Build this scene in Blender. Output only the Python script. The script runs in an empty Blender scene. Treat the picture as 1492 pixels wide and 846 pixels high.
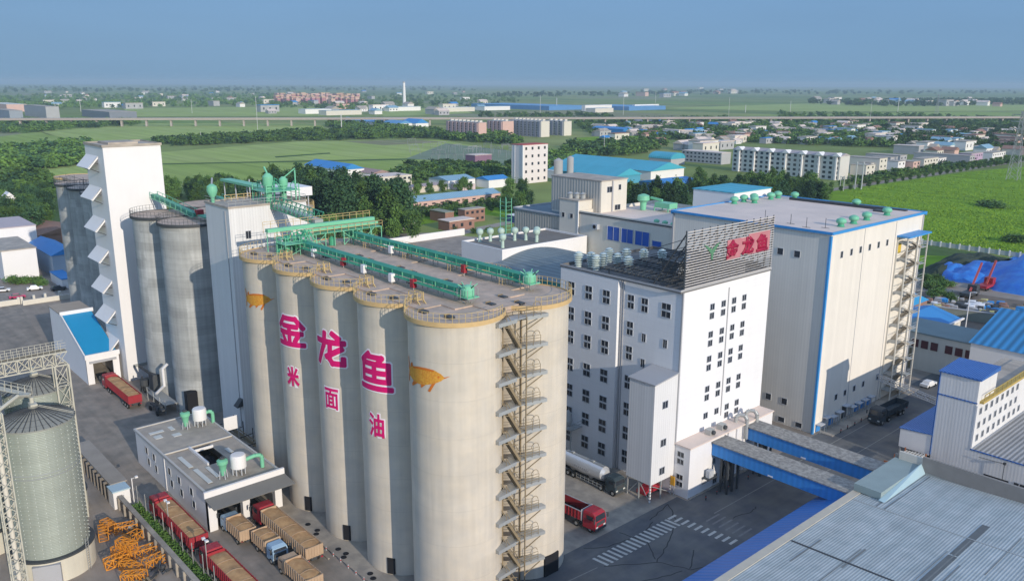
import bpy, bmesh, math, random
from mathutils import Vector, Matrix, noise
import numpy as np
random.seed(11)
R = math.radians
PI = math.pi
scene = bpy.context.scene
# ------------------------------------------------------------------ camera
CAMH = 63.0
cam_d = bpy.data.cameras.new('camera'); cam = bpy.data.objects.new('camera', cam_d)
scene.collection.objects.link(cam)
cam_d.sensor_width = 36; cam_d.lens = 36 * 1215 / 1492.0
cam_d.clip_start = 0.5; cam_d.clip_end = 60000
YAW, PITCH, ROLL = R(48.2), R(13.96), R(0.23)
fwd = Vector((-math.sin(YAW) * math.cos(PITCH), math.cos(YAW) * math.cos(PITCH), -math.sin(PITCH)))
r0 = Vector((math.cos(YAW), math.sin(YAW), 0)); u0 = r0.cross(fwd)
rt = r0 * math.cos(ROLL) + u0 * math.sin(ROLL); up = u0 * math.cos(ROLL) - r0 * math.sin(ROLL)
cam.matrix_world = Matrix(((rt.x, up.x, -fwd.x, 0), (rt.y, up.y, -fwd.y, 0), (rt.z, up.z, -fwd.z, CAMH), (0, 0, 0, 1)))
scene.camera = cam
def at(px, py, z=0.0):
    """point of the ground (or height z) that the surveyed photo position falls on"""
    d = fwd + rt * ((px - 746) / 1215.0) - up * ((py - 423) / 1215.0)
    t = (z - CAMH) / d.z
    return Vector((d.x * t, d.y * t, z))
# ------------------------------------------------------------------ world and sun
SUN_EL, SUN_AZ = R(16.1), R(-7.0)      # azimuth from +X
w = bpy.data.worlds.new('World'); scene.world = w; w.use_nodes = True
nt = w.node_tree; bg = nt.nodes['Background']
sky = nt.nodes.new('ShaderNodeTexSky'); sky.sky_type = 'NISHITA'; sky.sun_disc = False
sky.sun_elevation = SUN_EL; sky.sun_rotation = R(95)
sky.altitude = 100; sky.air_density = 1.3; sky.dust_density = 0.6; sky.ozone_density = 2.0
tint = nt.nodes.new('ShaderNodeMix'); tint.data_type = 'RGBA'; tint.inputs[0].default_value = 0.95
tc = nt.nodes.new('ShaderNodeTexCoord'); sx = nt.nodes.new('ShaderNodeSeparateXYZ'); nt.links.new(tc.outputs['Generated'], sx.inputs[0])
ramp = nt.nodes.new('ShaderNodeValToRGB'); e = ramp.color_ramp.elements      # clear-air blue in view; brighter band added above the frame to lift shaded faces
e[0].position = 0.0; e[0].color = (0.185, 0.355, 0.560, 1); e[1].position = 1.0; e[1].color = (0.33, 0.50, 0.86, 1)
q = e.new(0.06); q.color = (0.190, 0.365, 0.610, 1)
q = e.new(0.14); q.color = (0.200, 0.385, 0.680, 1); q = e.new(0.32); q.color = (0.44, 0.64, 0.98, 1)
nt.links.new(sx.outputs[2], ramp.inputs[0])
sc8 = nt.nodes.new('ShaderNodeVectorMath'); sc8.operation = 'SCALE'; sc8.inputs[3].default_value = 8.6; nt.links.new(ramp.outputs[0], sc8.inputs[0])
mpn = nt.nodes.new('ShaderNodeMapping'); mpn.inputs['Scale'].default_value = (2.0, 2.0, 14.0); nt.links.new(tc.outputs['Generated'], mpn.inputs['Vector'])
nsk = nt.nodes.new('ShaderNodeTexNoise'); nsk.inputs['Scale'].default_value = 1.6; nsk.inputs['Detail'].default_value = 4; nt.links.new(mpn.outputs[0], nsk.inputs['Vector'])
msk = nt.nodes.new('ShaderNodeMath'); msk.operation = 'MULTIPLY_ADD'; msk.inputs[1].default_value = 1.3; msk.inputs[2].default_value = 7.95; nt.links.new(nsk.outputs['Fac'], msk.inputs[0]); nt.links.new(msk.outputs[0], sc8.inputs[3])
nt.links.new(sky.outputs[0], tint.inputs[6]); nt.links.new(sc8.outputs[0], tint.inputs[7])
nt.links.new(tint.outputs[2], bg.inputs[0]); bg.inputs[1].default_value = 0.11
sd = bpy.data.lights.new('sun', 'SUN'); sd.energy = 3.6; sd.angle = R(0.5); sd.color = (1.0, 0.90, 0.76)
so = bpy.data.objects.new('sun', sd); scene.collection.objects.link(so)
sdir = Vector((math.cos(SUN_AZ) * math.cos(SUN_EL), math.sin(SUN_AZ) * math.cos(SUN_EL), math.sin(SUN_EL)))
so.rotation_euler = sdir.to_track_quat('Z', 'Y').to_euler()
so.location = (50, 0, 150)
scene.view_settings.view_transform = 'Standard'; scene.view_settings.look = 'None'
scene.view_settings.gamma = 1; scene.view_settings.exposure = 0.0
scene.view_settings.use_curve_mapping = False
scene.cycles.volume_bounces = 0
scene.cycles.max_bounces = 6
# ------------------------------------------------------------------ helpers
COL = scene.collection
def tag(o, label=None, cat=None, group=None, kind=None):
    if label: o['label'] = label
    if cat: o['category'] = cat
    if group: o['group'] = group
    if kind: o['kind'] = kind
    return o
def empty(name, loc, label, cat, group=None, rz=0.0):
    o = bpy.data.objects.new(name, None); COL.objects.link(o)
    o.location = loc; o.rotation_euler = (0, 0, rz); o.empty_display_size = 0.5
    return tag(o, label, cat, group)
def origin_of(p):
    v = Vector((0, 0, 0))
    while p is not None:
        v += p.location; p = p.parent
    return v
class MB:
    def __init__(s): s.v = []; s.f = []; s.m = []; s.k = 0
    def add(s, vs, fs):
        n = len(s.v); s.v.extend([tuple(p) for p in vs]); s.f.extend([tuple(i + n for i in f) for f in fs]); s.m.extend([s.k] * len(fs)); return s
    def box(s, x0, x1, y0, y1, z0, z1):
        return s.add([(x0,y0,z0),(x1,y0,z0),(x1,y1,z0),(x0,y1,z0),(x0,y0,z1),(x1,y0,z1),(x1,y1,z1),(x0,y1,z1)],
                     [(0,3,2,1),(4,5,6,7),(0,1,5,4),(1,2,6,5),(2,3,7,6),(3,0,4,7)])
    def hexa(s, b, t):
        return s.add(list(b) + list(t), [(0,3,2,1),(4,5,6,7),(0,1,5,4),(1,2,6,5),(2,3,7,6),(3,0,4,7)])
    def bar(s, p, q, w=0.1, h=None):
        p = Vector(p); q = Vector(q); h = h or w
        d = (q - p); L = d.length
        if L < 1e-5: return s
        d /= L; a = Vector((0, 0, 1)) if abs(d.z) < 0.9 else Vector((1, 0, 0))
        x = d.cross(a).normalized() * w / 2; y = d.cross(x).normalized() * h / 2
        b = [p - x - y, p + x - y, p + x + y, p - x + y]; t = [v + d * L for v in b]
        return s.hexa(b, t)
    def tube(s, p, q, r=0.05, n=8, r1=None, caps=True):
        p = Vector(p); q = Vector(q); d = q - p; L = d.length
        if L < 1e-5: return s
        d /= L; a = Vector((0, 0, 1)) if abs(d.z) < 0.9 else Vector((1, 0, 0))
        x = d.cross(a).normalized(); y = d.cross(x).normalized(); r1 = r if r1 is None else r1
        vs = []
        for k in range(n):
            c, e = math.cos(2*PI*k/n), math.sin(2*PI*k/n)
            vs.append(p + (x*c + y*e) * r)
        for k in range(n):
            c, e = math.cos(2*PI*k/n), math.sin(2*PI*k/n)
            vs.append(q + (x*c + y*e) * r1)
        fs = [(k, (k+1) % n, n + (k+1) % n, n + k) for k in range(n)]
        if caps: fs += [tuple(range(n-1, -1, -1)), tuple(range(n, 2*n))]
        return s.add(vs, fs)
    def path(s, pts, r=0.05, n=8):
        for a, b in zip(pts[:-1], pts[1:]): s.tube(a, b, r, n)
        return s
    def lathe(s, cx, cy, prof, n=24, cap=True):
        vs = []; fs = []
        for (r, z) in prof:
            for k in range(n): vs.append((cx + r*math.cos(2*PI*k/n), cy + r*math.sin(2*PI*k/n), z))
        for j in range(len(prof)-1):
            for k in range(n):
                a = j*n + k; b = j*n + (k+1) % n; fs.append((a, b, b+n, a+n))
        if cap: fs += [tuple(range(n-1, -1, -1)), tuple(range((len(prof)-1)*n, len(prof)*n))]
        return s.add(vs, fs)
    def poly(s, pts, z0, z1):
        n = len(pts)
        vs = [(x, y, z0) for x, y in pts] + [(x, y, z1) for x, y in pts]
        return s.add(vs, [tuple(range(n-1, -1, -1)), tuple(range(n, 2*n))] + [(k, (k+1) % n, n+(k+1) % n, n+k) for k in range(n)])
    def sheet(s, pts, z):
        n = len(pts); return s.add([(p[0], p[1], z) for p in pts], [tuple(range(n))])
    def mesh(s, name, mats, smooth=False, off=None):
        me = bpy.data.meshes.new(name)
        vs = s.v if off is None else [(x-off[0], y-off[1], z-off[2]) for x, y, z in s.v]
        me.from_pydata(vs, [], s.f)
        if not isinstance(mats, (list, tuple)): mats = [mats]
        for m in mats: me.materials.append(m)
        me.polygons.foreach_set('material_index', s.m)
        if smooth:
            me.polygons.foreach_set('use_smooth', [True]*len(me.polygons))
            me.update(); me.set_sharp_from_angle(angle=R(40))
        me.update(); return me
    def build(s, name, mats, parent=None, smooth=False, local=False):
        off = None
        if parent is not None and not local: off = origin_of(parent)
        me = s.mesh(name, mats, smooth, off)
        o = bpy.data.objects.new(name, me); COL.objects.link(o)
        if parent is not None: o.parent = parent
        return o
def children(o): return [c for c in list(o.children)]
def copy_tree(o, parent=None):
    c = o.copy(); COL.objects.link(c)
    if parent is not None: c.parent = parent
    for ch in children(o): copy_tree(ch, c)
    return c
def relabel(o, label=None, group=None):
    if label: o['label'] = label
    if group: o['group'] = group
    return o
# ------------------------------------------------------------------ materials
def lin(c): return tuple(((v/255.0+0.055)/1.055)**2.4 if v/255.0 > 0.04045 else v/255.0/12.92 for v in c)
MATS = {}
def mat(name, col, rough=0.75, var=0.12, scale=0.25, streak=0.0, corr=None, hor=None, metal=0.0, col2=None, emit=None, blot=0.0, spec=0.3, rnd=0.0, corrk=0.12, bump=0.6, wide=0.0, rows=None):
    """procedural material: broad noise, vertical streaks, corrugation/panel lines, all by world position"""
    if name in MATS: return MATS[name]
    m = bpy.data.materials.new(name); m.use_nodes = True; N = m.node_tree.nodes; L = m.node_tree.links
    b = N['Principled BSDF']; b.inputs['Roughness'].default_value = rough; b.inputs['Metallic'].default_value = metal
    b.inputs['Specular IOR Level'].default_value = spec
    geo = N.new('ShaderNodeNewGeometry')
    def math_(op, a, bb=None, cl=False):
        n = N.new('ShaderNodeMath'); n.operation = op; n.use_clamp = cl
        for i, x in enumerate((a, bb)):
            if x is None: continue
            if isinstance(x, (int, float)): n.inputs[i].default_value = x
            else: L.new(x, n.inputs[i])
        return n.outputs[0]
    def noi(sc, vec=None, det=3, rg=0.55):
        n = N.new('ShaderNodeTexNoise'); n.inputs['Scale'].default_value = sc; n.inputs['Detail'].default_value = det; n.inputs['Roughness'].default_value = rg
        L.new(vec if vec is not None else geo.outputs['Position'], n.inputs['Vector']); return n.outputs['Fac']
    def mapp(s):
        n = N.new('ShaderNodeMapping'); n.inputs['Scale'].default_value = s; L.new(geo.outputs['Position'], n.inputs['Vector']); return n.outputs[0]
    f = math_('MULTIPLY_ADD', noi(scale, det=5), 2*var); f.node.inputs[2].default_value = 1 - var
    if streak:
        s = noi(1.0, mapp((1.6, 1.6, 0.06)), 4); s = math_('MULTIPLY_ADD', s, 2*streak); s.node.inputs[2].default_value = 1 - streak
        f = math_('MULTIPLY', f, s)
        s = noi(1.0, mapp((0.25, 0.25, 0.5)), 3); s = math_('MULTIPLY_ADD', s, streak); s.node.inputs[2].default_value = 1 - streak*0.5
        f = math_('MULTIPLY', f, s)
    sep = N.new('ShaderNodeSeparateXYZ'); L.new(geo.outputs['Position'], sep.inputs[0])
    bumpv = None
    if corr:
        ax, per = corr
        x = math_('ADD', sep.outputs[0], sep.outputs[1]) if ax == 'xy' else sep.outputs[{'x': 0, 'y': 1, 'z': 2}[ax]]
        sn = math_('SINE', math_('MULTIPLY', x, 2*PI/per))
        bumpv = sn
        g2 = math_('MULTIPLY_ADD', sn, corrk); g2.node.inputs[2].default_value = 1 - corrk*0.5
        f = math_('MULTIPLY', f, g2)
        pn = N.new('ShaderNodeTexWhiteNoise'); pn.noise_dimensions = '1D'
        L.new(math_('FLOOR', math_('MULTIPLY', x, 0.5/per)), pn.inputs['W'])
        g3 = math_('MULTIPLY_ADD', pn.outputs['Value'], 0.06); g3.node.inputs[2].default_value = 0.97
        f = math_('MULTIPLY', f, g3)
    if hor:
        per, wd, dk = hor
        fr = math_('FRACT', math_('MULTIPLY', sep.outputs[2], 1.0/per))
        ln = math_('LESS_THAN', fr, wd)
        g4 = math_('MULTIPLY_ADD', ln, -dk); g4.node.inputs[2].default_value = 1.0
        f = math_('MULTIPLY', f, g4)
    if blot:
        bn = N.new('ShaderNodeTexWhiteNoise'); bn.noise_dimensions = '3D'
        sn_ = N.new('ShaderNodeVectorMath'); sn_.operation = 'FLOOR'
        nz = N.new('ShaderNodeTexNoise'); nz.inputs['Scale'].default_value = 0.8; L.new(geo.outputs['Position'], nz.inputs['Vector'])
        ad = N.new('ShaderNodeVectorMath'); ad.operation = 'ADD'; L.new(mapp((0.28, 0.28, 0.55)), ad.inputs[0])
        sc_ = N.new('ShaderNodeVectorMath'); sc_.operation = 'SCALE'; sc_.inputs[3].default_value = 0.25; L.new(nz.outputs['Color'], sc_.inputs[0]); L.new(sc_.outputs[0], ad.inputs[1])
        L.new(ad.outputs[0], sn_.inputs[0]); L.new(sn_.outputs[0], bn.inputs['Vector'])
        g5 = math_('MULTIPLY_ADD', bn.outputs['Value'], 2*blot); g5.node.inputs[2].default_value = 1 - blot
        f = math_('MULTIPLY', f, g5)
    if wide:      # broad horizontal pour bands and rain-washed areas
        nb = noi(1.0, mapp((0.05, 0.05, 0.35)), 3); g7 = math_('MULTIPLY_ADD', nb, 2*wide); g7.node.inputs[2].default_value = 1 - wide; f = math_('MULTIPLY', f, g7)
    if rows:      # crop rows, tracks and wear running one way across the ground
        ang, sc1, sc2, amt = rows
        mr = N.new('ShaderNodeMapping'); mr.inputs['Rotation'].default_value = (0, 0, ang); L.new(geo.outputs['Position'], mr.inputs['Vector'])
        ms = N.new('ShaderNodeMapping'); ms.inputs['Scale'].default_value = (sc1, sc2, 0.0); L.new(mr.outputs[0], ms.inputs['Vector'])
        nb = noi(1.0, ms.outputs[0], 4, 0.65); g8 = math_('MULTIPLY_ADD', nb, 2*amt); g8.node.inputs[2].default_value = 1 - amt; f = math_('MULTIPLY', f, g8)
    if rnd:
        oi = N.new('ShaderNodeObjectInfo'); g6 = math_('MULTIPLY_ADD', oi.outputs['Random'], 2*rnd); g6.node.inputs[2].default_value = 1 - rnd
        f = math_('MULTIPLY', f, g6)
    base = N.new('ShaderNodeRGB'); base.outputs[0].default_value = (*col, 1)
    src = base.outputs[0]
    if col2:
        mx = N.new('ShaderNodeMix'); mx.data_type = 'RGBA'; ramp = math_('SMOOTHSTEP' if False else 'MULTIPLY_ADD', noi(scale*1.7, det=4), 4.0); ramp.node.inputs[2].default_value = -1.5; ramp.node.use_clamp = True
        L.new(ramp, mx.inputs[0]); L.new(src, mx.inputs[6]); mx.inputs[7].default_value = (*col2, 1); src = mx.outputs[2]
    vm = N.new('ShaderNodeVectorMath'); vm.operation = 'SCALE'; L.new(src, vm.inputs[0]); L.new(f, vm.inputs[3])
    L.new(vm.outputs[0], b.inputs['Base Color'])
    if bumpv is not None:
        bp = N.new('ShaderNodeBump'); bp.inputs['Strength'].default_value = bump; bp.inputs['Distance'].default_value = 0.05
        L.new(bumpv, bp.inputs['Height']); L.new(bp.outputs[0], b.inputs['Normal'])
    if emit:
        b.inputs['Emission Color'].default_value = (*emit[0], 1); b.inputs['Emission Strength'].default_value = emit[1]
    MATS[name] = m; return m
M_beige = mat('silo_plaster', (0.60, 0.53, 0.43), 0.85, 0.09, 0.35, streak=0.16, hor=(4.6, 0.018, 0.09), col2=(0.56, 0.505, 0.425), wide=0.10)
M_grey = mat('bare_concrete', (0.38, 0.385, 0.37), 0.9, 0.2, 0.35, streak=0.28, hor=(1.15, 0.07, 0.14), blot=0.13, wide=0.25)
M_roofdeck = mat('roof_concrete', (0.56, 0.42, 0.32), 0.9, 0.3, 0.45, col2=(0.44, 0.35, 0.28))
M_white = mat('white_panel', (0.78, 0.76, 0.75), 0.6, 0.04, 0.2, streak=0.03)
M_mill = mat('white_mill_panel', (0.80, 0.79, 0.79), 0.55, 0.04, 0.2, streak=0.04, hor=(1.18, 0.035, 0.07))
M_whitecorr = mat('white_ribbed_sheet', (0.72, 0.71, 0.70), 0.5, 0.05, 0.2, streak=0.05, corr=('xy', 0.5), corrk=0.04, bump=0.07)
M_cream = mat('cream_ribbed_sheet', (0.76, 0.71, 0.63), 0.6, 0.05, 0.15, streak=0.06, corr=('xy', 0.55), corrk=0.025, bump=0.06)
M_creamflat = mat('cream_panel', (0.66, 0.62, 0.54), 0.6, 0.06, 0.2, streak=0.06)
M_roofgrey = mat('grey_flat_roof', (0.46, 0.40, 0.33), 0.85, 0.28, 0.25, col2=(0.36, 0.32, 0.275))
M_roofpale = mat('pale_flat_roof', (0.76, 0.62, 0.53), 0.8, 0.14, 0.08, col2=(0.66, 0.55, 0.48))
M_roofdark = mat('dark_flat_roof', (0.16, 0.155, 0.15), 0.85, 0.2, 0.3)
M_blueroof = mat('blue_roof_sheet', (0.03, 0.26, 0.52), 0.5, 0.10, 0.2, corr=('xy', 0.8))
M_bluedeep = mat('deep_blue_sheet', (0.045, 0.15, 0.44), 0.5, 0.14, 0.2, corr=('xy', 0.6), streak=0.08)
M_bluetrim = mat('blue_trim', (0.05, 0.28, 0.62), 0.5)
M_teal = mat('teal_roof_sheet', (0.07, 0.40, 0.52), 0.55, 0.12, 0.06, corr=('x', 2.0))
M_lightblue = mat('pale_blue_roof_sheet', (0.25, 0.42, 0.52), 0.55, 0.12, 0.1, corr=('y', 1.6))
M_whroof = mat('weathered_ribbed_roof', (0.46, 0.50, 0.50), 0.6, 0.16, 0.3, corr=('x', 0.36), col2=(0.38, 0.43, 0.435), corrk=0.16, bump=0.25, rows=(0.0, 0.9, 0.025, 0.30))
M_whcorr2 = mat('grey_ribbed_roof', (0.34, 0.34, 0.34), 0.6, 0.2, 0.3, corr=('x', 0.7), corrk=0.3)
M_gallery = mat('dusty_gallery_roof', (0.34, 0.33, 0.30), 0.9, 0.35, 1.2, col2=(0.22, 0.21, 0.20))
M_gblue = mat('gallery_blue_sheet', (0.05, 0.26, 0.66), 0.5, 0.08, 0.4, corr=('x', 0.9), streak=0.08, corrk=0.05, bump=0.12)
M_greenroof = mat('grey_green_roof', (0.20, 0.24, 0.25), 0.7, 0.3, 0.25, corr=('y', 1.1))
M_tealwall = mat('teal_green_wall', (0.05, 0.26, 0.22), 0.6, 0.1, 0.3, corr=('xy', 1.2))
M_green = mat('green_machine_paint', (0.07, 0.36, 0.21), 0.45, 0.12, 0.8)
M_greenlt = mat('mint_machine_paint', (0.19, 0.52, 0.33), 0.45, 0.10, 0.8)
M_belt = mat('green_gallery_cover', (0.05, 0.29, 0.20), 0.55, 0.2, 0.6)
M_yellow = mat('yellow_rail_paint', (0.60, 0.44, 0.20), 0.6, 0.15, 1.0)
M_yrail = mat('ochre_step_band', (0.58, 0.40, 0.19), 0.8, 0.2, 0.8)
M_steel = mat('galvanised_steel', (0.42, 0.43, 0.42), 0.45, 0.12, 0.8, metal=0.3)
M_darksteel = mat('dark_steel', (0.06, 0.065, 0.07), 0.6, 0.2, 0.8)
M_dark = mat('dark_opening', (0.015, 0.015, 0.018), 0.9, 0.1, 1.0)
M_glass = mat('window_glass', (0.03, 0.035, 0.045), 0.12, 0.3, 0.7, spec=0.6)
M_frame = mat('window_frame_paint', (0.46, 0.48, 0.51), 0.6)
M_rust = mat('brown_stair_steel', (0.26, 0.20, 0.12), 0.7, 0.25, 1.0)
M_corr = mat('corrugated_silo_sheet', (0.36, 0.395, 0.345), 0.5, 0.12, 0.5, corr=('z', 0.22), metal=0.2, streak=0.16, corrk=0.04, bump=0.2)
M_coneroof = mat('silo_cone_sheet', (0.25, 0.25, 0.22), 0.6, 0.15, 0.6)
M_creambase = mat('cream_render', (0.60, 0.56, 0.46), 0.8, 0.12, 0.4, streak=0.12)
M_truss = mat('pale_truss_paint', (0.50, 0.48, 0.40), 0.6, 0.12, 0.6)
M_orange = mat('orange_lattice_paint', (0.68, 0.27, 0.03), 0.5, 0.15, 1.0)
M_red = mat('truck_red_paint', (0.40, 0.012, 0.035), 0.5, 0.25, 1.5, spec=0.4, col2=(0.30,0.04,0.045))
M_darkred = mat('truck_bed_red_paint', (0.33, 0.03, 0.04), 0.65, 0.2, 1.0)
M_grain = mat('tan_load', (0.52, 0.32, 0.155), 0.95, 0.25, 0.9, col2=(0.43, 0.25, 0.12))
M_beigebed = mat('faded_bed_paint', (0.46, 0.33, 0.22), 0.7, 0.2, 1.0)
M_tyre = mat('tyre_rubber', (0.02, 0.02, 0.02), 0.9)
M_chrome = mat('tank_metal', (0.66, 0.66, 0.66), 0.3, 0.08, 0.5, metal=0.4)
M_cabblue = mat('pale_blue_cab_paint', (0.30, 0.44, 0.58), 0.4)
M_marking = mat('road_paint', (0.48, 0.48, 0.45), 0.8, 0.35, 1.5)
M_asph = mat('asphalt', (0.105, 0.11, 0.12), 0.9, 0.3, 0.15, col2=(0.15, 0.15, 0.145), rows=(0.0, 0.6, 0.05, 0.25))
M_yard = mat('yard_concrete', (0.34, 0.285, 0.235), 0.9, 0.28, 0.10, col2=(0.26, 0.225, 0.19), rows=(0.0, 0.05, 0.5, 0.25))
M_yard2 = mat('pale_concrete', (0.40, 0.35, 0.285), 0.9, 0.28, 0.25, col2=(0.28, 0.25, 0.215), rows=(0.0, 0.08, 0.4, 0.2))
M_brick = mat('brick_red', (0.30, 0.17, 0.13), 0.9, 0.2, 0.3)
M_dirt = mat('bare_dirt', (0.20, 0.155, 0.12), 0.95, 0.4, 0.12, col2=(0.14, 0.12, 0.10))
M_pinkwall = mat('pink_render', (0.62, 0.42, 0.36), 0.85, 0.1, 0.1)
M_greywall = mat('grey_render', (0.40, 0.40, 0.41), 0.85, 0.15, 0.1)
M_trimred = mat('red_roof_trim', (0.45, 0.08, 0.07), 0.7)
M_logored = mat('sign_red_paint', (0.68, 0.006, 0.15), 0.6, 0.10, 1.0)
M_logowhite = mat('sign_white_paint', (0.88, 0.82, 0.84), 0.6, 0.05, 1.0)
M_slat = mat('pale_slat', (0.54, 0.50, 0.47), 0.5, 0.15, 0.8)
M_pinkpanel = mat('faded_pink_panel', (0.50, 0.20, 0.22), 0.6, 0.25, 0.6)
M_skylight = mat('skylight_sheet', (0.62, 0.63, 0.60), 0.4, 0.1, 0.5)
M_bark = mat('bark', (0.09, 0.07, 0.05), 0.9, 0.3, 2.0)
def leafmat(name, col, col2, rnd=0.38):
    m = mat(name, col, 0.7, 0.3, 0.35, col2=col2, rnd=rnd); b = m.node_tree.nodes['Principled BSDF']
    b.inputs['Specular IOR Level'].default_value = 0.15
    return m
M_leafdark = leafmat('poplar_leaves', (0.032, 0.078, 0.038), (0.055, 0.11, 0.04))
M_leafmid = leafmat('broad_leaves', (0.075, 0.155, 0.04), (0.11, 0.19, 0.045))
M_leaflt = leafmat('light_leaves', (0.13, 0.23, 0.045), (0.10, 0.185, 0.045))
# ------------------------------------------------------------------ the setting: ground, fields, yard, roads
def field_material():
    m = bpy.data.materials.new('farmland'); m.use_nodes = True; N = m.node_tree.nodes; L = m.node_tree.links
    b = N['Principled BSDF']; b.inputs['Roughness'].default_value = 0.95; b.inputs['Specular IOR Level'].default_value = 0.1
    geo = N.new('ShaderNodeNewGeometry'); mp = N.new('ShaderNodeMapping'); mp.vector_type = 'POINT'
    mp.inputs['Rotation'].default_value = (0, 0, R(-30)); mp.inputs['Scale'].default_value = (1/900.0, 1/230.0, 0.0)
    L.new(geo.outputs['Position'], mp.inputs['Vector'])
    vo = N.new('ShaderNodeTexVoronoi'); vo.distance = 'CHEBYCHEV'; vo.inputs['Scale'].default_value = 1.0; vo.inputs['Randomness'].default_value = 0.8
    L.new(mp.outputs[0], vo.inputs['Vector'])
    rp = N.new('ShaderNodeValToRGB'); rp.color_ramp.interpolation = 'CONSTANT'
    cols = [(0.0, (0.19, 0.24, 0.07)), (0.25, (0.23, 0.28, 0.085)), (0.45, (0.15, 0.21, 0.065)), (0.62, (0.26, 0.29, 0.10)), (0.78, (0.19, 0.27, 0.07)), (0.9, (0.25, 0.26, 0.14))]
    e = rp.color_ramp.elements; e[0].position = 0; e[0].color = (*cols[0][1], 1); e[1].position = cols[1][0]; e[1].color = (*cols[1][1], 1)
    for p, c in cols[2:]:
        q = e.new(p); q.color = (*c, 1)
    sep = N.new('ShaderNodeSeparateColor'); L.new(vo.outputs['Color'], sep.inputs[0]); L.new(sep.outputs[0], rp.inputs[0])
    n1 = N.new('ShaderNodeTexNoise'); n1.inputs['Scale'].default_value = 0.02; n1.inputs['Detail'].default_value = 6; L.new(geo.outputs['Position'], n1.inputs['Vector'])
    ml = N.new('ShaderNodeMath'); ml.operation = 'MULTIPLY_ADD'; ml.inputs[1].default_value = 0.9; ml.inputs[2].default_value = 0.55; L.new(n1.outputs['Fac'], ml.inputs[0])
    vm = N.new('ShaderNodeVectorMath'); vm.operation = 'SCALE'; L.new(rp.outputs[0], vm.inputs[0]); L.new(ml.outputs[0], vm.inputs[3]); L.new(vm.outputs[0], b.inputs['Base Color'])
    return m
M_farm = field_material()
def struct(name, mb, m):
    return tag(mb.build(name, m), kind='structure')
S = 21000.0
struct('ground', MB().add([(-S, -S, 0), (S, -S, 0), (S, S, 0), (-S, S, 0)], [(0, 1, 2, 3)]), M_farm)
def grassm(name, c1, c2, sc=0.06, var=0.3, ang=0.0):
    m = mat(name, c1, 0.95, var, sc, col2=c2, rows=(ang, 0.004, 0.10, 0.45)); m.node_tree.nodes['Principled BSDF'].inputs['Specular IOR Level'].default_value = 0.08; return m
M_g1 = grassm('bright_green_crop', (0.20, 0.33, 0.02), (0.16, 0.28, 0.02), 0.05, 0.35)
M_g2 = grassm('yellow_green_crop', (0.33, 0.41, 0.11), (0.36, 0.42, 0.14), 0.01, 0.15)
M_g3 = grassm('mid_green_crop', (0.26, 0.35, 0.08), (0.29, 0.37, 0.10), 0.01, 0.15)
M_g4 = grassm('dark_verge', (0.07, 0.13, 0.035), (0.09, 0.14, 0.05), 0.05, 0.3)
M_g5 = grassm('ripe_brown_crop', (0.27, 0.25, 0.14), (0.23, 0.25, 0.12), 0.02, 0.2)
def P2(*pts, z=0.0): return [tuple(at(px, py)[:2]) for px, py in pts]
def field(m, pts, z): struct('field', MB().sheet(pts, z), m)
# crop fields, each its own sheet
field(M_g3, P2((225,263),(232,240),(640,232),(760,240),(640,256),(560,262),(420,268)), 0.02)
field(M_g2, P2((236,238),(232,222),(440,206),(640,204),(700,214),(600,231)), 0.03)
field(M_g4, P2((236,240),(236,238.6),(600,230.8),(680,226),(690,228),(600,233)), 0.05)
field(M_g4, P2((400,228),(480,222.5),(482,224),(402,230)), 0.05)
field(M_g5, P2((500,206),(600,203.5),(650,207),(560,212)), 0.06)
field(M_g2, P2((40,186),(215,180),(300,180),(480,181),(470,187),(200,203),(120,207),(70,196)), 0.04)
field(M_g3, P2((-60,206),(60,192),(110,207),(60,219),(-60,222)), 0.04)
field(M_g2, P2((-80,262),(-60,246),(60,246),(135,238),(135,252),(60,262)), 0.03)
field(M_g2, P2((180,158),(360,156),(470,156),(520,163),(470,169),(190,170)), 0.08)
field(M_g2, P2((540,160),(660,157),(690,165),(560,170)), 0.08)
field(M_g5, P2((700,163),(850,160),(1000,168),(860,173),(700,171)), 0.09)
field(M_g1, P2((840,201),(905,197),(975,200),(900,214),(842,212)), 0.04)
field(M_g3, P2((1045,168),(1400,163),(1560,166),(1560,171),(1200,170)), 0.09)
field(M_g2, P2((960,158),(1200,150),(1560,154),(1560,161),(1200,163)), 0.1)
field(M_g1, P2((1185,283),(1400,251.5),(1560,236),(1900,240),(1900,420),(1492,374),(1347,352.5),(1280,340)), 0.02)
field(M_g4, P2((1347,356),(1492,379),(1560,392),(1500,470),(1330,470),(1280,420)), 0.02)
field(M_g1, P2((1335,372),(1420,374),(1380,395),(1362,420),(1330,424)), 0.03)
field(M_g1, P2((588,322),(700,298),(745,296),(745,318),(700,312),(640,322),(590,333)), 0.03)
field(M_g1, P2((640,262),(745,252),(745,262),(700,267),(640,271)), 0.03)
field(M_g4, P2((-50,330),(-50,262),(140,252),(240,262),(240,430),(100,415),(60,330)), 0.012)
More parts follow.
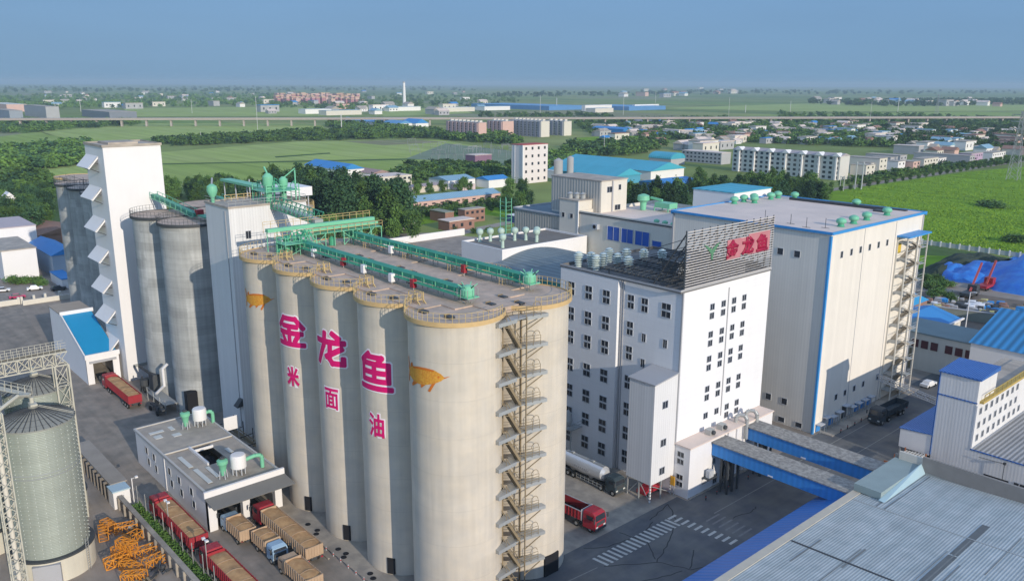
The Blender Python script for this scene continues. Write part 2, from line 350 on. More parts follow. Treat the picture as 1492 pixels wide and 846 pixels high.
# plant ground
struct('yard', MB().sheet([(-345,18),(-40,-20),(60,-20),(60,320),(-60,330),(-150,270),(-290,210),(-345,90)], 0.08), M_yard)
struct('dirt_lot', MB().sheet(P2((1320,470),(1330,425),(1400,425),(1500,440),(1700,470),(1700,560),(1480,540)), 0.10), M_dirt)
struct('truck_pad', MB().sheet([(-140,63.5),(-140,51.6),(-71.6,51.6),(-71.6,99.3),(-101,99.3),(-101,87)], 0.084), M_yard2)
struct('road', MB().sheet([(-71.6,40),(-40,40),(-40,250),(-69.4,250),(-69.4,124),(-69.7,99),(-71.6,99)], 0.088), M_asph)
struct('road', MB().sheet([(-300,36.2),(-140,36.2),(-90,36.2),(-71.6,36),(-71.6,49.6),(-105,49.6),(-150,50.8),(-182,49.5),(-182,44.3),(-215,44.2),(-300,52)], 0.087),
       mat('worn_grey_road', (0.31,0.265,0.22), 0.9, 0.28, 0.2, col2=(0.23,0.205,0.175), rows=(0.0, 0.04, 0.7, 0.3)))
struct('road', MB().sheet([tuple(at(*p)[:2]) for p in ((560,362),(600,350),(700,330),(760,318),(764,322),(690,338),(620,356),(575,370))], 0.05), M_yard2)
struct('street', MB().sheet([(-256,440),(-249,440),(-244,700),(-238,1000),(-246,1000),(-252,700)], 0.05), M_yard)
# silo apron, raised kerb
struct('pavement', MB().box(-135,-69.5,50.1,52.4,0.0,0.22), M_yard2)
struct('pavement', MB().box(-71.4,-69.6,99.6,123,0.0,0.2), M_yard2)
struct('pavement', MB().box(-70.0,-66.9,139,176,0.0,0.2), M_yard2)
# markings: zebra along the pad edge, zebra across the road, lane lines
mk = MB()
for i in range(17):
    y = 76.0 + i*0.98; mk.sheet([(-68.4,y),(-65.9,y+0.28),(-65.9,y+0.72),(-68.4,y+0.44)], 0.094)
struct('zebra_crossing', mk, M_marking)
mk = MB()
for i in range(10):
    x = -68.4 + i*1.12; mk.sheet([(x,92.4+0.1*i),(x+0.42,92.4+0.1*i),(x+0.42,94.2+0.1*i),(x,94.2+0.1*i)], 0.094)
struct('zebra_crossing', mk, M_marking)
mk = MB()
for i in range(6):
    x = -64.2 + i*1.12; mk.sheet([(x,96.1),(x+0.3,96.1),(x+0.3,99.4),(x,99.4)], 0.094)
struct('faded_crossing', mk, mat('faded_road_paint', (0.20,0.20,0.20), 0.9, 0.3, 2.0))
mk = MB(); mk.box(-64.75,-64.6,99,116,0.09,0.096); mk.box(-60.6,-60.45,124,166,0.09,0.096); mk.box(-65.6,-65.45,124,160,0.09,0.096)
mk.add([(-67.6,60,0.096),(-67.45,60,0.096),(-66.4,75,0.096),(-66.55,75,0.096)], [(0,1,2,3)])
struct('lane_line', mk, mat('dusty_lane_paint', (0.24,0.24,0.23), 0.9, 0.3, 2.0))
# tar-filled cracks of the road
mk = MB(); rr = random.Random(4)
for path in ([(-66,76),(-62,82),(-58,84),(-54,92)],[(-70.6,84),(-66,85),(-62,82)],[(-69.8,90),(-71,96),(-66.9,92.6)],[(-64,70),(-60,78),(-58,84)],[(-62,100),(-61.2,104),(-61.6,106)],[(-71,77),(-69,80),(-68,86),(-69.6,91)],[(-56,96),(-55,104),(-54.5,112)],[(-62,82),(-64,87),(-66.9,92.6)],[(-58,84),(-61,89)]):
    pts = []
    for a, b in zip(path[:-1], path[1:]):
        for k in range(6):
            t = k/6; pts.append((a[0]+(b[0]-a[0])*t+rr.uniform(-.15,.15), a[1]+(b[1]-a[1])*t+rr.uniform(-.15,.15)))
    for a, b in zip(pts[:-1], pts[1:]):
        dx, dy = b[0]-a[0], b[1]-a[1]; l = math.hypot(dx, dy)+1e-6; nx, ny = -dy/l*0.08, dx/l*0.08
        mk.add([(a[0]-nx,a[1]-ny,0.0915),(b[0]-nx,b[1]-ny,0.0915),(b[0]+nx,b[1]+ny,0.0915),(a[0]+nx,a[1]+ny,0.0915)], [(0,1,2,3)])
struct('road_cracks', mk, mat('tar', (0.04,0.042,0.045), 0.8))
# ------------------------------------------------------------------ lettering helpers
def glyph(ch, size, bold, z0=0.0):
    cu = bpy.data.curves.new('lettering', 'FONT'); cu.body = ch; cu.size = size; cu.offset = bold; cu.align_x = 'CENTER'; cu.align_y = 'CENTER'; cu.resolution_u = 3
    o = bpy.data.objects.new('lettering', cu); COL.objects.link(o)
    dg = bpy.context.evaluated_depsgraph_get(); dg.update()
    me = bpy.data.meshes.new_from_object(o.evaluated_get(dg)); bpy.data.objects.remove(o); bpy.data.curves.remove(cu)
    bm = bmesh.new(); bm.from_mesh(me)
    if len(bm.verts) == 0: return bm
    xs = [v.co.x for v in bm.verts]; ys = [v.co.y for v in bm.verts]
    cx, cy = (min(xs)+max(xs))/2, (min(ys)+max(ys))/2
    for v in bm.verts: v.co.x -= cx; v.co.y -= cy
    return bm
def fit_glyph(bm, w, h):
    xs = [v.co.x for v in bm.verts]; ys = [v.co.y for v in bm.verts]
    sx, sy = w/(max(xs)-min(xs)), h/(max(ys)-min(ys))
    for v in bm.verts: v.co.x *= sx; v.co.y *= sy
def slice_x(bm, step):
    xs = [v.co.x for v in bm.verts]; x = min(xs)+step
    while x < max(xs):
        bmesh.ops.bisect_plane(bm, geom=bm.verts[:]+bm.edges[:]+bm.faces[:], plane_co=(x,0,0), plane_no=(1,0,0)); x += step
def wrap(bm, cx, cy, r, phi, zc):
    for v in bm.verts:
        a = phi + v.co.x/r; v.co = Vector((cx + r*math.cos(a), cy + r*math.sin(a), zc + v.co.y))
def bm_obj(bm, name, m, parent):
    me = bpy.data.meshes.new(name); off = origin_of(parent)
    for v in bm.verts: v.co -= off
    bm.to_mesh(me); bm.free(); me.materials.append(m)
    o = bpy.data.objects.new(name, me); COL.objects.link(o); o.parent = parent; return o
# ------------------------------------------------------------------ silos
SR, SP, SX, SY, SZ = 5.6, 11.15, -75.16, 58.19, 37.0
def railing(mb, cx, cy, r, z, a0, a1, n, h=1.1):
    pts = [(cx + r*math.cos(a0+(a1-a0)*k/n), cy + r*math.sin(a0+(a1-a0)*k/n)) for k in range(n+1)]
    for k, p in enumerate(pts):
        mb.bar((p[0],p[1],z), (p[0],p[1],z+h), 0.045)
        if k < n:
            q = pts[k+1]
            for zz in (0.55, h): mb.bar((p[0],p[1],z+zz), (q[0],q[1],z+zz), 0.042)
def silo(cx, cy, r, h, m, label, group, band=M_yrail, rail=M_yellow, n=112, rails=None, rim=True):
    t = empty('storage_silo', (cx, cy, 0), label, 'silo', group)
    MB().lathe(cx, cy, [(r, 0), (r, h-0.5)], n).build('shaft', m, t, smooth=True)
    MB().lathe(cx, cy, [(r+0.02, h-0.5), (r+0.28, h-0.45), (r+0.28, h), (0.01, h+0.02)], n).build('roof_slab', M_roofdeck, t)
    if rim:
        MB().lathe(cx, cy, [(r+0.3, h-0.42), (r+0.42, h-0.40), (r+0.42, h+0.12), (r+0.28, h+0.14), (r+0.285, h-0.3)], n, cap=False).build('rim', band, t)
    if rails:
        mb = MB()
        for a0, a1 in rails: railing(mb, cx, cy, r+0.34, h+0.1, R(a0), R(a1), max(3, int(abs(a1-a0)/7)))
        mb.build('railing', rail, t)
    return t
bl = ['near corner beige silo with a gold fish painted high on it',
      'beige silo bearing the sign letter with a fish shape, second from the near corner',
      'beige silo bearing the middle big red letter',
      'beige silo bearing the leftmost big red letter',
      'beige silo farthest left, beside the white lift tower, with a smaller gold fish']
front = []
for i in range(5):
    ra = [(-180, -8)] if i else [(-175, 30)]
    if i in (1, 2, 3): ra = [(-172, -8)]
    front.append(silo(SX-SP*i, SY, SR, SZ, M_beige, bl[i], 'beige grain silos', rails=ra))
bl2 = ['beige silo right of the zigzag stair, with a dark doorway at its foot', 'rear row beige silo behind the second lettered silo, only its deck showing',
       'rear row beige silo behind the middle letter, only its deck showing', 'rear row beige silo behind the left letter, only its deck showing', 'rear row beige silo under the far end of the green gallery']
back = []
for i in range(5):
    back.append(silo(SX-SP*i, SY+SP, SR, SZ, M_beige, bl2[i], 'beige grain silos', rails=[(-30, 172)] if i == 0 else [(8, 172)]))
deck = MB()
for i in range(4):
    x = SX-SP*(i+0.5); deck.box(x-2.9, x+2.9, SY-3.2, SY+SP+3.2, SZ-0.6, SZ+0.16)
deck.box(SX-SP*4, SX, SY, SY+SP, SZ-0.58, SZ+0.165); deck.box(SX-1, SX+3.2, SY+SP/2-2.9, SY+SP/2+2.9, SZ-0.6, SZ+0.155); deck.box(SX-SP*4-3.2, SX-SP*4+1, SY+SP/2-2.9, SY+SP/2+2.9, SZ-0.6, SZ+0.155)
dk = empty('roof_deck', (SX-SP*2, SY+SP/2, SZ-0.6), 'flat concrete roof deck joining the ten beige silos', 'roof deck')
deck.build('slab', M_roofdeck, dk)
# infill walls between neighbouring shafts
iw = MB()
for i in range(4):
    x = SX-SP*(i+0.5)
    for y in (SY, SY+SP): iw.box(x-0.5, x+0.5, y-0.9, y+0.9, 0, SZ-0.62)
iw.box(SX-0.9, SX+0.9, SY+SP/2-0.5, SY+SP/2+0.5, 0, SZ-0.62)
iw.build('infill', M_beige, dk)
# yellow step-over ladders at the joints of the rims
for i in range(4):
    x = SX-SP*(i+0.5); y = SY-1.6
    mb = MB()
    for s in (-0.45, 0.45):
        mb.bar((x-0.9,y+s,SZ), (x-0.9,y+s,SZ+1.5), 0.08); mb.bar((x+0.9,y+s,SZ), (x+0.9,y+s,SZ+1.5), 0.08)
        mb.bar((x-0.9,y+s,SZ+1.5), (x+0.9,y+s,SZ+1.5), 0.08); mb.bar((x-1.6,y+s,SZ), (x-0.5,y+s,SZ+0.9), 0.1); mb.bar((x+1.6,y+s,SZ), (x+0.5,y+s,SZ+0.9), 0.1)
    mb.box(x-0.6, x+0.6, y-0.45, y+0.45, SZ+0.5, SZ+0.58)
    t = empty('step_over', (x, y, SZ), ['yellow step-over at the rim joint nearest the stair end', 'yellow step-over above the middle and right big letters', 'yellow step-over above the left and middle big letters', 'yellow step-over at the rim joint nearest the white tower'][i], 'step-over', 'yellow step-overs on the silo rims')
    mb.build('frame', M_yellow, t)
# hatches and clutter on the deck
rr = random.Random(9)
hm = MB()
k = 0
for i in range(5):
    for (dx, dy) in ((-1.5,-3.4),(2.4,-2.6),(-2.8,3.6),(1.2,4.6),(-0.5,8.0),(3.0,7.6)):
        x = SX-SP*i+dx; y = SY+dy; k += 1
        t = empty('roof_hatch', (x, y, SZ), 'low dark inspection hatch on the silo deck', 'hatch', 'dark hatches dotted over the silo deck')
        MB().box(x-0.55, x+0.55, y-0.35, y+0.35, SZ+0.02, SZ+0.3).build('cover', M_darksteel, t)
        MB().box(x-0.62, x-0.56, y-0.4, y+0.4, SZ+0.02, SZ+0.42).build('hinge', M_rust, t)
# the painted letters
def letter(i, ch, w, h, zc, phi, bold, outline, nm):
    t = front[i]; cx, cy = SX-SP*i, SY
    for (mm, bo, rr_, part, gw, gh) in ((M_logowhite, bold+outline, SR+0.015, 'white_outline', w+outline*2.2, h+outline*2.2), (M_logored, bold, SR+0.05, 'red_letter', w, h)):
        bm = glyph(ch, h, bo); fit_glyph(bm, gw, gh); slice_x(bm, 0.35); wrap(bm, cx, cy, rr_, R(phi), zc)
        o = bm_obj(bm, part, mm, t)
STROKES = {
 'gold': [[(0.03,0.66),(0.26,0.94),(0.74,0.94),(0.97,0.66)],[(0.24,0.68),(0.76,0.68)],[(0.08,0.46),(0.92,0.46)],[(0.5,0.68),(0.5,0.08)],[(0.20,0.36),(0.29,0.20)],[(0.80,0.36),(0.71,0.20)],[(0.02,0.08),(0.98,0.08)]],
 'dragon': [[(0.02,0.72),(0.98,0.72)],[(0.36,0.97),(0.31,0.60),(0.05,0.05)],[(0.56,0.72),(0.53,0.20),(0.62,0.07),(0.97,0.07),(0.97,0.22)],[(0.92,0.54),(0.42,0.26)],[(0.66,0.99),(0.84,0.86)]],
 'fish': [[(0.32,0.97),(0.05,0.76)],[(0.28,0.90),(0.74,0.90),(0.62,0.74)],[(0.10,0.72),(0.92,0.72),(0.92,0.27),(0.10,0.27),(0.10,0.72)],[(0.51,0.72),(0.51,0.27)],[(0.10,0.495),(0.92,0.495)],[(0.02,0.07),(0.98,0.07)]]}
def stroke_letter(i, key, w, h, zc, phi, th, out):
    t = front[i]; cx, cy = SX-SP*i, SY
    for (name, mm, base, tt) in (('white_outline', M_logowhite, SR+0.014, th+2*out), ('red_letter', M_logored, SR+0.06, th)):
        allb = bmesh.new(); lay = 0
        for st_ in STROKES[key]:
            pts = [((a-0.5)*(w-th), (b-0.5)*(h-th)) for a, b in st_]
            for (p, q) in zip(pts[:-1], pts[1:]):
                lay += 1; bm = bmesh.new(); d = Vector((q[0]-p[0], q[1]-p[1])); L_ = d.length; d /= L_; n_ = Vector((-d.y, d.x))*tt/2; e_ = d*tt*0.5
                P_ = Vector(p)-e_; Q_ = Vector(q)+e_
                c_ = 0.22*tt
                ring = [P_+n_*0.6, P_+n_+d*c_, Q_+n_-d*c_, Q_+n_*0.6, Q_-n_*0.6, Q_-n_-d*c_, P_-n_+d*c_, P_-n_*0.6]
                bm.faces.new([bm.verts.new((v.x, v.y, 0)) for v in ring]); slice_x(bm, 0.3); wrap(bm, cx, cy, base+0.0035*lay, R(phi), zc)
                m_ = bpy.data.meshes.new('tmp'); bm.to_mesh(m_); bm.free(); allb.from_mesh(m_); bpy.data.meshes.remove(m_)
        bm_obj(allb, name, mm, t)
stroke_letter(3, 'gold', 5.7, 5.2, 28.2, -74, 0.78, 0.19)
stroke_letter(2, 'dragon', 5.7, 5.3, 28.3, -74, 0.82, 0.19)
stroke_letter(1, 'fish', 5.7, 5.6, 28.0, -74, 0.74, 0.19)
letter(3, '米', 2.5, 3.0, 21.4, -73, 0.13, 0.17, 'd')
letter(2, '面', 2.5, 3.0, 21.2, -74, 0.07, 0.16, 'e')
letter(1, '油', 2.5, 3.2, 20.9, -74, 0.09, 0.16, 'f')
M_gold = mat('gold_fish_paint', (0.72, 0.38, 0.05), 0.7, 0.15, 3.0, col2=(0.62, 0.24, 0.03))
M_golddark = mat('fish_fin_paint', (0.62, 0.17, 0.02), 0.7, 0.2, 3.0)
def fish(i, w, h, zc, phi):
    t = front[i]; cx, cy = SX-SP*i, SY
    body = [(-0.98,0.10),(-0.90,0.22),(-0.78,0.20),(-0.50,0.30),(-0.15,0.34),(0.25,0.33),(0.60,0.26),(0.85,0.12),(1.0,-0.04),(0.86,-0.16),(0.62,-0.26),(0.25,-0.34),(-0.15,-0.36),(-0.50,-0.30),(-0.78,-0.18),(-0.92,-0.16)]
    fins = [[(-0.98,0.05),(-0.88,0.20),(-0.98,0.62),(-1.06,0.58)],[(-0.92,-0.16),(-0.98,0.06),(-1.08,-0.42),(-1.0,-0.46)],[(0.48,-0.28),(0.64,-0.24),(0.40,-0.62),(0.30,-0.58)],[(-0.05,-0.34),(0.2,-0.34),(-0.02,-0.50)],[(-0.5,-0.28),(-0.22,-0.33),(-0.60,-0.52),(-0.66,-0.44)],[(0.97,-0.08),(0.98,-0.02),(1.22,0.02)],[(-0.55,0.30),(-0.15,0.345),(0.25,0.335),(0.60,0.27),(0.55,0.20),(0.2,0.24),(-0.15,0.25),(-0.5,0.22)],[(-0.78,0.20),(-0.55,0.30),(-0.60,0.46),(-0.76,0.36)]]
    for polys, mm, rr_, nm in (([body], M_gold, SR+0.03, 'painted_fish'), (fins+[[(0.70,0.02),(0.77,0.05),(0.82,-0.02),(0.75,-0.06)]], M_golddark, SR+0.045, 'painted_fin')):
        bm = bmesh.new()
        for p in polys: bm.faces.new([bm.verts.new((a*w/2, b*h + a*0.30, 0)) for a, b in p])
        bmesh.ops.triangulate(bm, faces=bm.faces[:]); slice_x(bm, 0.3); wrap(bm, cx, cy, rr_, R(phi), zc); bm_obj(bm, nm, mm, t)
fish(0, 6.2, 3.0, 30.4, -82); fish(4, 5.4, 2.7, 30.8, -70)
# doors at the feet of the silos
for i in (1, 2, 3):
    cx = SX-SP*i; a = R(-58); x = cx+(SR)*math.cos(a); y = SY+SR*math.sin(a)
    mb = MB(); dx, dy = math.cos(a+PI/2)*0.55, math.sin(a+PI/2)*0.55; ox, oy = math.cos(a)*0.12, math.sin(a)*0.12
    mb.hexa([(x-dx-ox,y-dy-oy,0.22),(x-dx+ox,y-dy+oy,0.22),(x+dx+ox,y+dy+oy,0.22),(x+dx-ox,y+dy-oy,0.22)], [(x-dx-ox,y-dy-oy,2.5),(x-dx+ox,y-dy+oy,2.5),(x+dx+ox,y+dy+oy,2.5),(x+dx-ox,y+dy-oy,2.5)])
    mb.build('door', M_dark, front[i])
a = R(-14); cx, cy = SX, SY+SP
mb = MB(); x = cx+SR*math.cos(a); y = cy+SR*math.sin(a)
mb.box(x-1.2, x+0.28, y+0.1, y+2.6, 0.1, 3.0); mb.build('doorway', M_dark, back[0])
# ------------------------------------------------------------------ zigzag stair in the valley between the two near silos
st = empty('zigzag_stair', (-69.5, 63.8, 0), 'brown steel zigzag stair climbing between the two nearest beige silos', 'stair')
zl = [36.2-3.62*k for k in range(10)]
fl = MB(); rl = MB(); st_x = -69.9
for k, z in enumerate(zl):
    land = MB()
    land.box(-71.2, -69.5, 63.0, 64.6, z-0.12, z)
    land.hexa([(-70.1,59.9,z-0.42),(-69.2,59.9,z-0.42),(-69.5,63.0,z-0.42),(-70.9,63.0,z-0.42)], [(-70.1,59.9,z+0.05),(-69.2,59.9,z+0.05),(-69.5,63.0,z+0.05),(-70.9,63.0,z+0.05)])
    land.hexa([(-70.9,64.6,z-0.40),(-69.5,64.6,z-0.40),(-69.0,67.6,z-0.40),(-69.9,67.6,z-0.40)], [(-70.9,64.6,z+0.05),(-69.5,64.6,z+0.05),(-69.0,67.6,z+0.05),(-69.9,67.6,z+0.05)])
    land.build('landing', M_steel, st)
    for (p, q) in (((-69.5,63.2),(-69.05,66.4)),):
        for zz in (0.5, 0.85, 1.2): rl.bar((p[0],p[1],z+zz),(q[0],q[1],z+zz),0.05)
        for s in range(4): rl.bar((p[0]+(q[0]-p[0])*s/3,p[1]+(q[1]-p[1])*s/3,z),(p[0]+(q[0]-p[0])*s/3,p[1]+(q[1]-p[1])*s/3,z+1.2),0.05)
    rl.bar((-69.5,64.4,z-1.6),(-69.1,66.8,z-0.4),0.1); rl.bar((-69.5,63.2,z-1.4),(-69.2,60.6,z-0.4),0.1)
    hp = [(-69.3, 65.9+0.6*math.cos(R(v)), z+1.2+0.55*math.sin(R(v))) for v in range(0, 181, 20)]; rl.path(hp, 0.04, 5)
    z2 = z-3.62
    if z2 > -0.5:
        ya, yb = 61.3, 63.6
        for xx in (-70.3, -69.45): fl.bar((xx,ya,z),(xx,yb,z2),0.08,0.3); rl.bar((xx,ya,z+1.0),(xx,yb,z2+1.0),0.07)
        for s in range(13):
            t_ = (s+0.5)/13; fl.box(-70.3,-69.45,ya+(yb-ya)*t_-0.12,ya+(yb-ya)*t_+0.12,z+(z2-z)*t_-0.03,z+(z2-z)*t_+0.02)
        for s in range(5): t_ = s/4; rl.bar((-69.45,ya+(yb-ya)*t_,z+(z2-z)*t_),(-69.45,ya+(yb-ya)*t_,z+(z2-z)*t_+1.0),0.05)
        fl.bar((-69.5,64.5,z2),(-69.5,64.5,z),0.12)
for y in (62.2, 65.2):
    fl.bar((-71.2,y,0),(-71.2,y,37.2),0.14)
fl.build('flights', M_rust, st); rl.build('handrail', M_rust, st)
# ------------------------------------------------------------------ conveyors on the deck
def conveyor(y, x0, x1, label):
    t = empty('conveyor_gallery', ((x0+x1)/2, y, SZ), label, 'conveyor', 'green conveyor galleries on the silo deck')
    b = MB(); b.box(x0, x1, y-0.45, y+0.45, SZ+1.35, SZ+1.95); b.hexa([(x0,y-0.5,SZ+1.95),(x1,y-0.5,SZ+1.95),(x1,y+0.5,SZ+1.95),(x0,y+0.5,SZ+1.95)],[(x0,y-0.1,SZ+2.2),(x1,y-0.1,SZ+2.2),(x1,y+0.1,SZ+2.2),(x0,y+0.1,SZ+2.2)])
    b.k = 1; rbs = b; x = x0+1
    while x < x1-0.5:
        rbs.box(x-0.05,x+0.05,y-0.52,y+0.52,SZ+1.32,SZ+1.98); x += 2.4
    b.build('trough', [M_belt, M_greenlt], t)
    x = x0+1.2
    while x < x1:
        lg = MB()
        for s in (-0.42, 0.42): lg.bar((x,y+s,SZ+0.16),(x,y+s,SZ+1.4),0.09)
        lg.bar((x,y-0.42,SZ+0.7),(x,y+0.42,SZ+0.7),0.07); x += 3.3
        lg.build('trestle', M_steel, t)
    rl_ = MB()
    rl_.box(x0, x1, y-1.25, y-0.5, SZ+1.2, SZ+1.27)
    x = x0
    while x < x1:
        rl_.bar((x,y-1.22,SZ+1.2),(x,y-1.22,SZ+2.2),0.045); x += 2.2
    rl_.bar((x0,y-1.22,SZ+2.2),(x1,y-1.22,SZ+2.2),0.045)
    rl_.build('walkway', M_green, t)
    # head drive on its own bracket
    hd = MB(); hd.lathe(x1+0.5, y, [(0.75,SZ+1.1),(0.85,SZ+1.3),(0.85,SZ+1.9),(0.6,SZ+2.35),(0.2,SZ+2.5)], 14)
    for s in range(7):
        a_ = s*PI/3; hd.bar((x1+0.5,y,SZ+1.7),(x1+0.5+1.2*math.cos(a_),y+1.2*math.sin(a_),SZ+2.6),0.1)
    hd.box(x1-0.6,x1+1.6,y-0.9,y+0.9,SZ+1.0,SZ+1.12); hd.build('head_drive', M_greenlt, t)
    br = MB()
    for sx in (-0.5, 1.5):
        for sy in (-0.8, 0.8): br.bar((x1+sx,y+sy,SZ+1.0),(x1+0.5,y+sy*0.3,SZ),0.09)
    for a_ in range(0, 360, 40): br.bar((x1+0.5+1.3*math.cos(R(a_)),y+1.3*math.sin(R(a_)),SZ+1.1),(x1+0.5+1.3*math.cos(R(a_)),y+1.3*math.sin(R(a_)),SZ+2.1),0.05)
    br.build('bracket', M_steel, t)
    return t
conveyor(60.9, -119.0, -76.6, 'green conveyor gallery along the near side of the silo deck')
conveyor(71.4, -121.0, -77.0, 'green conveyor gallery along the far side of the silo deck')
# red and white control boxes beside the galleries
for (x, y, m, lb) in ((-86.0,59.9,M_red,'small red control box beside the near gallery drive'),(-103.5,60.0,M_red,'small red control box midway along the near gallery'),(-88.5,70.2,M_darkred,'dark red control box beside the far gallery drive'),
                   (-112.0,60.0,M_white,'white motor housing on the near gallery by the step-over'),(-97.5,59.7,M_white,'white motor housing midway along the near gallery'),(-90.5,59.6,M_white,'white motor housing nearest the drive end'),(-106.5,70.2,M_white,'white motor housing under the far gallery')):
    t = empty('control_box', (x,y,SZ), lb, 'control box'); MB().box(x-0.35,x+0.35,y-0.3,y+0.3,SZ+0.5,SZ+1.6).build('cabinet', m, t)
    MB().bar((x,y,SZ),(x,y,SZ+0.5),0.12).build('post', M_steel, t)
# cross gallery at the far end, with a platform and truss legs
t = empty('cross_gallery', (-120.5, 66, SZ), 'mint green cross gallery on trestles at the far end of the silo deck', 'conveyor')
b = MB(); b.box(-121.7,-120.8,57.0,76.5,SZ+3.2,SZ+3.75); b.box(-120.2,-118.6,58.0,76.5,SZ+2.4,SZ+2.48); b.box(-119.9,-119.0,62.0,76.0,SZ+2.9,SZ+3.3); b.build('trough', M_greenlt, t)
b = MB()
for y in (57.3,59,60.7,62.4,64.1,65.8,67.5,69.2,70.9,72.6,74.3,76.4):
    b.bar((-121.8,y,SZ),(-121.8,y,SZ+3.2),0.12); b.bar((-118.7,y,SZ),(-118.7,y,SZ+2.4),0.12); b.bar((-121.8,y,SZ+2.4),(-118.7,y,SZ+2.4),0.09)
for y0, y1 in ((57.3,60),(60,63),(63,66),(69,72),(72,75)):
    b.bar((-118.7,y0,SZ),(-118.7,y1,SZ+2.4),0.09); b.bar((-118.7,y1,SZ),(-118.7,y0,SZ+2.4),0.09); b.bar((-118.7,y0,SZ+1.2),(-118.7,y1,SZ+1.2),0.07)
b.build('trestle', M_greenlt, t)
b = MB(); railpts = [(-118.6,57),(-118.6,76.5)]
for zz in (0.5, 1.0): b.bar((-118.5,57,SZ+2.5+zz),(-118.5,76.5,SZ+2.5+zz),0.06); b.bar((-122.4,57,SZ+3.9+zz*0.8),(-122.4,76.5,SZ+3.9+zz*0.8),0.06)
for k in range(16): b.bar((-118.5,57+k*1.3,SZ+2.5),(-118.5,57+k*1.3,SZ+3.5),0.06); b.bar((-122.4,57+k*1.3,SZ+3),(-122.4,57+k*1.3,SZ+4.7),0.06)
b.build('railing', M_yellow, t)
b = MB()
for (y, h) in ((58.2,1.6),(59.5,2.4),(61.0,1.7),(67.5,1.2)): b.lathe(-119.7,y,[(0.5,SZ+0.1),(0.55,SZ+h),(0.2,SZ+h+0.4)],10)
b.build('drive_units', M_green, t)
# ------------------------------------------------------------------ windows
_win = {}
def window(parent, x, y, z, face, w=1.35, h=1.15, mull=2, frame=M_frame, name='window'):
    """a window on a wall facing -Y ('y') or +X ('x'); frame is its sub-part"""
    key = (round(w,2), round(h,2), mull, frame.name)
    if key not in _win:
        g = MB().box(-w/2, w/2, -0.02, 0.1, -h/2, h/2).mesh('window', M_glass)
        f = MB(); t = 0.055
        f.box(-w/2-t, w/2+t, -0.07, 0.05, h/2, h/2+t); f.box(-w/2-t, w/2+t, -0.10, 0.05, -h/2-t, -h/2)
        f.box(-w/2-t, -w/2, -0.07, 0.05, -h/2, h/2); f.box(w/2, w/2+t, -0.07, 0.05, -h/2, h/2)
        for k in range(1, mull): xx = -w/2 + w*k/mull; f.box(xx-0.03, xx+0.03, -0.05, 0.04, -h/2, h/2)
        _win[key] = (g, f.mesh('frame', frame))
    g, f = _win[key]; off = origin_of(parent)
    o = bpy.data.objects.new(name, g); COL.objects.link(o); o.parent = parent; o.location = Vector((x, y, z)) - off
    if face == 'x': o.rotation_euler.z = PI/2
    c = bpy.data.objects.new('frame', f); COL.objects.link(c); c.parent = o
    return o
def parapet(mb, x0, x1, y0, y1, z, t=0.25, h=0.7, skip=()):
    mb.box(x0, x1, y0, y0+t, z, z+h); mb.box(x0, x1, y1-t, y1, z, z+h)
    mb.box(x0, x0+t, y0+t, y1-t, z, z+h); mb.box(x1-t, x1, y0+t, y1-t, z, z+h)
t = empty('service_platform', (-117.5, 60, SZ), 'green railed service platform with small ducts at the near end of the cross gallery', 'platform')
b = MB(); b.box(-118.6,-115.6,57.2,62.2,SZ+1.9,SZ+1.97)
for x in (-118.5,-117.1,-115.7):
    for y in (57.3,59.7,62.1): b.bar((x,y,SZ),(x,y,SZ+3.0),0.08)
for zz in (2.4,2.95): b.bar((-118.5,57.3,SZ+zz),(-115.7,57.3,SZ+zz),0.05); b.bar((-115.7,57.3,SZ+zz),(-115.7,62.1,SZ+zz),0.05)
b.bar((-118.5,57.3,SZ),(-115.7,57.3,SZ+1.9),0.07); b.bar((-115.7,57.3,SZ),(-115.7,62.1,SZ+1.9),0.07); b.build('frame', M_greenlt, t)
b = MB(); rr = random.Random(6)
for k in range(7): x = -118.2+k*0.38; y = 58+rr.random()*3.4; b.path([(x,y,SZ+2),(x,y,SZ+2.6+rr.random()),(x+0.4,y+0.5,SZ+3.1+rr.random()),(x+0.5,y+1.2,SZ+2.2)],0.09,6)
b.build('ducts', M_green, t)
# ------------------------------------------------------------------ tall white tower with tilted hoods
tw = empty('white_tower', (-188.5, 58, 0), 'tallest windowless white tower with eight tilted white hoods down its shaded side', 'tower')
MB().box(-194.7, -182.3, 51.8, 63.3, 0, 50.0).build('wall', M_white, tw)
rf = MB().box(-194.9, -182.1, 51.6, 63.5, 50.0, 50.25).build('roof', M_roofgrey, tw)
mb = MB(); parapet(mb, -194.9, -182.1, 51.6, 63.5, 50.252, 0.2, 0.25); mb.box(-193,-186,54,60,50.26,50.7); mb.build('roof_edge', M_roofgrey, rf)
MB().box(-182.29,-182.0,53,62,3.0,3.6).build('ledge', M_steel, tw)
for z in (46.9, 40.4, 33.8, 27.2, 20.6, 14.0, 7.6):
    h = MB(); x0, x1 = -194.2, -186.2
    h.hexa([(x0,51.7,z+0.95),(x1,51.7,z+0.95),(x1,51.78,z+1.15),(x0,51.78,z+1.15)], [(x0,49.7,z-1.35),(x1,49.7,z-1.35),(x1,49.85,z-1.1),(x0,49.85,z-1.1)])
    h.hexa([(x0,51.78,z+0.6),(x1,51.78,z+0.6),(x1,51.78,z+1.12),(x0,51.78,z+1.12)], [(x0,49.9,z-1.5),(x1,49.9,z-1.5),(x1,49.6,z-1.25),(x0,49.6,z-1.25)])
    ho = h.build('hood', M_white, tw)
    b = MB()
    for xx in (x0+0.15, x1-0.15): b.bar((xx,51.75,z-2.2),(xx,49.9,z-1.3),0.16); b.bar((xx,51.75,z-0.4),(xx,50.7,z-0.3),0.12)
    b.build('bracket', M_darksteel, ho)
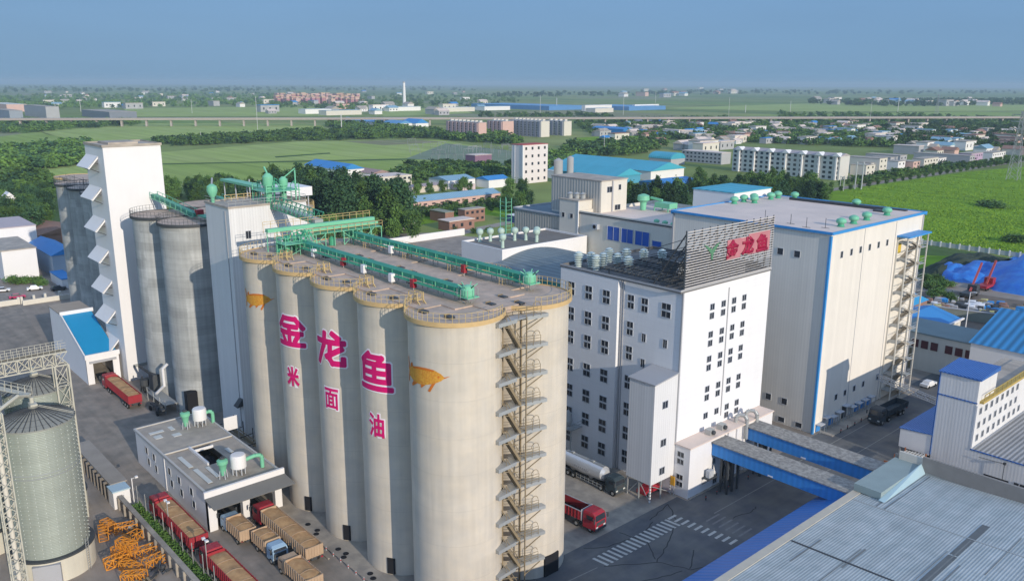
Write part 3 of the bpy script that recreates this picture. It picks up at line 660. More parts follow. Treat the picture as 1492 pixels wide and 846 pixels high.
# ------------------------------------------------------------------ white lift tower between the silo groups
an = empty('lift_tower', (-142, 65, 0), 'white sheet-clad lift tower with green machines on its roof, left of the beige silos', 'tower')
MB().box(-147.3, -137.4, 58.0, 72.6, 0, 42.0).build('wall', M_whitecorr, an)
mb = MB(); parapet(mb, -147.45, -137.25, 57.85, 72.75, 42.0, 0.3, 0.35); mb.box(-147.1,-137.6,58.2,72.4,42.0,42.12)
rf = mb.build('roof', M_roofgrey, an)
mb = MB()
for zz in (0.5, 1.0):
    mb.bar((-137.4,58,42.3+zz),(-137.4,72.6,42.3+zz),0.06); mb.bar((-147.2,58,42.3+zz),(-137.4,58,42.3+zz),0.06); mb.bar((-147.2,72.5,42.3+zz),(-137.4,72.5,42.3+zz),0.06)
for k in range(12): mb.bar((-137.4,58+k*1.32,42.3),(-137.4,58+k*1.32,43.3),0.05)
mb.build('railing', M_steel, rf)
MB().box(-147.38,-147.28,58,59,3,41).box(-139.0,-138.8,57.9,57.98,2,41.5).build('downpipe', M_greywall, an)
window(an, -137.38, 61.2, 37.2, 'x', 0.9, 1.3)
MB().hexa([(-139.4,57.99,6.2),(-137.6,57.99,6.2),(-137.6,57.99,7.6),(-139.2,57.99,7.4)],[(-139.4,56.9,6.0),(-137.6,56.9,6.0),(-137.6,56.9,6.2),(-139.2,56.9,6.1)]).build('door_canopy', M_darksteel, an)
# green machines on it
t = empty('rooftop_machine', (-142, 68.5, 42.1), 'green bucket lift heads on a railed platform above the lift tower', 'machinery')
b = MB(); b.box(-144.5,-138.5,65.5,72.2,44.0,44.12)
for x in (-144.3,-138.7):
    for y in (65.7,69,72.0): b.bar((x,y,42.1),(x,y,45.2),0.14)
for zz in (44.7,45.2):
    b.bar((-138.7,65.7,zz),(-138.7,72,zz),0.07); b.bar((-144.3,65.7,zz),(-144.3,72,zz),0.07); b.bar((-144.3,65.7,zz),(-138.7,65.7,zz),0.07)
b.build('platform', M_greenlt, t)
b = MB(); b.lathe(-140.6,67.0,[(0.6,42.2),(0.7,44.8),(0.95,45.2),(0.95,46.6),(0.4,47.2)],14); b.lathe(-141.5,70.4,[(0.5,42.2),(0.5,44.2),(0.8,44.7),(0.8,45.8),(0.3,46.3)],14)
b.bar((-140.6,67.0,47.0),(-141.8,67.0,48.2),0.25); b.bar((-141.5,70.4,46),(-140.2,72.2,47.8),0.2); b.bar((-139.2,71.6,42.2),(-139.2,71.6,47.6),0.2); b.build('lift_head', M_greenlt, t, smooth=True)
b = MB(); rr = random.Random(14)
for k in range(9): x = -144+k*0.6; y = 66+rr.random()*5.5; b.path([(x,y,42.2),(x,y,44.6+rr.random()*1.4),(x+0.5,y+0.4,45.6),(x+0.6,y+0.9,44.2)],0.08,6)
for k in range(6): b.bar((-144.3+k,65.7,42.2),(-143.3+k,65.7,44.0),0.07)
b.build('pipes', M_green, t)
b = MB()
for k in range(5): b.bar((-144.6,60.5+k*1.2,42.3),(-144.6,60.5+k*1.2,43.4),0.07)
b.bar((-144.6,60.5,43.4),(-144.6,65.3,43.4),0.08); b.bar((-144.6,60.5,42.9),(-144.6,65.3,42.9),0.08); b.build('railing', M_yellow, t)
t = empty('cyclone', (-146.2, 58.6, 42), 'big mint green cyclone perched on the near corner of the lift tower roof', 'machinery')
b = MB(); b.lathe(-146.0,58.9,[(0.3,42.1),(0.35,43.0),(0.8,43.7),(0.95,44.3),(0.85,45.0),(0.3,45.4)],16); b.build('body', M_greenlt, t, smooth=True)
MB().path([(-146,58.9,45.2),(-147.8,59.8,46.2)],0.16,8).build('pipe', M_steel, t)
# sloping bridge from the lift tower down to the deck
t = empty('conveyor_bridge', (-128, 62, 39), 'steel lattice conveyor bridge sloping from the lift tower to the cross gallery', 'conveyor')
b = MB(); p, q = Vector((-137.2,66.5,41.5)), Vector((-121.8,66.5,40.6))
for s in (-0.9, 0.9):
    for dz in (0, 1.7): b.bar(p+Vector((0,s,dz)), q+Vector((0,s,dz)), 0.14)
    for k in range(10):
        u = p+(q-p)*k/10+Vector((0,s,0)); v = p+(q-p)*(k+1)/10+Vector((0,s,1.7)); b.bar(u,v,0.09); b.bar(p+(q-p)*k/10+Vector((0,s,0)), p+(q-p)*k/10+Vector((0,s,1.7)),0.09)
b.build('lattice', M_green, t); b = MB(); b.bar(p+Vector((0,0,0.3)), q+Vector((0,0,0.3)), 1.5, 0.6); b.build('trough', M_steel, t)
t = empty('antenna_rack', (-121.5, 58, SZ), 'rack of thin upright rods beside the far left rim of the silo deck', 'mast')
b = MB()
for k in range(5): b.bar((-124.2+k*0.9,57.4+0.3*k,SZ),(-124.2+k*0.9,57.4+0.3*k,SZ+2.6-0.2*k),0.07)
b.build('rods', M_steel, t)
# ------------------------------------------------------------------ grey silos between the towers, and the shaded ones behind
gl = ['bare grey concrete silo just left of the lift tower, banded with pour marks', 'bare grey concrete silo partly behind the banded one, next to the tall white tower']
for (x, y, r, lb) in ((-158.3,59.3,5.75,gl[0]),(-170.2,58.3,5.75,gl[1])):
    t = silo(x, y, r, SZ+0.3, M_grey, lb, 'bare grey silos', band=M_darksteel, rails=[(-190, 10)], rail=M_darksteel)
for (x, lb) in ((-158.3,'bare grey silo in the second row behind the banded one, only its top showing'),(-170.2,'bare grey silo in the second row beside the tall white tower, only its top showing')):
    silo(x, 70.9, 5.7, SZ, M_grey, lb, 'bare grey silos', band=M_darksteel)
a = R(-40)
MB().box(-154.6,-153.0,53.6,55.6,0.1,5.2).build('doorway', M_dark, [o for o in COL.objects if o.get('label') == gl[0]][0])
t = empty('roof_deck', (-164.2, 65, 37), 'concrete deck filling in between the bare grey silo tops', 'roof deck'); MB().box(-169,-159.5,57,73,36.6,37.1).build('slab', M_roofdeck, t)
fl_ = ['dark shaded grey silo nearest behind the tall white tower', 'dark shaded grey silo second behind the tall white tower', 'dark shaded grey silo third behind the tall white tower', 'dark shaded grey silo at the far left end of its row']
for i in range(4):
    silo(-206.3-11.5*i, 61.9, 5.75, SZ, M_grey, fl_[i], 'bare grey silos', band=M_darksteel, rails=[(-180, 0)] , rail=M_darksteel)
silo(-262, 66.8, 5.6, SZ-0.4, M_grey, 'paler grey silo just showing past the far left end of the shaded row', 'bare grey silos')
t = empty('roof_deck', (-223, 68, 37), 'concrete deck behind the shaded grey silos with rust coloured edge', 'roof deck'); MB().box(-262,-203,62,69,36.4,37.0).build('slab', M_roofdeck, t)
t = empty('rooftop_machine', (-222, 68, 37), 'cluster of mint green machines on the deck of the shaded grey silos', 'machinery')
b = MB(); b.lathe(-232,64,[(0.8,37),(1.1,39),(0.5,40.4)],10)
for k in range(4): b.lathe(-218+k*3.2,63.5+k%2,[(0.9,37),(1.2,38.6),(0.5,39.6)],10)
b.box(-222,-206,65,65.8,38.6,39.6); b.build('drives', M_greenlt, t)
b = MB()
for k in range(12): b.bar((-246+k*4,60+(k%2),37),(-246+k*4,60+(k%2),39.0),0.08)
b.bar((-246,60.4,38.6),(-202,60.4,38.6),0.08); b.build('railing', M_darksteel, t)
# sloping green conveyors over the grey silos
for (p, q, lb) in (((-181.9,60.8,39.6),(-158.6,60.6,38.2),'green conveyor gallery sloping from the tall tower over the near grey silos'),((-168,69,39.8),(-148,66.5,39.3),'green conveyor gallery over the second row of grey silos')):
    t = empty('conveyor_gallery', p, lb, 'conveyor'); p = Vector(p); q = Vector(q)
    b = MB(); b.bar(p, q, 1.1, 0.7); b.build('trough', M_belt, t)
    b = MB()
    for s in (-0.8, 0.8): b.bar(p+Vector((0,s,0.8)), q+Vector((0,s,0.8)), 0.08); b.bar(p+Vector((0,s,-0.4)), q+Vector((0,s,-0.4)), 0.12)
    for k in range(9):
        for s in (-0.8, 0.8): u = p+(q-p)*k/8; b.bar(u+Vector((0,s,-0.4)), u+Vector((0,s,0.8)), 0.07)
    for k in (3,6,8): u = p+(q-p)*k/8; b.bar(u, Vector((u.x,u.y,37)), 0.14)
    b.build('frame', M_greenlt, t)
t = empty('rooftop_machine', (-155, 61, 37.3), 'green and red machine group at the lower end of the sloping conveyor', 'machinery')
b = MB(); b.box(-157.5,-153.2,60.2,62.2,38.2,38.4); b.lathe(-154,62.5,[(0.8,37.4),(1.0,39.2),(0.4,40)],12); b.lathe(-156.8,64,[(0.6,37.4),(0.8,38.8),(0.3,39.4)],12); b.build('drives', M_green, t, smooth=True)
MB().box(-159.2,-158.0,60.5,61.8,38.0,39.2).build('motor', M_red, t)
# pale green roofed shelter behind
t = empty('rooftop_shelter', (-172, 84, 37), 'white steel shelter with mint green roof behind the grey silos', 'shelter')
b = MB()
for x in (-186,-180,-174,-168,-163,-158):
    for y in (78,84): b.bar((x,y,37),(x,y,41),0.2)
b.build('posts', M_frame, t); MB().box(-187,-166,77.5,80.0,41,41.5).build('roof', M_greenlt, t); MB().box(-166,-157,77.5,84.5,40.2,42.0).build('cabin', M_white, t)
silo(-181.0, 71.5, 5.6, SZ, M_grey, 'bare grey silo hidden behind the tall white tower, only its deck edge showing', 'bare grey silos', band=M_darksteel)
for i, x in enumerate((-165,-176.5)): silo(x, 82.3, 5.6, SZ, M_grey, ['bare grey silo in the third row under the mint roofed shelter', 'bare grey silo in the third row behind the tall white tower'][i], 'bare grey silos', band=M_yellow, rails=[(-180,180)])
# ------------------------------------------------------------------ white ramp building with the blue roof, beside the tall tower
gz = empty('ramp_building', (-198, 47.5, 0), 'white unloading shed with steep bright blue roof and a truck at its open door', 'shed')
b = MB()
prof = [(-212,0),(-212,12.2),(-202,12.2),(-185.4,6.1)]
b.add([(x,44.6,z) for x, z in [(-212,0),(-185.4,0),(-185.4,6.0),(-202,12.0),(-212,12.0)]], [(0,1,2,3,4)])
b.box(-212,-211.7,44.6,51.0,0,12.0); b.add([(-212,51.2,0),(-185.4,51.2,0),(-185.4,51.2,6.0),(-202,51.2,12.0),(-212,51.2,12.0)], [(4,3,2,1,0)])
b.box(-185.7,-185.35,44.6,45.9,0,6.0); b.box(-185.7,-185.35,49.9,51.2,0,6.0); b.box(-185.7,-185.35,45.9,49.9,4.6,6.0)
b.build('wall', M_white, gz)
b = MB(); b.add([(-202,44.9,12.05),(-185.6,44.9,6.15),(-185.6,51.0,6.15),(-202,51.0,12.05)], [(0,1,2,3)]); b.add([(-202,44.9,11.9),(-185.6,44.9,5.95),(-185.6,51.0,5.95),(-202,51.0,11.9)], [(3,2,1,0)]); b.build('blue_roof', mat('bright_blue_roof',(0.015,0.27,0.50),0.5,0.08,0.3), gz)
b = MB(); b.box(-212.1,-201.8,44.5,51.3,12.05,12.3); b.build('flat_roof', mat('sand_roof',(0.42,0.35,0.28),0.9,0.15,0.4), gz)
b = MB(); b.box(-202,-201.7,44.4,51.4,11.9,12.75); b.box(-185.5,-185.1,44.4,51.4,5.7,6.7); b.bar((-202,44.6,12.2),(-185.3,44.6,6.2),0.25,0.35); b.build('roof_edge', M_white, gz)
MB().box(-185.34,-184.9,45.2,50.6,4.75,5.15).build('door_track', M_greywall, gz)
MB().box(-212,-186,45,50.9,0.1,0.13).build('floor', M_yard2, gz)
# ------------------------------------------------------------------ low white weighing house with tunnel lanes
hs = empty('weighing_house', (-124.6, 45.4, 0), 'low white flat-roofed house with drive-through lanes and dust units on its roof', 'shed')
b = MB()
b.box(-139.7,-109.6,39.8,40.1,0,6.0); b.box(-139.7,-139.4,40.1,51.0,0,6.0); b.box(-139.4,-124,50.7,51.0,0,6.0)
b.box(-110.4,-109.5,39.8,41.0,0,5.4); b.box(-110.4,-109.5,44.9,46.0,0,5.4); b.box(-110.4,-109.5,50.0,51.1,0,5.4)
b.box(-126.6,-126.3,39.72,39.8,0,6.0)
b.build('wall', M_white, hs)
b = MB(); b.box(-139.7,-126.4,39.8,51.0,6.0,6.15); b.box(-126.4,-118.5,39.8,43.9,5.85,6.05); b.box(-126.4,-118.5,46.9,51.0,5.85,6.05); b.box(-118.5,-109.4,39.8,51.0,5.85,6.05); b.box(-126.4,-126.1,43.9,46.9,5.85,6.05)
rf = b.build('roof', M_roofgrey, hs)
b = MB(); b.box(-126.5,-126.25,39.8,51.0,6.15,6.35); b.box(-139.9,-109.6,39.6,39.95,5.95,6.3); b.box(-139.9,-109.6,50.85,51.15,5.95,6.3); b.box(-139.9,-139.6,39.95,50.85,5.95,6.3); b.build('parapet', mat('pale_coping',(0.52,0.50,0.47),0.8,0.1,0.5), rf)
b = MB()
for (x0,x1,y0,y1) in ((-136.5,-135.6,40.9,43.2),(-134.6,-133.2,41.0,42.2),(-133.5,-132.2,43.6,44.9),(-137.0,-135.2,44.2,44.9),(-124,-119.2,41.0,41.7),(-118.2,-112.4,41.2,41.9),(-117.8,-113.5,42.9,43.5),(-122.4,-120.4,47.9,48.6)): b.box(x0,x1,y0,y1,6.16,6.22)
b.build('skylight', M_skylight, rf)
b = MB(); b.box(-125.9,-118.6,43.95,46.85,4.2,4.25); b.build('light_well', M_dark, rf)
b = MB(); b.box(-124.5,-124.3,43.9,46.9,6.06,6.5); b.box(-126.2,-118.5,43.6,43.9,6.06,6.5); b.build('well_kerb', M_white, rf)
# sloping canopy over the lane mouths
b = MB(); b.box(-109.6,-109.2,39.3,51.6,5.5,6.5); b.build('fascia', M_white, hs)
b = MB(); b.hexa([(-109.2,39.3,5.4),(-107.0,39.7,4.5),(-107.0,52.2,4.5),(-109.2,51.6,5.4)],[(-109.2,39.3,5.6),(-107.0,39.7,4.62),(-107.0,52.2,4.62),(-109.2,51.6,5.6)]); b.build('canopy', mat('dark_canopy',(0.16,0.16,0.155),0.7,0.1,0.5), hs)
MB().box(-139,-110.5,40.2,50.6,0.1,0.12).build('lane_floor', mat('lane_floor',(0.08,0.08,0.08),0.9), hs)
b = MB(); b.box(-139,-96,43.6,43.9,0.1,0.3); b.box(-139,-92,48.9,49.15,0.1,0.25); b.build('lane_kerb', M_yard2, hs)
for x in (-135.2,-132.0,-123.6,-120.4,-117.2):
    pass
for x in (-134.6,-131.2,-124.4,-120.4,-115.6):
    window(hs, x, 39.79, 4.1, 'y', 1.15, 1.2, 1); window(hs, x+0.6, 39.79, 2.3, 'y', 1.15, 1.2, 1)
def dust_unit(x, y, s, label):
    t = empty('dust_collector', (x, y, 6.15), label, 'dust collector', 'dust collectors on the weighing house')
    z = 6.15
    b = MB(); b.lathe(x, y+1.6, [(1.15,z+1.1),(1.15,z+2.9),(1.0,z+3.1),(0.3,z+3.15)], 20); b.build('drum', M_white, t, smooth=True)
    b = MB()
    for a_ in range(0, 360, 45): b.bar((x+0.95*math.cos(R(a_)),y+1.6+0.95*math.sin(R(a_)),z),(x+0.95*math.cos(R(a_)),y+1.6+0.95*math.sin(R(a_)),z+1.2),0.13)
    for a_ in range(0, 360, 90): b.bar((x+0.6*math.cos(R(a_)),y-0.8+0.6*math.sin(R(a_)),z),(x+0.5*math.cos(R(a_)),y-0.8+0.5*math.sin(R(a_)),z+1.3),0.1)
    b.build('leg', M_frame, t)
    b = MB(); b.lathe(x, y-0.8, [(0.3,z+0.5),(0.45,z+1.3),(0.62,z+2.2),(0.8,z+2.4),(0.8,z+2.9),(0.4,z+3.1)], 14); b.build('cyclone', M_greenlt, t, smooth=True)
    MB().lathe(x, y-0.8, [(0.3,z+3.1),(0.45,z+3.2),(0.3,z+3.4)], 10).build('cap', M_darksteel, t)
    b = MB(); b.path([(x,y+2.6,z+1.9),(x+0.1,y+4.2*s,z+2.15),(x+0.2,y+5.0*s,z+2.0),(x+0.25,y+5.2*s,z+1.6),(x+0.25,y+5.2*s,z)],0.30,12); b.build('pipe', M_greenlt, t, smooth=True)
dust_unit(-134.3, 47.2, 0.72, 'white drum and green cyclone at the back end of the weighing house roof')
dust_unit(-112.6, 44.4, 1.0, 'white drum with long green elbow pipe above the lane mouths')
# pipe rack and timber clutter between house and lift tower
t = empty('pipe_rack', (-134, 54, 0), 'rack of brown pipes and planks beside the foot of the lift tower', 'rack')
b = MB(); rr = random.Random(3)
for k in range(14):
    y = 52.6+0.32*k; b.bar((-141+rr.uniform(-1,1),y,1.0+0.1*(k%3)+rr.uniform(0,1.2)),(-127+rr.uniform(-2,2),y+rr.uniform(-.3,.3),1.2+rr.uniform(0,1.4)),0.14)
b.build('pipes', M_rust, t)
b = MB()
for x in (-141,-137,-133,-129):
    b.bar((x,52.3,0),(x,52.3,3.2),0.14); b.bar((x,57.4,0),(x,57.4,3.6),0.14); b.bar((x,52.3,2.2),(x,57.4,2.6),0.12)
b.build('frame', M_darksteel, t)
t = empty('sign_board', (-131, 51.9, 0), 'white board standing behind the weighing house roof edge', 'board'); MB().box(-131.2,-131.05,51.6,54.2,5.2,7.6).build('panel', M_white, t); MB().box(-131.18,-131.02,51.7,51.9,0,5.2).box(-131.18,-131.02,54.0,54.15,0,5.2).build('post', M_steel, t)
# loading spouts and dark pipes at the foot of the grey silos
t = empty('loading_spout', (-165, 52, 0), 'white bent spout and dark hoppers at the foot of the grey silos', 'loading equipment')
b = MB(); b.path([(-161.5,53.3,9),(-162.2,52.6,8),(-162.2,52.6,4.5),(-164.5,51.6,2.4)],0.28,10); b.build('spout', M_white, t, smooth=True)
b = MB(); b.box(-169.5,-167.0,52.0,53.4,1.6,5.4); b.lathe(-171.8,51.8,[(0.2,0.6),(0.9,2.2),(0.9,3.4)],12); b.bar((-176,52.4,5.0),(-166,52.0,5.6),0.4); b.bar((-174,51.6,0),(-172.2,51.6,4),0.2); b.build('hopper', M_darksteel, t)
b = MB(); b.box(-168,-158,50.9,53.4,1.9,2.0)
for x in (-168,-164.5,-161,-158): b.bar((x,51,0),(x,51,3.0),0.12); b.bar((x,53.2,0),(x,53.2,2),0.12)
b.bar((-168,51,3),(-158,51,3),0.08); b.build('platform', M_steel, t)
t = empty('farm_machine', (-160, 50.2, 0), 'dark wheeled elevator machine parked in the shade below the grey silos', 'machine')
b = MB(); b.bar((-164,50.4,0.9),(-156.5,50.2,1.6),0.7,0.3); b.bar((-162,49.9,0.7),(-158,49.9,2.6),0.18); b.box(-159.6,-158.2,49.6,50.8,0.7,1.8); b.build('body', M_darksteel, t)
for x in (-162.4,-158.6): MB().tube((x,49.4,0.5),(x,49.7,0.5),0.5,14).build('wheel', M_tyre, t)
# ------------------------------------------------------------------ bollards along the apron
rr = random.Random(5)
bo = empty('bollard', (-104.0, 49.9, 0), 'short red and white bollard along the kerb below the beige silos', 'bollard', 'red and white bollards along the silo kerb')
MB().tube((0,0,0),(0,0,0.65),0.07,8).build('post', M_frame, bo, local=True); MB().tube((0,0,0.32),(0,0,0.5),0.08,8).build('red_band', M_trimred, bo, local=True)
for k in range(1, 15):
    c = copy_tree(bo); c.location = (-104.0+1.95*k, 49.9, 0)
# dark drain covers on the apron
for k, (x, y) in enumerate(((-102,51.3),(-99.6,51.5),(-98.8,50.9),(-93.2,51.2),(-91.5,51.4),(-90.9,50.7),(-85.2,51.3),(-84,51.0))):
    t = tag(MB().lathe(x, y, [(0.42,0.22),(0.4,0.27)], 10).build('drain_cover', M_dark), 'round dark drain cover on the apron under the beige silos', 'drain cover', 'drain covers on the silo apron')
# ------------------------------------------------------------------ trucks
def wheel(parent, x, y, r=0.5, w=0.32):
    s = 1 if y > 0 else -1
    o = MB().tube((x,y-w/2,r),(x,y+w/2,r), r, 16).build('wheel', M_tyre, parent, local=True)
    MB().tube((x,y+s*w/2,r),(x,y+s*(w/2+0.03),r), r*0.5, 10).build('rim', M_steel, o, local=True)
def cab(t, x0, paint, w=2.45, h=3.2, L=2.3):
    """cab whose front faces local +X, its back at x0"""
    b = MB(); z0 = 0.55; x1 = x0+L
    b.hexa([(x0,-w/2,z0),(x1,-w/2,z0),(x1,w/2,z0),(x0,w/2,z0)],[(x0,-w/2,1.9),(x1,-w/2,1.9),(x1,w/2,1.9),(x0,w/2,1.9)])
    b.hexa([(x0,-w/2,1.9),(x1,-w/2,1.9),(x1,w/2,1.9),(x0,w/2,1.9)],[(x0,-w/2+.06,h-0.25),(x1-0.22,-w/2+.06,h-0.25),(x1-0.22,w/2-.06,h-0.25),(x0,w/2-.06,h-0.25)])
    b.hexa([(x0,-w/2+.06,h-0.25),(x1-0.22,-w/2+.06,h-0.25),(x1-0.22,w/2-.06,h-0.25),(x0,w/2-.06,h-0.25)],[(x0+.05,-w/2+.2,h),(x1-0.7,-w/2+.2,h),(x1-0.7,w/2-.2,h),(x0+.05,w/2-.2,h)])
    c = b.build('cab', paint, t, local=True)
    b = MB(); b.add([(x1-0.01,-w/2+.15,1.95),(x1-0.01,w/2-.15,1.95),(x1-0.20,w/2-.2,h-0.35),(x1-0.20,-w/2+.2,h-0.35)],[(0,1,2,3)])
    for v in range(len(b.v)): b.v[v] = (b.v[v][0]+0.03, b.v[v][1], b.v[v][2])
    b.build('windscreen', M_glass, c, local=True)
    for s in (-1, 1):
        MB().box(x0+0.7,x1-0.45,s*(w/2-0.005)-0.02,s*(w/2-0.005)+0.02,1.95,h-0.5).build('side_window', M_glass, c, local=True)
        MB().box(x1-0.01,x1+0.04,s*0.85-0.22,s*0.85+0.22,0.85,1.1).build('headlight', M_skylight, c, local=True)
        MB().bar((x1-0.1,s*w/2,2.6),(x1+0.15,s*(w/2+0.3),2.6),0.06).box(x1+0.05,x1+0.15,s*(w/2+0.3)-0.12,s*(w/2+0.3)+0.12,1.9,2.6).build('mirror', M_darksteel, c, local=True)
    MB().box(x1-0.01,x1+0.05,-w/2+0.3,w/2-0.3,1.2,1.75).box(x1-0.1,x1+0.1,-w/2,w/2,0.45,0.8).build('grille', M_darksteel, c, local=True)
    return c
def bed(t, x0, x1, paint, w=2.5, z0=1.35, z1=2.95, load=M_grain, tarp=False, ribs=True, edge=None):
    b = MB(); k = 0.07
    b.box(x0,x1,-w/2,w/2,z0,z0+0.1); b.box(x0,x1,-w/2,-w/2+k,z0+0.1,z1); b.box(x0,x1,w/2-k,w/2,z0+0.1,z1); b.box(x0,x0+k,-w/2+k,w/2-k,z0+0.1,z1); b.box(x1-k,x1,-w/2+k,w/2-k,z0+0.1,z1+0.15)
    bd = b.build('cargo_bed', paint, t, local=True)
    b = MB(); x = x0+0.1
    while x < x1:
        b.box(x-0.05,x+0.05,-w/2-0.07,-w/2,z0,z1); b.box(x-0.05,x+0.05,w/2,w/2+0.07,z0,z1); x += 0.62
    for y in (-0.8,-0.4,0,0.4,0.8): b.box(x0-0.07,x0,y-0.06,y+0.06,z0,z1)
    for zz in (z0+0.1, z1-0.08): b.box(x0-0.06,x0,-w/2,w/2,zz-0.05,zz+0.05)
    b.build('ribs', edge or paint, bd, local=True)
    MB().box(x0-0.06,x0,-w/2+0.1,-w/2+0.4,0.95,1.15).box(x0-0.06,x0,w/2-0.4,w/2-0.1,0.95,1.15).build('tail_lamp', M_red, bd, local=True)
    if load:
        n = max(4, int((x1-x0)/0.9)); g = []; rr = random.Random(int(x1*10)+n)
        vs = []; fs = []
        for i in range(n+1):
            for j in range(7):
                x = x0+k+(x1-x0-2*k)*i/n; y = (-w/2+k)+(w-2*k)*j/6
                z = z1-0.22+0.30*math.sin(PI*j/6)*(0.7+0.35*math.sin(i*1.35))+rr.uniform(-.03,.03)
                if i in (0, n): z -= 0.1
                vs.append((x,y,z))
        for i in range(n):
            for j in range(6): a_ = i*7+j; fs.append((a_,a_+7,a_+8,a_+1))
        b = MB(); b.add(vs, fs); ld = b.build('load', load, t, smooth=True, local=True)
        b = MB()
        for i in range(2, n-1, 3):
            x = x0+k+(x1-x0-2*k)*i/n; pts_ = [(x, (-w/2+k)+(w-2*k)*j/6, vs[i*7+j][2]+0.03) for j in range(7)]
            for u_, v_ in zip(pts_[:-1], pts_[1:]): b.bar(u_, v_, 0.05)
        b.build('rope', M_beigebed, ld, local=True)
    return bd
def semi(loc, rz, label, group, paint=M_red, bedp=M_darkred, load=M_grain, L=13.0, edge=None):
    t = empty('grain_truck', loc, label, 'truck', group, rz)
    x0 = -L-3.4
    b = MB(); b.box(x0+0.2,2.2,-0.45,0.45,0.75,1.1); b.box(x0+0.2,-3.4,-1.15,1.15,1.1,1.34); b.build('chassis', M_darksteel, t, local=True)
    cab(t, 0.0, paint)
    bed(t, x0, -3.4+3.2-0.5, bedp, load=load, edge=edge) if False else bed(t, x0, -0.5, bedp, load=load, edge=edge)
    for x in (1.5, -1.6, -2.9, x0+1.4, x0+2.7, x0+4.0):
        for y in (-1.05, 1.05): wheel(t, x, y)
    return t
GT = 'red grain trucks with tan loads'
semi((-118.4, 36.4, 0.09), PI, 'red grain truck between the green strip and the weighing house, whole and loaded', GT, L=10.4)
semi((-99.6, 36.5, 0.09), PI, 'red grain truck queuing at the bottom edge, cab and front load in view', GT)
semi((-105.8, 46.9, 0.09), PI, 'red-cabbed grain truck with long faded bed leaving the weighing house lane beside the silos', GT, bedp=M_beigebed, L=10.6)
semi((-179.6, 47.6, 0.09), PI, 'red grain truck backing out of the blue roofed shed by the tall tower', GT, L=11.5)
def small_truck(loc, rz, label, paint, bedp, load, L=4.6, n='small_truck'):
    t = empty(n, loc, label, 'truck', None, rz)
    MB().box(-L-0.3,1.8,-0.4,0.4,0.6,0.9).build('chassis', M_darksteel, t, local=True)
    cab(t, 0.0, paint, 2.2, 2.6, 1.9); bed(t, -L-0.4, -0.3, bedp, w=2.35, z0=1.0, z1=2.6, load=load)
    for x in (1.2, -L+1.0): 
        for y in (-0.95, 0.95): wheel(t, x, y, 0.45)
    return t
small_truck((-107.4, 42.4, 0.09), PI, 'small truck with tan load driving into the left lane of the weighing house', M_cabblue, M_beigebed, M_grain)
small_truck((-97.2, 43.7, 0.09), 0.0, 'small pale blue cabbed truck with tan load facing down the lane', M_cabblue, M_beigebed, M_grain, 4.0)
small_truck((-91.8, 43.6, 0.09), PI, 'beige truck with tan load half out of view at the bottom edge', M_beigebed, M_beigebed, M_grain, 5.6)
# tipper beside the near silo, facing the road
t = empty('tipper_truck', (-75.0, 81.9, 0.09), 'red tipper truck with empty bed nosing out beside the near silo', 'truck', None, R(4))
MB().box(-6.6,2.2,-0.45,0.45,0.75,1.15).build('chassis', M_darksteel, t, local=True)
cab(t, 0.3, M_red, 2.5, 3.1); bd = bed(t, -6.9, -0.1, M_darkred, z0=1.3, z1=2.7, load=None)
MB().box(-0.1,0.0,-1.25,1.25,1.3,3.0).box(-6.9,-0.1,-1.27,-1.17,2.66,2.76).box(-6.9,-0.1,1.17,1.27,2.66,2.76).build('rim_rail', M_frame, bd, local=True)
MB().box(-6.8,-0.2,-1.1,1.1,1.42,1.46).build('bed_floor', M_dark, bd, local=True)
for x in (1.6,-1.0,-4.4,-5.8):
    for y in (-1.05,1.05): wheel(t, x, y)
# bulk tanker in the shade of the mill
t = empty('bulk_tanker', (-80.6, 92.6, 0.09), 'silver bulk powder tanker parked along the foot of the mill', 'truck', None, 0.0)
b = MB(); b.tube((-9.6,0,2.45),(-9.2,0,2.45),0.75,20,1.2); b.tube((-9.2,0,2.45),(-5.0,0,2.35),1.2,20,1.32,caps=False); b.tube((-5.0,0,2.35),(-0.6,0,2.45),1.32,20,1.2,caps=False); b.tube((-0.6,0,2.45),(-0.1,0,2.5),1.2,20,0.7)
b.lathe(-7.2,0,[(0.55,0.9),(1.0,1.8)],12); b.lathe(-3.2,0,[(0.55,0.9),(1.0,1.8)],12)
tk = b.build('tank', M_chrome, t, smooth=True, local=True)
MB().box(-9,-0.6,-0.3,0.3,3.66,3.7).bar((-9.4,-1.1,1.2),(-9.4,-1.1,2.6),0.06).box(-8.0,-7.4,-0.25,0.25,3.7,3.85).box(-3.5,-2.9,-0.25,0.25,3.7,3.85).build('catwalk', M_steel, tk, local=True)
MB().box(-9.6,2.2,-0.4,0.4,0.75,1.05).build('chassis', M_darksteel, t, local=True)
b = MB(); b.bar((-5.6,-1.2,1.0),(-0.2,-1.2,1.0),0.07); b.bar((-5.6,-1.2,0.55),(-0.2,-1.2,0.55),0.07)
for k in range(7): b.bar((-5.6+0.9*k,-1.2,0.5),(-5.6+0.9*k,-1.2,1.2),0.05)
b.build('side_guard', M_steel, t, local=True)
b = MB()
for k in range(8): b.box(-6.0+k*0.42,-5.78+k*0.42,-1.34,-1.30,2.35,2.62)
b.build('tank_lettering', M_greywall, tk, local=True)
cab(t, 0.7, mat('dark_cab_paint',(0.05,0.07,0.08),0.4), 2.4, 2.9, 2.1)
for x in (2.2,-0.3,-6.4,-7.6,-8.8):
    for y in (-1.05,1.05): wheel(t, x, y)
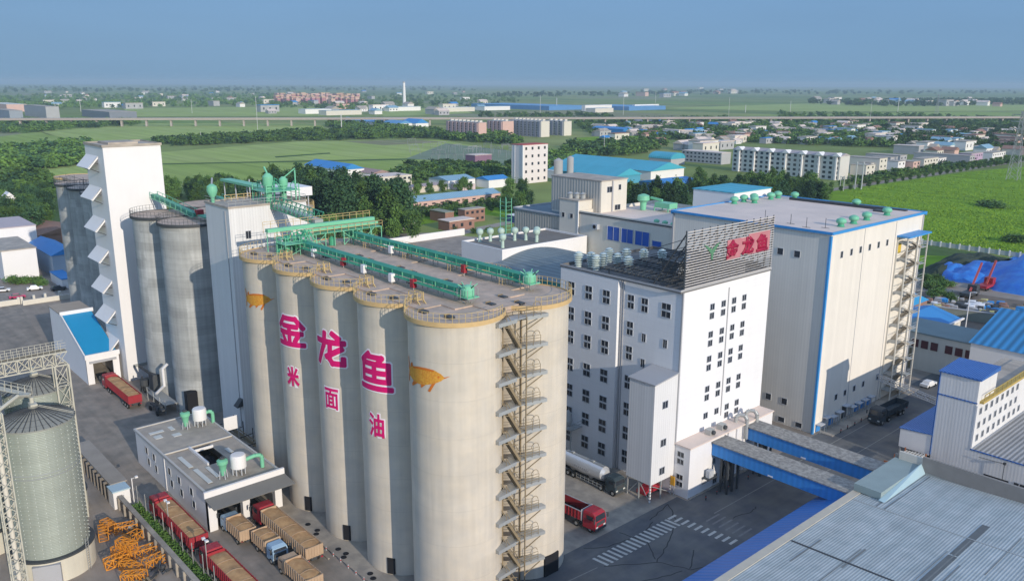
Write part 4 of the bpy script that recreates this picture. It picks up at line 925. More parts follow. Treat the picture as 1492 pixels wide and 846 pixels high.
# dark empty truck in the shade by the cream warehouse
t = empty('tipper_truck', (-64.4, 152.8, 0.09), 'dark empty truck standing in shade by the loading doors of the cream warehouse', 'truck', None, R(-92))
MB().box(-8.2,2.2,-0.45,0.45,0.75,1.1).build('chassis', M_darksteel, t, local=True)
M_darkbed = mat('dark_bed_paint', (0.035,0.05,0.065), 0.6)
cab(t, 0.2, M_darkbed); bed(t, -8.4, -0.2, M_darkbed, load=None, z1=2.5)
for x in (1.5,-1.0,-5.6,-6.9):
    for y in (-1.05,1.05): wheel(t, x, y)
# ------------------------------------------------------------------ roof ventilators
_vent = {}
def vent(x, y, z, label, group, kind='green', s=1.0):
    t = empty('roof_ventilator', (x, y, z), label, 'roof vent', group); t.scale = (s, s, s)
    if kind not in _vent:
        a = MB(); c = MB(); m1 = m2 = None
        if kind == 'green':
            a.lathe(0,0,[(0.75,0),(0.6,0.15),(0.5,0.5)],16); c.lathe(0,0,[(0.45,0.45),(0.85,0.7),(0.95,1.0),(0.8,1.35),(0.3,1.6)],16)
            m1, m2 = M_green, M_greenlt
        elif kind == 'tall':
            a.lathe(0,0,[(0.42,0),(0.36,0.3),(0.34,1.6)],16); c.lathe(0,0,[(0.36,1.5),(0.72,1.9),(0.82,2.3),(0.7,2.75),(0.3,3.0)],16)
            m1 = m2 = mat('pale_green_vent', (0.45,0.58,0.50), 0.5, 0.1, 0.8)
        else:
            a.lathe(0,0,[(0.6,0),(0.5,0.2)],16)
            for k in range(5): c.lathe(0,0,[(0.50,0.25+0.42*k),(0.72+0.05*k,0.42+0.42*k),(0.5,0.62+0.42*k)],16)
            c.lathe(0,0,[(0.6,2.3),(0.7,2.5),(0.2,2.75)],16)
            m1 = m2 = mat('ringed_vent_metal', (0.55,0.62,0.58), 0.5, 0.15, 1.5)
        _vent[kind] = (a.mesh('base', m1, True), c.mesh('cap', m2, True))
    for nm, me in zip(('base', 'cap'), _vent[kind]):
        o = bpy.data.objects.new(nm, me); COL.objects.link(o); o.parent = t
    return t
# ------------------------------------------------------------------ the white mill
ml = empty('white_mill', (-85.5, 111, 0), 'white eight-storey mill with paired windows and the slatted sign on its roof', 'mill')
MB().box(-85.1,-72.9,99.5,123.3,0,32.7).box(-98.0,-85.1,98.8,123.3,0,32.6).build('wall', M_mill, ml)
b = MB(); b.box(-84.9,-84.7,99.3,99.5,0,32.6); b.box(-84.45,-84.3,99.36,99.5,0,32.6); b.box(-73.0,-72.75,99.35,99.6,8.7,32.7)
b.box(-72.9,-72.78,111.3,111.45,10,31.7); b.build('downpipe', M_greywall, ml)
b = MB(); parapet(b, -98.1,-72.8,98.7,123.4,32.7,0.25,0.5); b.box(-97.8,-73.1,99.6,123.1,32.7,32.75); rf = b.build('roof', M_roofdark, ml)
MB().box(-98.12,-72.78,98.66,98.72,32.95,33.25).box(-72.82,-72.74,98.7,123.4,32.95,33.25).build('roof_edge', M_greywall, rf)
rows = [29.4, 25.0, 20.9, 15.9, 11.2, 7.0, 2.8]
for r_i, z in enumerate(rows):
    for dz in (0.62, -0.62):
        for x in (-95.4, -91.4, -87.5): window(ml, x, 98.78, z+dz, 'y', 1.5, 0.92)
        window(ml, -82.9, 99.48, z+dz, 'y', 1.25, 0.92)
for dz in (0.62, -0.62): window(ml, -80.1, 99.48, 29.4+dz, 'y', 1.25, 0.92); window(ml, -75.9, 99.48, 29.4+dz, 'y', 1.7, 0.92)
window(ml, -80.0, 99.48, 24.1, 'y', 0.75, 1.3); window(ml, -75.8, 99.48, 24.1, 'y', 0.75, 1.3); window(ml, -80.0, 99.48, 19.9, 'y', 0.75, 1.3)
M_gl2 = M_glass
for z in (28.55, 24.05, 20.0, 14.95, 10.4):
    for dz in (0.72, -0.72):
        for y in (107.1, 110.1, 113.0, 115.9):
            if z < 12 and dz < 0 and y < 112: continue
            window(ml, -72.88, y, z+dz, 'x', 1.05, 0.95)
# small balcony with equipment low on the shaded side
t = empty('wall_platform', (-94.0, 98.0, 5.4), 'grey railed platform with machines hung low on the shaded wall of the mill', 'platform')
b = MB(); b.box(-97,-92,95.8,98.7,5.3,5.45)
for zz in (0.6, 1.1): b.bar((-97,95.8,5.45+zz),(-92,95.8,5.45+zz),0.07); b.bar((-92,95.8,5.45+zz),(-92,98.7,5.45+zz),0.07)
for k in range(6): b.bar((-97+k,95.8,5.45),(-97+k,95.8,6.55),0.06)
b.bar((-97,96,0),(-97,96,5.4),0.15); b.bar((-92.2,96,0),(-92.2,96,5.4),0.15); b.build('frame', M_steel, t)
b = MB(); b.lathe(-94,97.2,[(0.6,5.5),(0.8,6.4),(0.5,7.6),(0.2,8.2)],12); b.box(-96.5,-95.2,96.6,98,5.5,6.8); b.build('equipment', M_steel, t)
# ------------------------------------------------------------------ slatted sign on the mill roof
bb = empty('roof_sign', (-72.7, 111, 33.2), 'tall slatted sign on the mill roof with pink letters and a green leaf emblem', 'sign')
b = MB(); rr = random.Random(8); SY0, SY1, SZ0, SZ1 = 99.4, 122.9, 33.4, 41.9
n = 22
for k in range(n):
    z = SZ0+(SZ1-SZ0)*k/(n-1); b.box(-72.72,-72.60,SY0,SY1,z-0.07,z+0.07)
b.build('slats', M_slat, bb)
b = MB()
for k in range(13): y = SY0+(SY1-SY0)*k/12; b.bar((-72.85,y,33.2),(-72.85,y,42.1),0.14)
for k in range(0,12):
    y = SY0+(SY1-SY0)*k/12; y2 = SY0+(SY1-SY0)*(k+1)/12; b.bar((-72.9,y,33.2),(-72.9,y2,42.0) if k%2 else (-72.9,y2,33.4),0.1)
for k in range(13):
    y = SY0+(SY1-SY0)*k/12; b.bar((-72.9,y,41.5),(-78.5,y,33.2),0.16); b.bar((-72.9,y,37.5),(-76,y,33.2),0.1); b.bar((-72.9,y,37.5),(-75.6,y,37.5),0.09)
b.bar((-75.6,SY0,37.5),(-75.6,SY1,37.5),0.12); b.bar((-77.0,SY0,35.4),(-77.0,SY1,35.4),0.12)
b.build('frame', M_darksteel, bb)
# fine bulb dots upper and lower right
b = MB()
for k in range(60):
    for j in range(5): b.box(-72.60,-72.57,112.6+k*0.17,112.66+k*0.17,40.0+j*0.39,40.14+j*0.39)
for k in range(44):
    for j in range(4): b.box(-72.60,-72.57,115.2+k*0.17,115.26+k*0.17,33.7+j*0.4,33.84+j*0.4)
b.build('lamp_dots', M_darksteel, bb)
MB().box(-72.60,-72.50,109.6,113.3,36.4,39.5).box(-72.60,-72.49,115.4,121.6,36.5,39.8).box(-72.6,-72.51,113.3,115.4,36.9,39.4).build('letter_panel', M_pinkpanel, bb)
for ch, yc in (('金',110.9),('龙',115.2),('鱼',119.3)):
    bm = glyph(ch, 3.0, 0.13); fit_glyph(bm, 3.4, 2.9)
    ext = bmesh.ops.extrude_face_region(bm, geom=bm.faces[:]); 
    for v in ext['geom']:
        if isinstance(v, bmesh.types.BMVert): v.co.z += 0.12
    for v in bm.verts: v.co = Vector((-72.48+v.co.z, yc+v.co.x, 38.05+v.co.y))
    bm_obj(bm, 'sign_letter', mat('sign_letter_red', (0.34,0.01,0.05), 0.5), bb)
b = MB()
leaf = [(0,0),(0.9,0.7),(2.2,1.2),(1.2,0.1),(0.4,-0.9),(0.3,-2.0),(-0.1,-2.0),(-0.2,-0.9),(-1.2,0.2),(-2.3,1.3),(-0.9,0.6)]
b.add([(-72.5,105.6+x*0.95,38.6+z*0.8) for x, z in leaf]+[(-72.6,105.6+x*0.95,38.6+z*0.8) for x, z in leaf], [tuple(range(11)), tuple(range(21,10,-1))])
b.build('leaf_emblem', mat('emblem_green', (0.10,0.24,0.14), 0.6), bb)
# dark beam grid over the mill roof
t = empty('roof_beams', (-84, 111, 32.8), 'dark steel beam grid laid over the mill roof behind the sign', 'frame')
b = MB()
for k in range(17): x = -74.2-k*0.95; b.bar((x,99.4,33.9),(x,123.0,33.9),0.16)
for k in range(8): b.bar((-90,99.8+k*3.2,33.7),(-74,99.8+k*3.2,33.7),0.18); b.bar((-88,99.8+k*3.2,32.8),(-88,99.8+k*3.2,33.7),0.15)
b.build('beams', M_darksteel, t)
b = MB()
for k in range(7): b.bar((-79.5,99.6,33.2+0.95*k*0.9),(-73.2,99.6,33.6+k*1.2),0.09)
b.box(-80.6,-77.4,104,108,33.9,36.0); b.build('side_lattice', M_darksteel, t)
b = MB(); rr = random.Random(2)
for k in range(40): y = 104+rr.random()*4; z = 34+rr.random()*2; b.bar((-77.38,y,z),(-77.38,y+rr.uniform(-.8,.8),z+rr.uniform(-.6,.6)),0.07)
b.build('cable_tray', M_frame, t)
mv = [(-96.0,101.0),(-94.4,102.4),(-92.7,103.6),(-90.9,105.2),(-92.2,101.3),(-88.0,104.6),(-94.8,107.4),(-92.6,109.4),(-90.4,111.4),(-88.0,113.4),(-82.5,113.0)]
for i, (x, y) in enumerate(mv): vent(x, y, 32.75, 'ringed pale vent standing on the mill roof left of the sign' if i < 10 else 'lone ringed vent between the dark roof beams and the sign', 'ringed vents on the mill roof', 'ring', 0.95)
# ------------------------------------------------------------------ chute house on legs at the mill corner
ch_ = empty('chute_house', (-75.4, 96.6, 0), 'tall narrow white ribbed hut standing on steel legs at the mill corner', 'hut')
b = MB(); b.hexa([(-77.8,93.8,3.2),(-72.9,93.8,3.2),(-72.9,99.45,3.2),(-77.8,99.45,3.2)],[(-77.8,93.8,19.4),(-72.9,93.8,19.4),(-72.9,99.45,20.1),(-77.8,99.45,20.1)]); b.build('wall', M_whitecorr, ch_)
b = MB(); b.hexa([(-78.0,93.6,19.42),(-72.7,93.6,19.42),(-72.7,99.45,20.12),(-78.0,99.45,20.12)],[(-78.0,93.6,19.6),(-72.7,93.6,19.6),(-72.7,99.45,20.3),(-78.0,99.45,20.3)]); b.build('roof', M_greywall, ch_)
for z in (15.8, 9.6, 4.9): window(ch_, -72.88, 96.4, z, 'x', 1.2, 1.1)
b = MB()
for x in (-77.6,-75.3,-73.1):
    for y in (94.0,96.6,99.0): b.bar((x,y,0),(x,y,3.2),0.2)
b.bar((-77.6,94,0.3),(-75.3,94,3.1),0.09); b.bar((-73.1,94,0.3),(-75.3,94,3.1),0.09); b.bar((-73.1,94,3.0),(-73.1,99,0.4),0.09); b.build('leg', M_steel, ch_)
b = MB()
for k in range(6): b.box(-73.22,-72.98,93.88,94.12,0.3+k*0.5,0.55+k*0.5); b.box(-73.22,-72.98,98.88,99.12,0.3+k*0.5,0.55+k*0.5)
b.build('warning_stripe', M_white, ch_)
t = empty('parked_car', (-75.6, 97.0, 0.09), 'dark red car parked under the chute house', 'car', None, R(90))
b = MB(); b.box(-2.1,2.1,-0.85,0.85,0.35,0.9); b.hexa([(-1.3,-0.8,0.9),(1.2,-0.8,0.9),(1.2,0.8,0.9),(-1.3,0.8,0.9)],[(-0.9,-0.65,1.42),(0.6,-0.65,1.42),(0.6,0.65,1.42),(-0.9,0.65,1.42)]); b.build('body', M_red, t, local=True)
for x in (-1.3,1.3):
    for y in (-0.8,0.8): MB().tube((x,y-0.1,0.32),(x,y+0.1,0.32),0.32,12).build('wheel', M_tyre, t, local=True)
t = empty('warning_panel', (-71.5, 99.0, 0), 'orange panel beside the annex door at the mill corner', 'panel'); MB().box(-72.8,-72.0,98.6,98.72,1.9,3.4).build('board', mat('amber_paint',(0.75,0.38,0.03),0.6), t); MB().bar((-72.7,98.66,0),(-72.7,98.66,1.9),0.08).bar((-72.1,98.66,0),(-72.1,98.66,1.9),0.08).build('post', M_steel, t)
# ------------------------------------------------------------------ low annex along the lit side of the mill
ax = empty('mill_annex', (-71.4, 111, 0), 'low white annex along the sunlit foot of the mill with fans on its roof', 'annex')
MB().box(-72.85,-70.0,99.5,108.2,0,8.5).box(-72.85,-70.4,108.2,115.0,3.4,8.3).box(-72.85,-70.0,115.0,122.8,0,8.5).build('wall', M_white, ax)
b = MB(); b.box(-72.9,-69.8,99.3,122.9,8.5,8.7); rf = b.build('roof', M_roofpale, ax)
for z in (7.1, 5.9, 3.3, 2.1): window(ax, -71.7, 99.48, z, 'y', 1.2, 0.8)
window(ax, -69.98, 105.9, 4.6, 'x', 0.8, 0.9); window(ax, -69.98, 106.5, 1.4, 'x', 1.0, 1.6)
b = MB()
for y in (108.4,110.2,112.6,114.6): b.box(-70.6,-70.1,y-0.25,y+0.25,0.2,8.4)
b.box(-70.35,-69.95,108.0,108.4,5.0,8.4); b.build('pier', M_white, ax)
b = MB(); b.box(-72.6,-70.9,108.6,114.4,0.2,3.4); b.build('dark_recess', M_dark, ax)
b = MB(); b.box(-69.95,-68.6,102.9,105.1,2.6,2.72); b.bar((-69.9,103,1.5),(-68.7,103,2.6),0.08); b.bar((-69.9,105,1.5),(-68.7,105,2.6),0.08); sh = b.build('shelf', M_darksteel, ax)
MB().box(-69.6,-68.9,103.4,104.6,2.75,3.9).tube((-68.9,104,3.3),(-68.84,104,3.3),0.4,14).build('air_conditioner', M_frame, sh)
for i, (y, lb) in enumerate(((106.2,'grey fan box on the annex roof nearest the road corner'),(109.4,'grey fan box on the annex roof above the dark recess'),(113.6,'curved grey duct on the annex roof'),(116.6,'curved grey duct near the far end of the annex roof'))):
    t = empty('roof_fan', (-71.2, y, 8.7), lb, 'roof fan')
    if i < 2:
        MB().box(-71.8,-70.7,y-0.6,y+0.6,8.72,9.6).build('casing', M_steel, t); MB().tube((-70.7,y,9.2),(-70.3,y,9.2),0.35,12).build('outlet', M_darksteel, t)
    else: MB().path([(-71.3,y,8.7),(-71.3,y,9.6),(-70.9,y+0.4,10.0),(-70.2,y+0.8,9.95),(-69.8,y+0.9,9.4),(-69.75,y+0.9,6.0)],0.32,12).build('duct', M_steel, t, smooth=True)
t = empty('wall_box', (-69.6,110.0,0), 'dark upright switch cabinet standing by the annex recess', 'cabinet'); MB().box(-69.9,-69.2,109.3,110.2,0.2,2.2).build('casing', M_darksteel, t); MB().box(-69.19,-69.15,109.45,109.6,1.1,1.4).build('handle', M_steel, t)
# road bollards
bo2 = empty('bollard', (-68.0, 101.5, 0.09), 'short dark bollard on the road beside the annex', 'bollard', 'short dark bollards along the road')
MB().tube((0,0,0),(0,0,0.8),0.1,8).build('post', M_darksteel, bo2, local=True); MB().tube((0,0,0.45),(0,0,0.6),0.11,8).build('band', M_trimred, bo2, local=True)
for k, (x, y) in enumerate(((-68,104.4),(-67.8,107.2),(-67.6,112.6),(-67.8,116),(-66.8,142),(-66.8,144.6),(-66.7,147.2),(-66.7,149.8),(-66.6,152.4),(-66.6,155.2),(-66.6,158),(-66.5,161))):
    c = copy_tree(bo2); c.location = (x, y, 0.09)
    if y > 130: relabel(c, 'short dark bollard along the loading doors of the cream warehouse')
# ------------------------------------------------------------------ cream warehouse on the right
cw = empty('cream_warehouse', (-88, 157, 0), 'big cream ribbed warehouse with blue corner trim and green roof vents', 'warehouse')
b = MB(); b.box(-104.2,-70.0,137.5,175.4,0,37.5); b.build('wall', M_cream, cw)
b = MB(); b.box(-104.5,-69.7,137.2,175.7,37.5,37.75)
rf = b.build('roof', M_roofpale, cw)
b = MB(); b.box(-104.6,-69.6,137.05,137.3,37.5,37.95); b.box(-69.75,-69.55,137.3,175.8,37.45,37.95); b.box(-104.6,-69.6,175.6,175.8,37.2,37.95); b.box(-104.7,-104.5,137.1,175.8,37.2,37.95); b.build('blue_edge', M_bluetrim, rf)
b = MB(); b.box(-70.25,-69.85,137.25,137.5,0,37.2); b.box(-70.0,-69.86,137.5,137.75,0,37.2); b.build('blue_corner', M_bluetrim, cw)
b = MB(); b.box(-104.35,-104.0,137.3,137.5,0,37.3); b.box(-70.0,-69.9,174.9,175.5,0,37.2)
for y in (150.0, 163.0): b.box(-69.99,-69.95,y,y+0.12,0,37.2)
b.build('joint', M_greywall, cw)
b = MB(); b.box(-98,-76,171.2,171.8,37.76,38.3); b.box(-90,-73,173.6,174.6,37.76,38.0); b.box(-77.5,-74.5,168.5,170.5,37.76,38.1); b.build('gutter', M_darksteel, rf)
for z, y0 in ((33.4, 0),):
    for y in (141.8,145.4,148.9,152.5,156.1,159.7): window(cw, -69.98, y, z, 'x', 0.75, 1.15, 1)
for y in (145.2,148.7,152.4,156.1,162.2): window(cw, -69.98, y, 5.4, 'x', 0.85, 1.1, 1)
for x in (-79.6,-76.2): window(cw, x, 137.48, 33.1, 'y', 1.15, 1.15, 1); window(cw, x, 137.48, 4.7, 'y', 1.15, 1.15, 1)
for x in (-76.5,-72.9): window(cw, x, 137.48, 0.95, 'y', 1.3, 0.9, 1)
# loading doors along its foot
for i, (y, hh, m) in enumerate(((139.2,1.6,M_gblue),(141.6,2.4,M_frame),(144.0,1.9,M_gblue),(146.4,2.2,M_frame),(149.0,2.8,M_darksteel),(151.6,1.9,M_frame),(154.2,2.0,M_gblue),(156.8,2.0,M_gblue),(159.4,2.0,M_gblue))):
    lb = ['blue loading bay nearest the blue corner of the cream warehouse','tall pale loading bay, second from the blue corner','blue loading bay, third from the blue corner','pale loading bay left of the dark gate','dark framed gate in the middle of the loading doors','pale bay just right of the dark gate','blue bay behind the dark truck tail','blue bay behind the dark truck','last blue bay before the stair tower'][i]
    t = empty('loading_bay', (-69.4,y,0), lb, 'loading bay', 'loading bays along the cream warehouse')
    MB().box(-69.98,-68.9,y-0.9,y+0.9,hh,hh+0.14).build('canopy', M_frame, t)
    MB().box(-69.98,-69.85,y-0.75,y+0.75,0.2,hh-0.1).build('door', m, t); MB().bar((-69.0,y-0.85,0.2),(-69.0,y-0.85,hh),0.1).bar((-69.0,y+0.85,0.2),(-69.0,y+0.85,hh),0.1).build('post', M_steel, t)
gv = [(-72.5,145.5),(-72.6,150.5),(-73.0,156.5),(-73.2,165.5),(-83,172.5),(-98,173.5),(-101.0,168.5),(-102.5,164.0),(-102.6,160.2),(-102.4,156.2),(-101.2,171.8),(-100.2,160.6)]
for i, (x, y) in enumerate(gv):
    lb = ['green vent on the cream warehouse roof nearest its blue front corner','green vent second from the blue front corner of the warehouse roof','green vent third from the blue front corner of the warehouse roof','green vent farthest along the sunlit edge of the warehouse roof','green vent alone by the far dark gutter'][i] if i < 5 else 'green vent in the cluster at the far left corner of the warehouse roof'
    vent(x, y, 37.76, lb, 'green vents on the cream warehouse roof', 'green', 1.0)
t = empty('penthouse', (-103,166,37.7), 'low pale penthouse behind the green vents at the far corner of the warehouse roof', 'penthouse'); MB().box(-116,-105,160,175,33,39.4).build('wall', M_white, t); MB().box(-116.2,-104.8,159.8,175.2,39.4,39.6).build('roof', M_teal, t)
t = empty('roof_rod', (-76,139.5,37.8), 'thin lightning rods near the front edge of the warehouse roof', 'rod')
b = MB()
for x, y in ((-76,139.5),(-80,141),(-73.4,141.5),(-86,142)): b.bar((x,y,37.75),(x,y,39.6),0.07); b.bar((x-0.8,y,37.85),(x+0.8,y,37.85),0.06)
b.build('rods', M_darksteel, t)
# stair tower on its sunlit side
t = empty('stair_tower', (-69, 169, 0), 'open steel stair tower with small blue roof clinging to the cream warehouse', 'stair')
X0, X1, Y0, Y1 = -69.9, -67.9, 164.2, 173.4
b = MB()
for x in (X0+0.05, X1):
    for y in (Y0, (Y0+Y1)/2, Y1): b.bar((x,y,0),(x,y,34),0.22)
b.build('posts', M_creamflat, t)
nl = 10; b = MB(); f_ = MB()
for k in range(nl):
    z = 33-k*3.4; b.box(X0,X1,Y0,Y0+2.2,z-0.15,z); b.box(X0,X1,Y1-2.2,Y1,z-1.85,z-1.7)
    for zz in (0.55, 1.1): b.bar((X1,Y0,z+zz),(X1,Y0+2.2,z+zz),0.07); b.bar((X1,Y1-2.2,z-1.7+zz),(X1,Y1,z-1.7+zz),0.07)
    b.bar((X1,Y0,z-1.7),(X1,Y1,z-1.7),0.12)
    z2 = z-3.4
    if z2 > -2:
        for (ya, za, yb, zb, xx) in ((Y0+2.2,z,Y1-2.2,z-1.7,X1-0.5),(Y1-2.2,z-1.7,Y0+2.2,z2,X0+0.5)):
            f_.bar((xx-0.4,ya,za),(xx-0.4,yb,zb),0.07,0.3); f_.bar((xx+0.4,ya,za),(xx+0.4,yb,zb),0.07,0.3); f_.bar((xx,ya,za),(xx,yb,zb),0.8,0.08); f_.bar((xx+0.4,ya,za+1),(xx+0.4,yb,zb+1),0.06)
b.build('landings', M_steel, t); f_.build('flights', mat('dull_stair_steel',(0.34,0.30,0.24),0.7,0.2,1.0), t)
MB().box(X0-0.1,X1+0.5,Y0-0.4,Y1+0.4,34.0,34.3).build('roof', M_bluetrim, t)
MB().box(-69.95,-69.85,164.6,166.0,30.6,33.0).build('door', mat('mustard_door',(0.6,0.42,0.05),0.6), t)
# ------------------------------------------------------------------ factory blocks behind the mill
c1 = empty('factory_block', (-118, 152, 0), 'cream factory block with three big blue windows between the mill and the warehouse', 'factory')
MB().box(-132.4,-104.4,139.2,166,0,33.6).build('wall', M_creamflat, c1)
b = MB(); b.box(-132.3,-104.5,139.3,165.9,33.6,33.75); rf = b.build('roof', M_roofpale, c1)
b = MB(); parapet(b,-132.4,-104.4,139.2,166,33.76,0.25,0.7); b.box(-118,-104.5,165,166,34.4,35.6); b.build('parapet', M_creamflat, rf)
MB().box(-132.5,-104.4,139.1,139.2,33.9,34.15).build('dark_line', M_darksteel, rf)
M_bluepane = mat('blue_window_pane', (0.02,0.10,0.42), 0.3, 0.12, 0.5)
for x0, x1 in ((-123.5,-120.0),(-119.4,-116.1),(-115.4,-111.6)):
    o = MB().box(x0,x1,139.1,139.25,29.0,32.0).build('blue_window', M_bluepane, c1)
    MB().box(x0-0.1,x0,139.02,139.2,28.9,32.1).box(x1,x1+0.1,139.02,139.2,28.9,32.1).box((x0+x1)/2-0.04,(x0+x1)/2+0.04,139.04,139.2,29,32).build('frame', M_frame, o)
o = MB().box(-110.7,-108.3,139.1,139.25,29.2,30.5).build('blue_window', M_bluepane, c1); MB().box(-110.8,-110.7,139.05,139.2,29.1,30.6).box(-108.3,-108.2,139.05,139.2,29.1,30.6).build('frame', M_frame, o)
t = empty('wall_fan', (-126.8,139,31.5), 'square wall fan left of the blue windows', 'fan'); MB().box(-127.6,-126.0,138.3,139.18,30.9,32.1).build('casing', M_frame, t); MB().tube((-126.8,138.28,31.5),(-126.8,138.2,31.5),0.45,14).build('fan', M_dark, t)
for i, (x, y) in enumerate(((-106.5,140.6),(-108.9,140.8),(-111.3,141.0))): vent(x, y, 33.76, 'dull tank vent in the row at the front right corner of the factory roof', 'dull vents on the cream factory roof', 'green', 0.7)
t = empty('rooftop_machine', (-124,157,33.8), 'mint green fan and duct set on the cream factory roof', 'machinery')
b = MB(); b.lathe(-126.6,155,[(0.7,33.8),(0.8,35.6),(1.5,36.2),(1.4,37.2),(0.4,37.6)],14); b.box(-124,-119.6,156,159,34.6,35.8); b.bar((-126,157,36.6),(-122.8,157.4,36.2),0.5)
for x in (-124,-120): b.bar((x,156,33.8),(x,156,34.8),0.2); b.bar((x,159,33.8),(x,159,34.8),0.2)
b.build('fan_set', M_greenlt, t, smooth=True)
c4 = empty('factory_block', (-140, 148, 0), 'highest cream block of the factory rising behind the blue windowed one', 'factory')
MB().box(-146,-129.8,143.6,152.6,33.0,41.0).box(-146,-129.8,143.6,152.6,0,33.0).build('wall', M_creamflat, c4)
MB().box(-146.2,-129.6,143.4,152.8,41.0,41.25).build('roof', M_roofgrey, c4); MB().box(-129.79,-129.55,147.2,147.6,33.6,41.0).build('joint', M_greywall, c4)
MB().box(-146.1,-130.0,143.5,143.59,33,41.0).build('ribbed_side', mat('grey_ribbed_side',(0.50,0.48,0.43),0.6,0.1,0.3,corr=('x',0.9)), c4)
window(c4, -129.78, 146.4, 39.0, 'x', 1.6, 1.3); window(c4, -129.78, 150.0, 39.3, 'x', 0.8, 1.2, 1); window(c4, -129.78, 149.4, 34.6, 'x', 1.9, 1.2)
c3 = empty('factory_block', (-136, 142, 0), 'small square cream tower of the factory with two dark side windows', 'factory')
MB().box(-138.6,-132.5,138.9,143.5,0,36.6).build('wall', M_creamflat, c3); MB().box(-138.8,-132.3,138.7,143.7,36.6,36.8).build('roof', M_roofgrey, c3)
window(c3, -137.3, 138.88, 33.0, 'y', 0.9, 1.0, 1); window(c3, -134.6, 138.88, 33.0, 'y', 0.9, 1.0, 1)
MB().box(-132.6,-132.4,138.8,139.0,29,36.6).build('corner_trim', M_white, c3)
t = empty('roof_fan', (-136,141,36.8), 'cluster of dark fan units on the small cream tower', 'roof fan')
b = MB()
for x, y in ((-136.8,140.6),(-135.4,141.4),(-134.2,142.2)): b.lathe(x,y,[(0.6,36.8),(0.6,37.7),(0.8,37.9),(0.2,38.3)],12)
b.build('fan', M_steel, t)
c3b = empty('factory_block', (-146, 143, 0), 'long ribbed grey factory wall with dark flat roof behind the vented roof', 'factory')
MB().box(-155,-138.7,139.3,160,0,32.2).build('wall', mat('grey_ribbed_wall',(0.42,0.40,0.35),0.7,0.1,0.3,corr=('x',0.9)), c3b); MB().box(-155.2,-138.6,139.1,160.2,32.2,32.5).build('roof', mat('blue_grey_roof',(0.14,0.19,0.22),0.7,0.3,0.3), c3b)
b = MB(); parapet(b,-155.2,-138.6,139.1,160.2,32.51,0.2,0.35); b.build('roof_edge', M_frame, c3b)
t = empty('ladder_frame', (-156,140,0), 'green lattice ladder frame at the left end of the ribbed factory wall', 'ladder')
b = MB()
for x in (-158,-155.8):
    for y in (137.2,139.0): b.bar((x,y,0),(x,y,35.0),0.14)
for k in range(34): b.bar((-158,137.2,1+k),(-155.8,137.2,1+k),0.08); b.bar((-155.8,137.2,1+k),(-155.8,139,1+k),0.08)
b.build('frame', M_greenlt, t)
c2 = empty('vented_block', (-136, 126, 0), 'lower white block with eight pale mushroom vents on its dark roof', 'factory')
MB().box(-143,-129.3,112.8,138.6,0,28.6).build('wall', M_white, c2)
b = MB(); b.box(-142.7,-129.6,113.1,138.3,28.6,28.7); rf = b.build('roof', mat('brown_grey_roof',(0.20,0.185,0.17),0.9,0.2,0.3), c2)
b = MB(); parapet(b,-143,-129.3,112.8,138.6,28.61,0.3,0.5); b.build('parapet', M_white, rf)
for i, (x, y) in enumerate(((-141.0,116.4),(-140.0,118.6),(-138.6,120.6),(-137.2,123.4),(-135.9,125.6),(-134.6,127.8),(-132.8,126.0),(-132.6,115.8))):
    vent(x, y, 28.7, 'pale mushroom vent nearest the front corner of the vented white block' if i == 7 else 'pale green mushroom vent in the diagonal row on the vented white block', 'pale mushroom vents on the white block', 'tall', 1.0)
# arched grey roof and green wall between mill and vented block
c5 = empty('arched_hall', (-113, 122, 0), 'hall with curved grey-green roof and teal end wall squeezed behind the mill', 'hall')
b = MB(); n = 12
ys = [110+k*(24/n) for k in range(n+1)]; zs = [26.0+2.4*math.sin(PI*k/n) for k in range(n+1)]
for k in range(n): b.add([(-129.2,ys[k],zs[k]),(-98.2,ys[k],zs[k]),(-98.2,ys[k+1],zs[k+1]),(-129.2,ys[k+1],zs[k+1])],[(0,1,2,3)]); b.add([(-129.2,ys[k],zs[k]-0.2),(-98.2,ys[k],zs[k]-0.2),(-98.2,ys[k+1],zs[k+1]-0.2),(-129.2,ys[k+1],zs[k+1]-0.2)],[(3,2,1,0)])
b.build('roof', M_greenroof, c5, smooth=False)
b = MB(); b.box(-129.2,-98.2,110,110.2,0,25.9); b.box(-129.2,-98.2,134,134.2,0,25.9); b.build('wall', M_tealwall, c5)
b = MB(); b.box(-123,-104,105.8,110,23.2,23.4); b.box(-123,-104,105.8,106.0,0,23.2); b.build('lean_to', mat('blue_grey_lean_to',(0.10,0.20,0.25),0.6,0.2,0.4), c5)
# ------------------------------------------------------------------ blue conveyor galleries crossing the road
for (y0, y1, x0, x1, z0, z1, lb) in ((105.2,108.7,-69.9,-47.4,5.9,8.0,'near blue-sided gallery with dusty grey roof bridging the road'),(114.7,118.1,-69.9,-47.4,5.9,8.0,'far blue-sided gallery with dusty grey roof bridging the road')):
    t = empty('bridge_gallery', ((x0+x1)/2,(y0+y1)/2,0), lb, 'gallery', 'blue galleries bridging the road')
    MB().box(x0,x1,y0,y1,z0,z1).build('wall', M_gblue, t); MB().box(x0-0.2,x1+0.2,y0-0.25,y1+0.25,z1,z1+0.16).build('roof', M_gallery, t)
    b = MB()
    for x in (-68.2,):
        for y in (y0+0.3,(y0+y1)/2,y1-0.3): b.bar((x,y,0),(x,y,z0),0.3); b.bar((x+1.2,y,0),(x+1.2,y,z0),0.3)
    b.bar((-68.2,y0+0.3,0.4),(-68.2,y1-0.3,z0-0.2),0.12); b.bar((-68.2,y1-0.3,0.4),(-68.2,y0+0.3,z0-0.2),0.12)
    b.build('support', M_darksteel, t)
    MB().box(x0+10,x0+10.8,y0-0.06,y0-0.01,z0+0.1,z0+0.3).build('lamp', M_white, t)
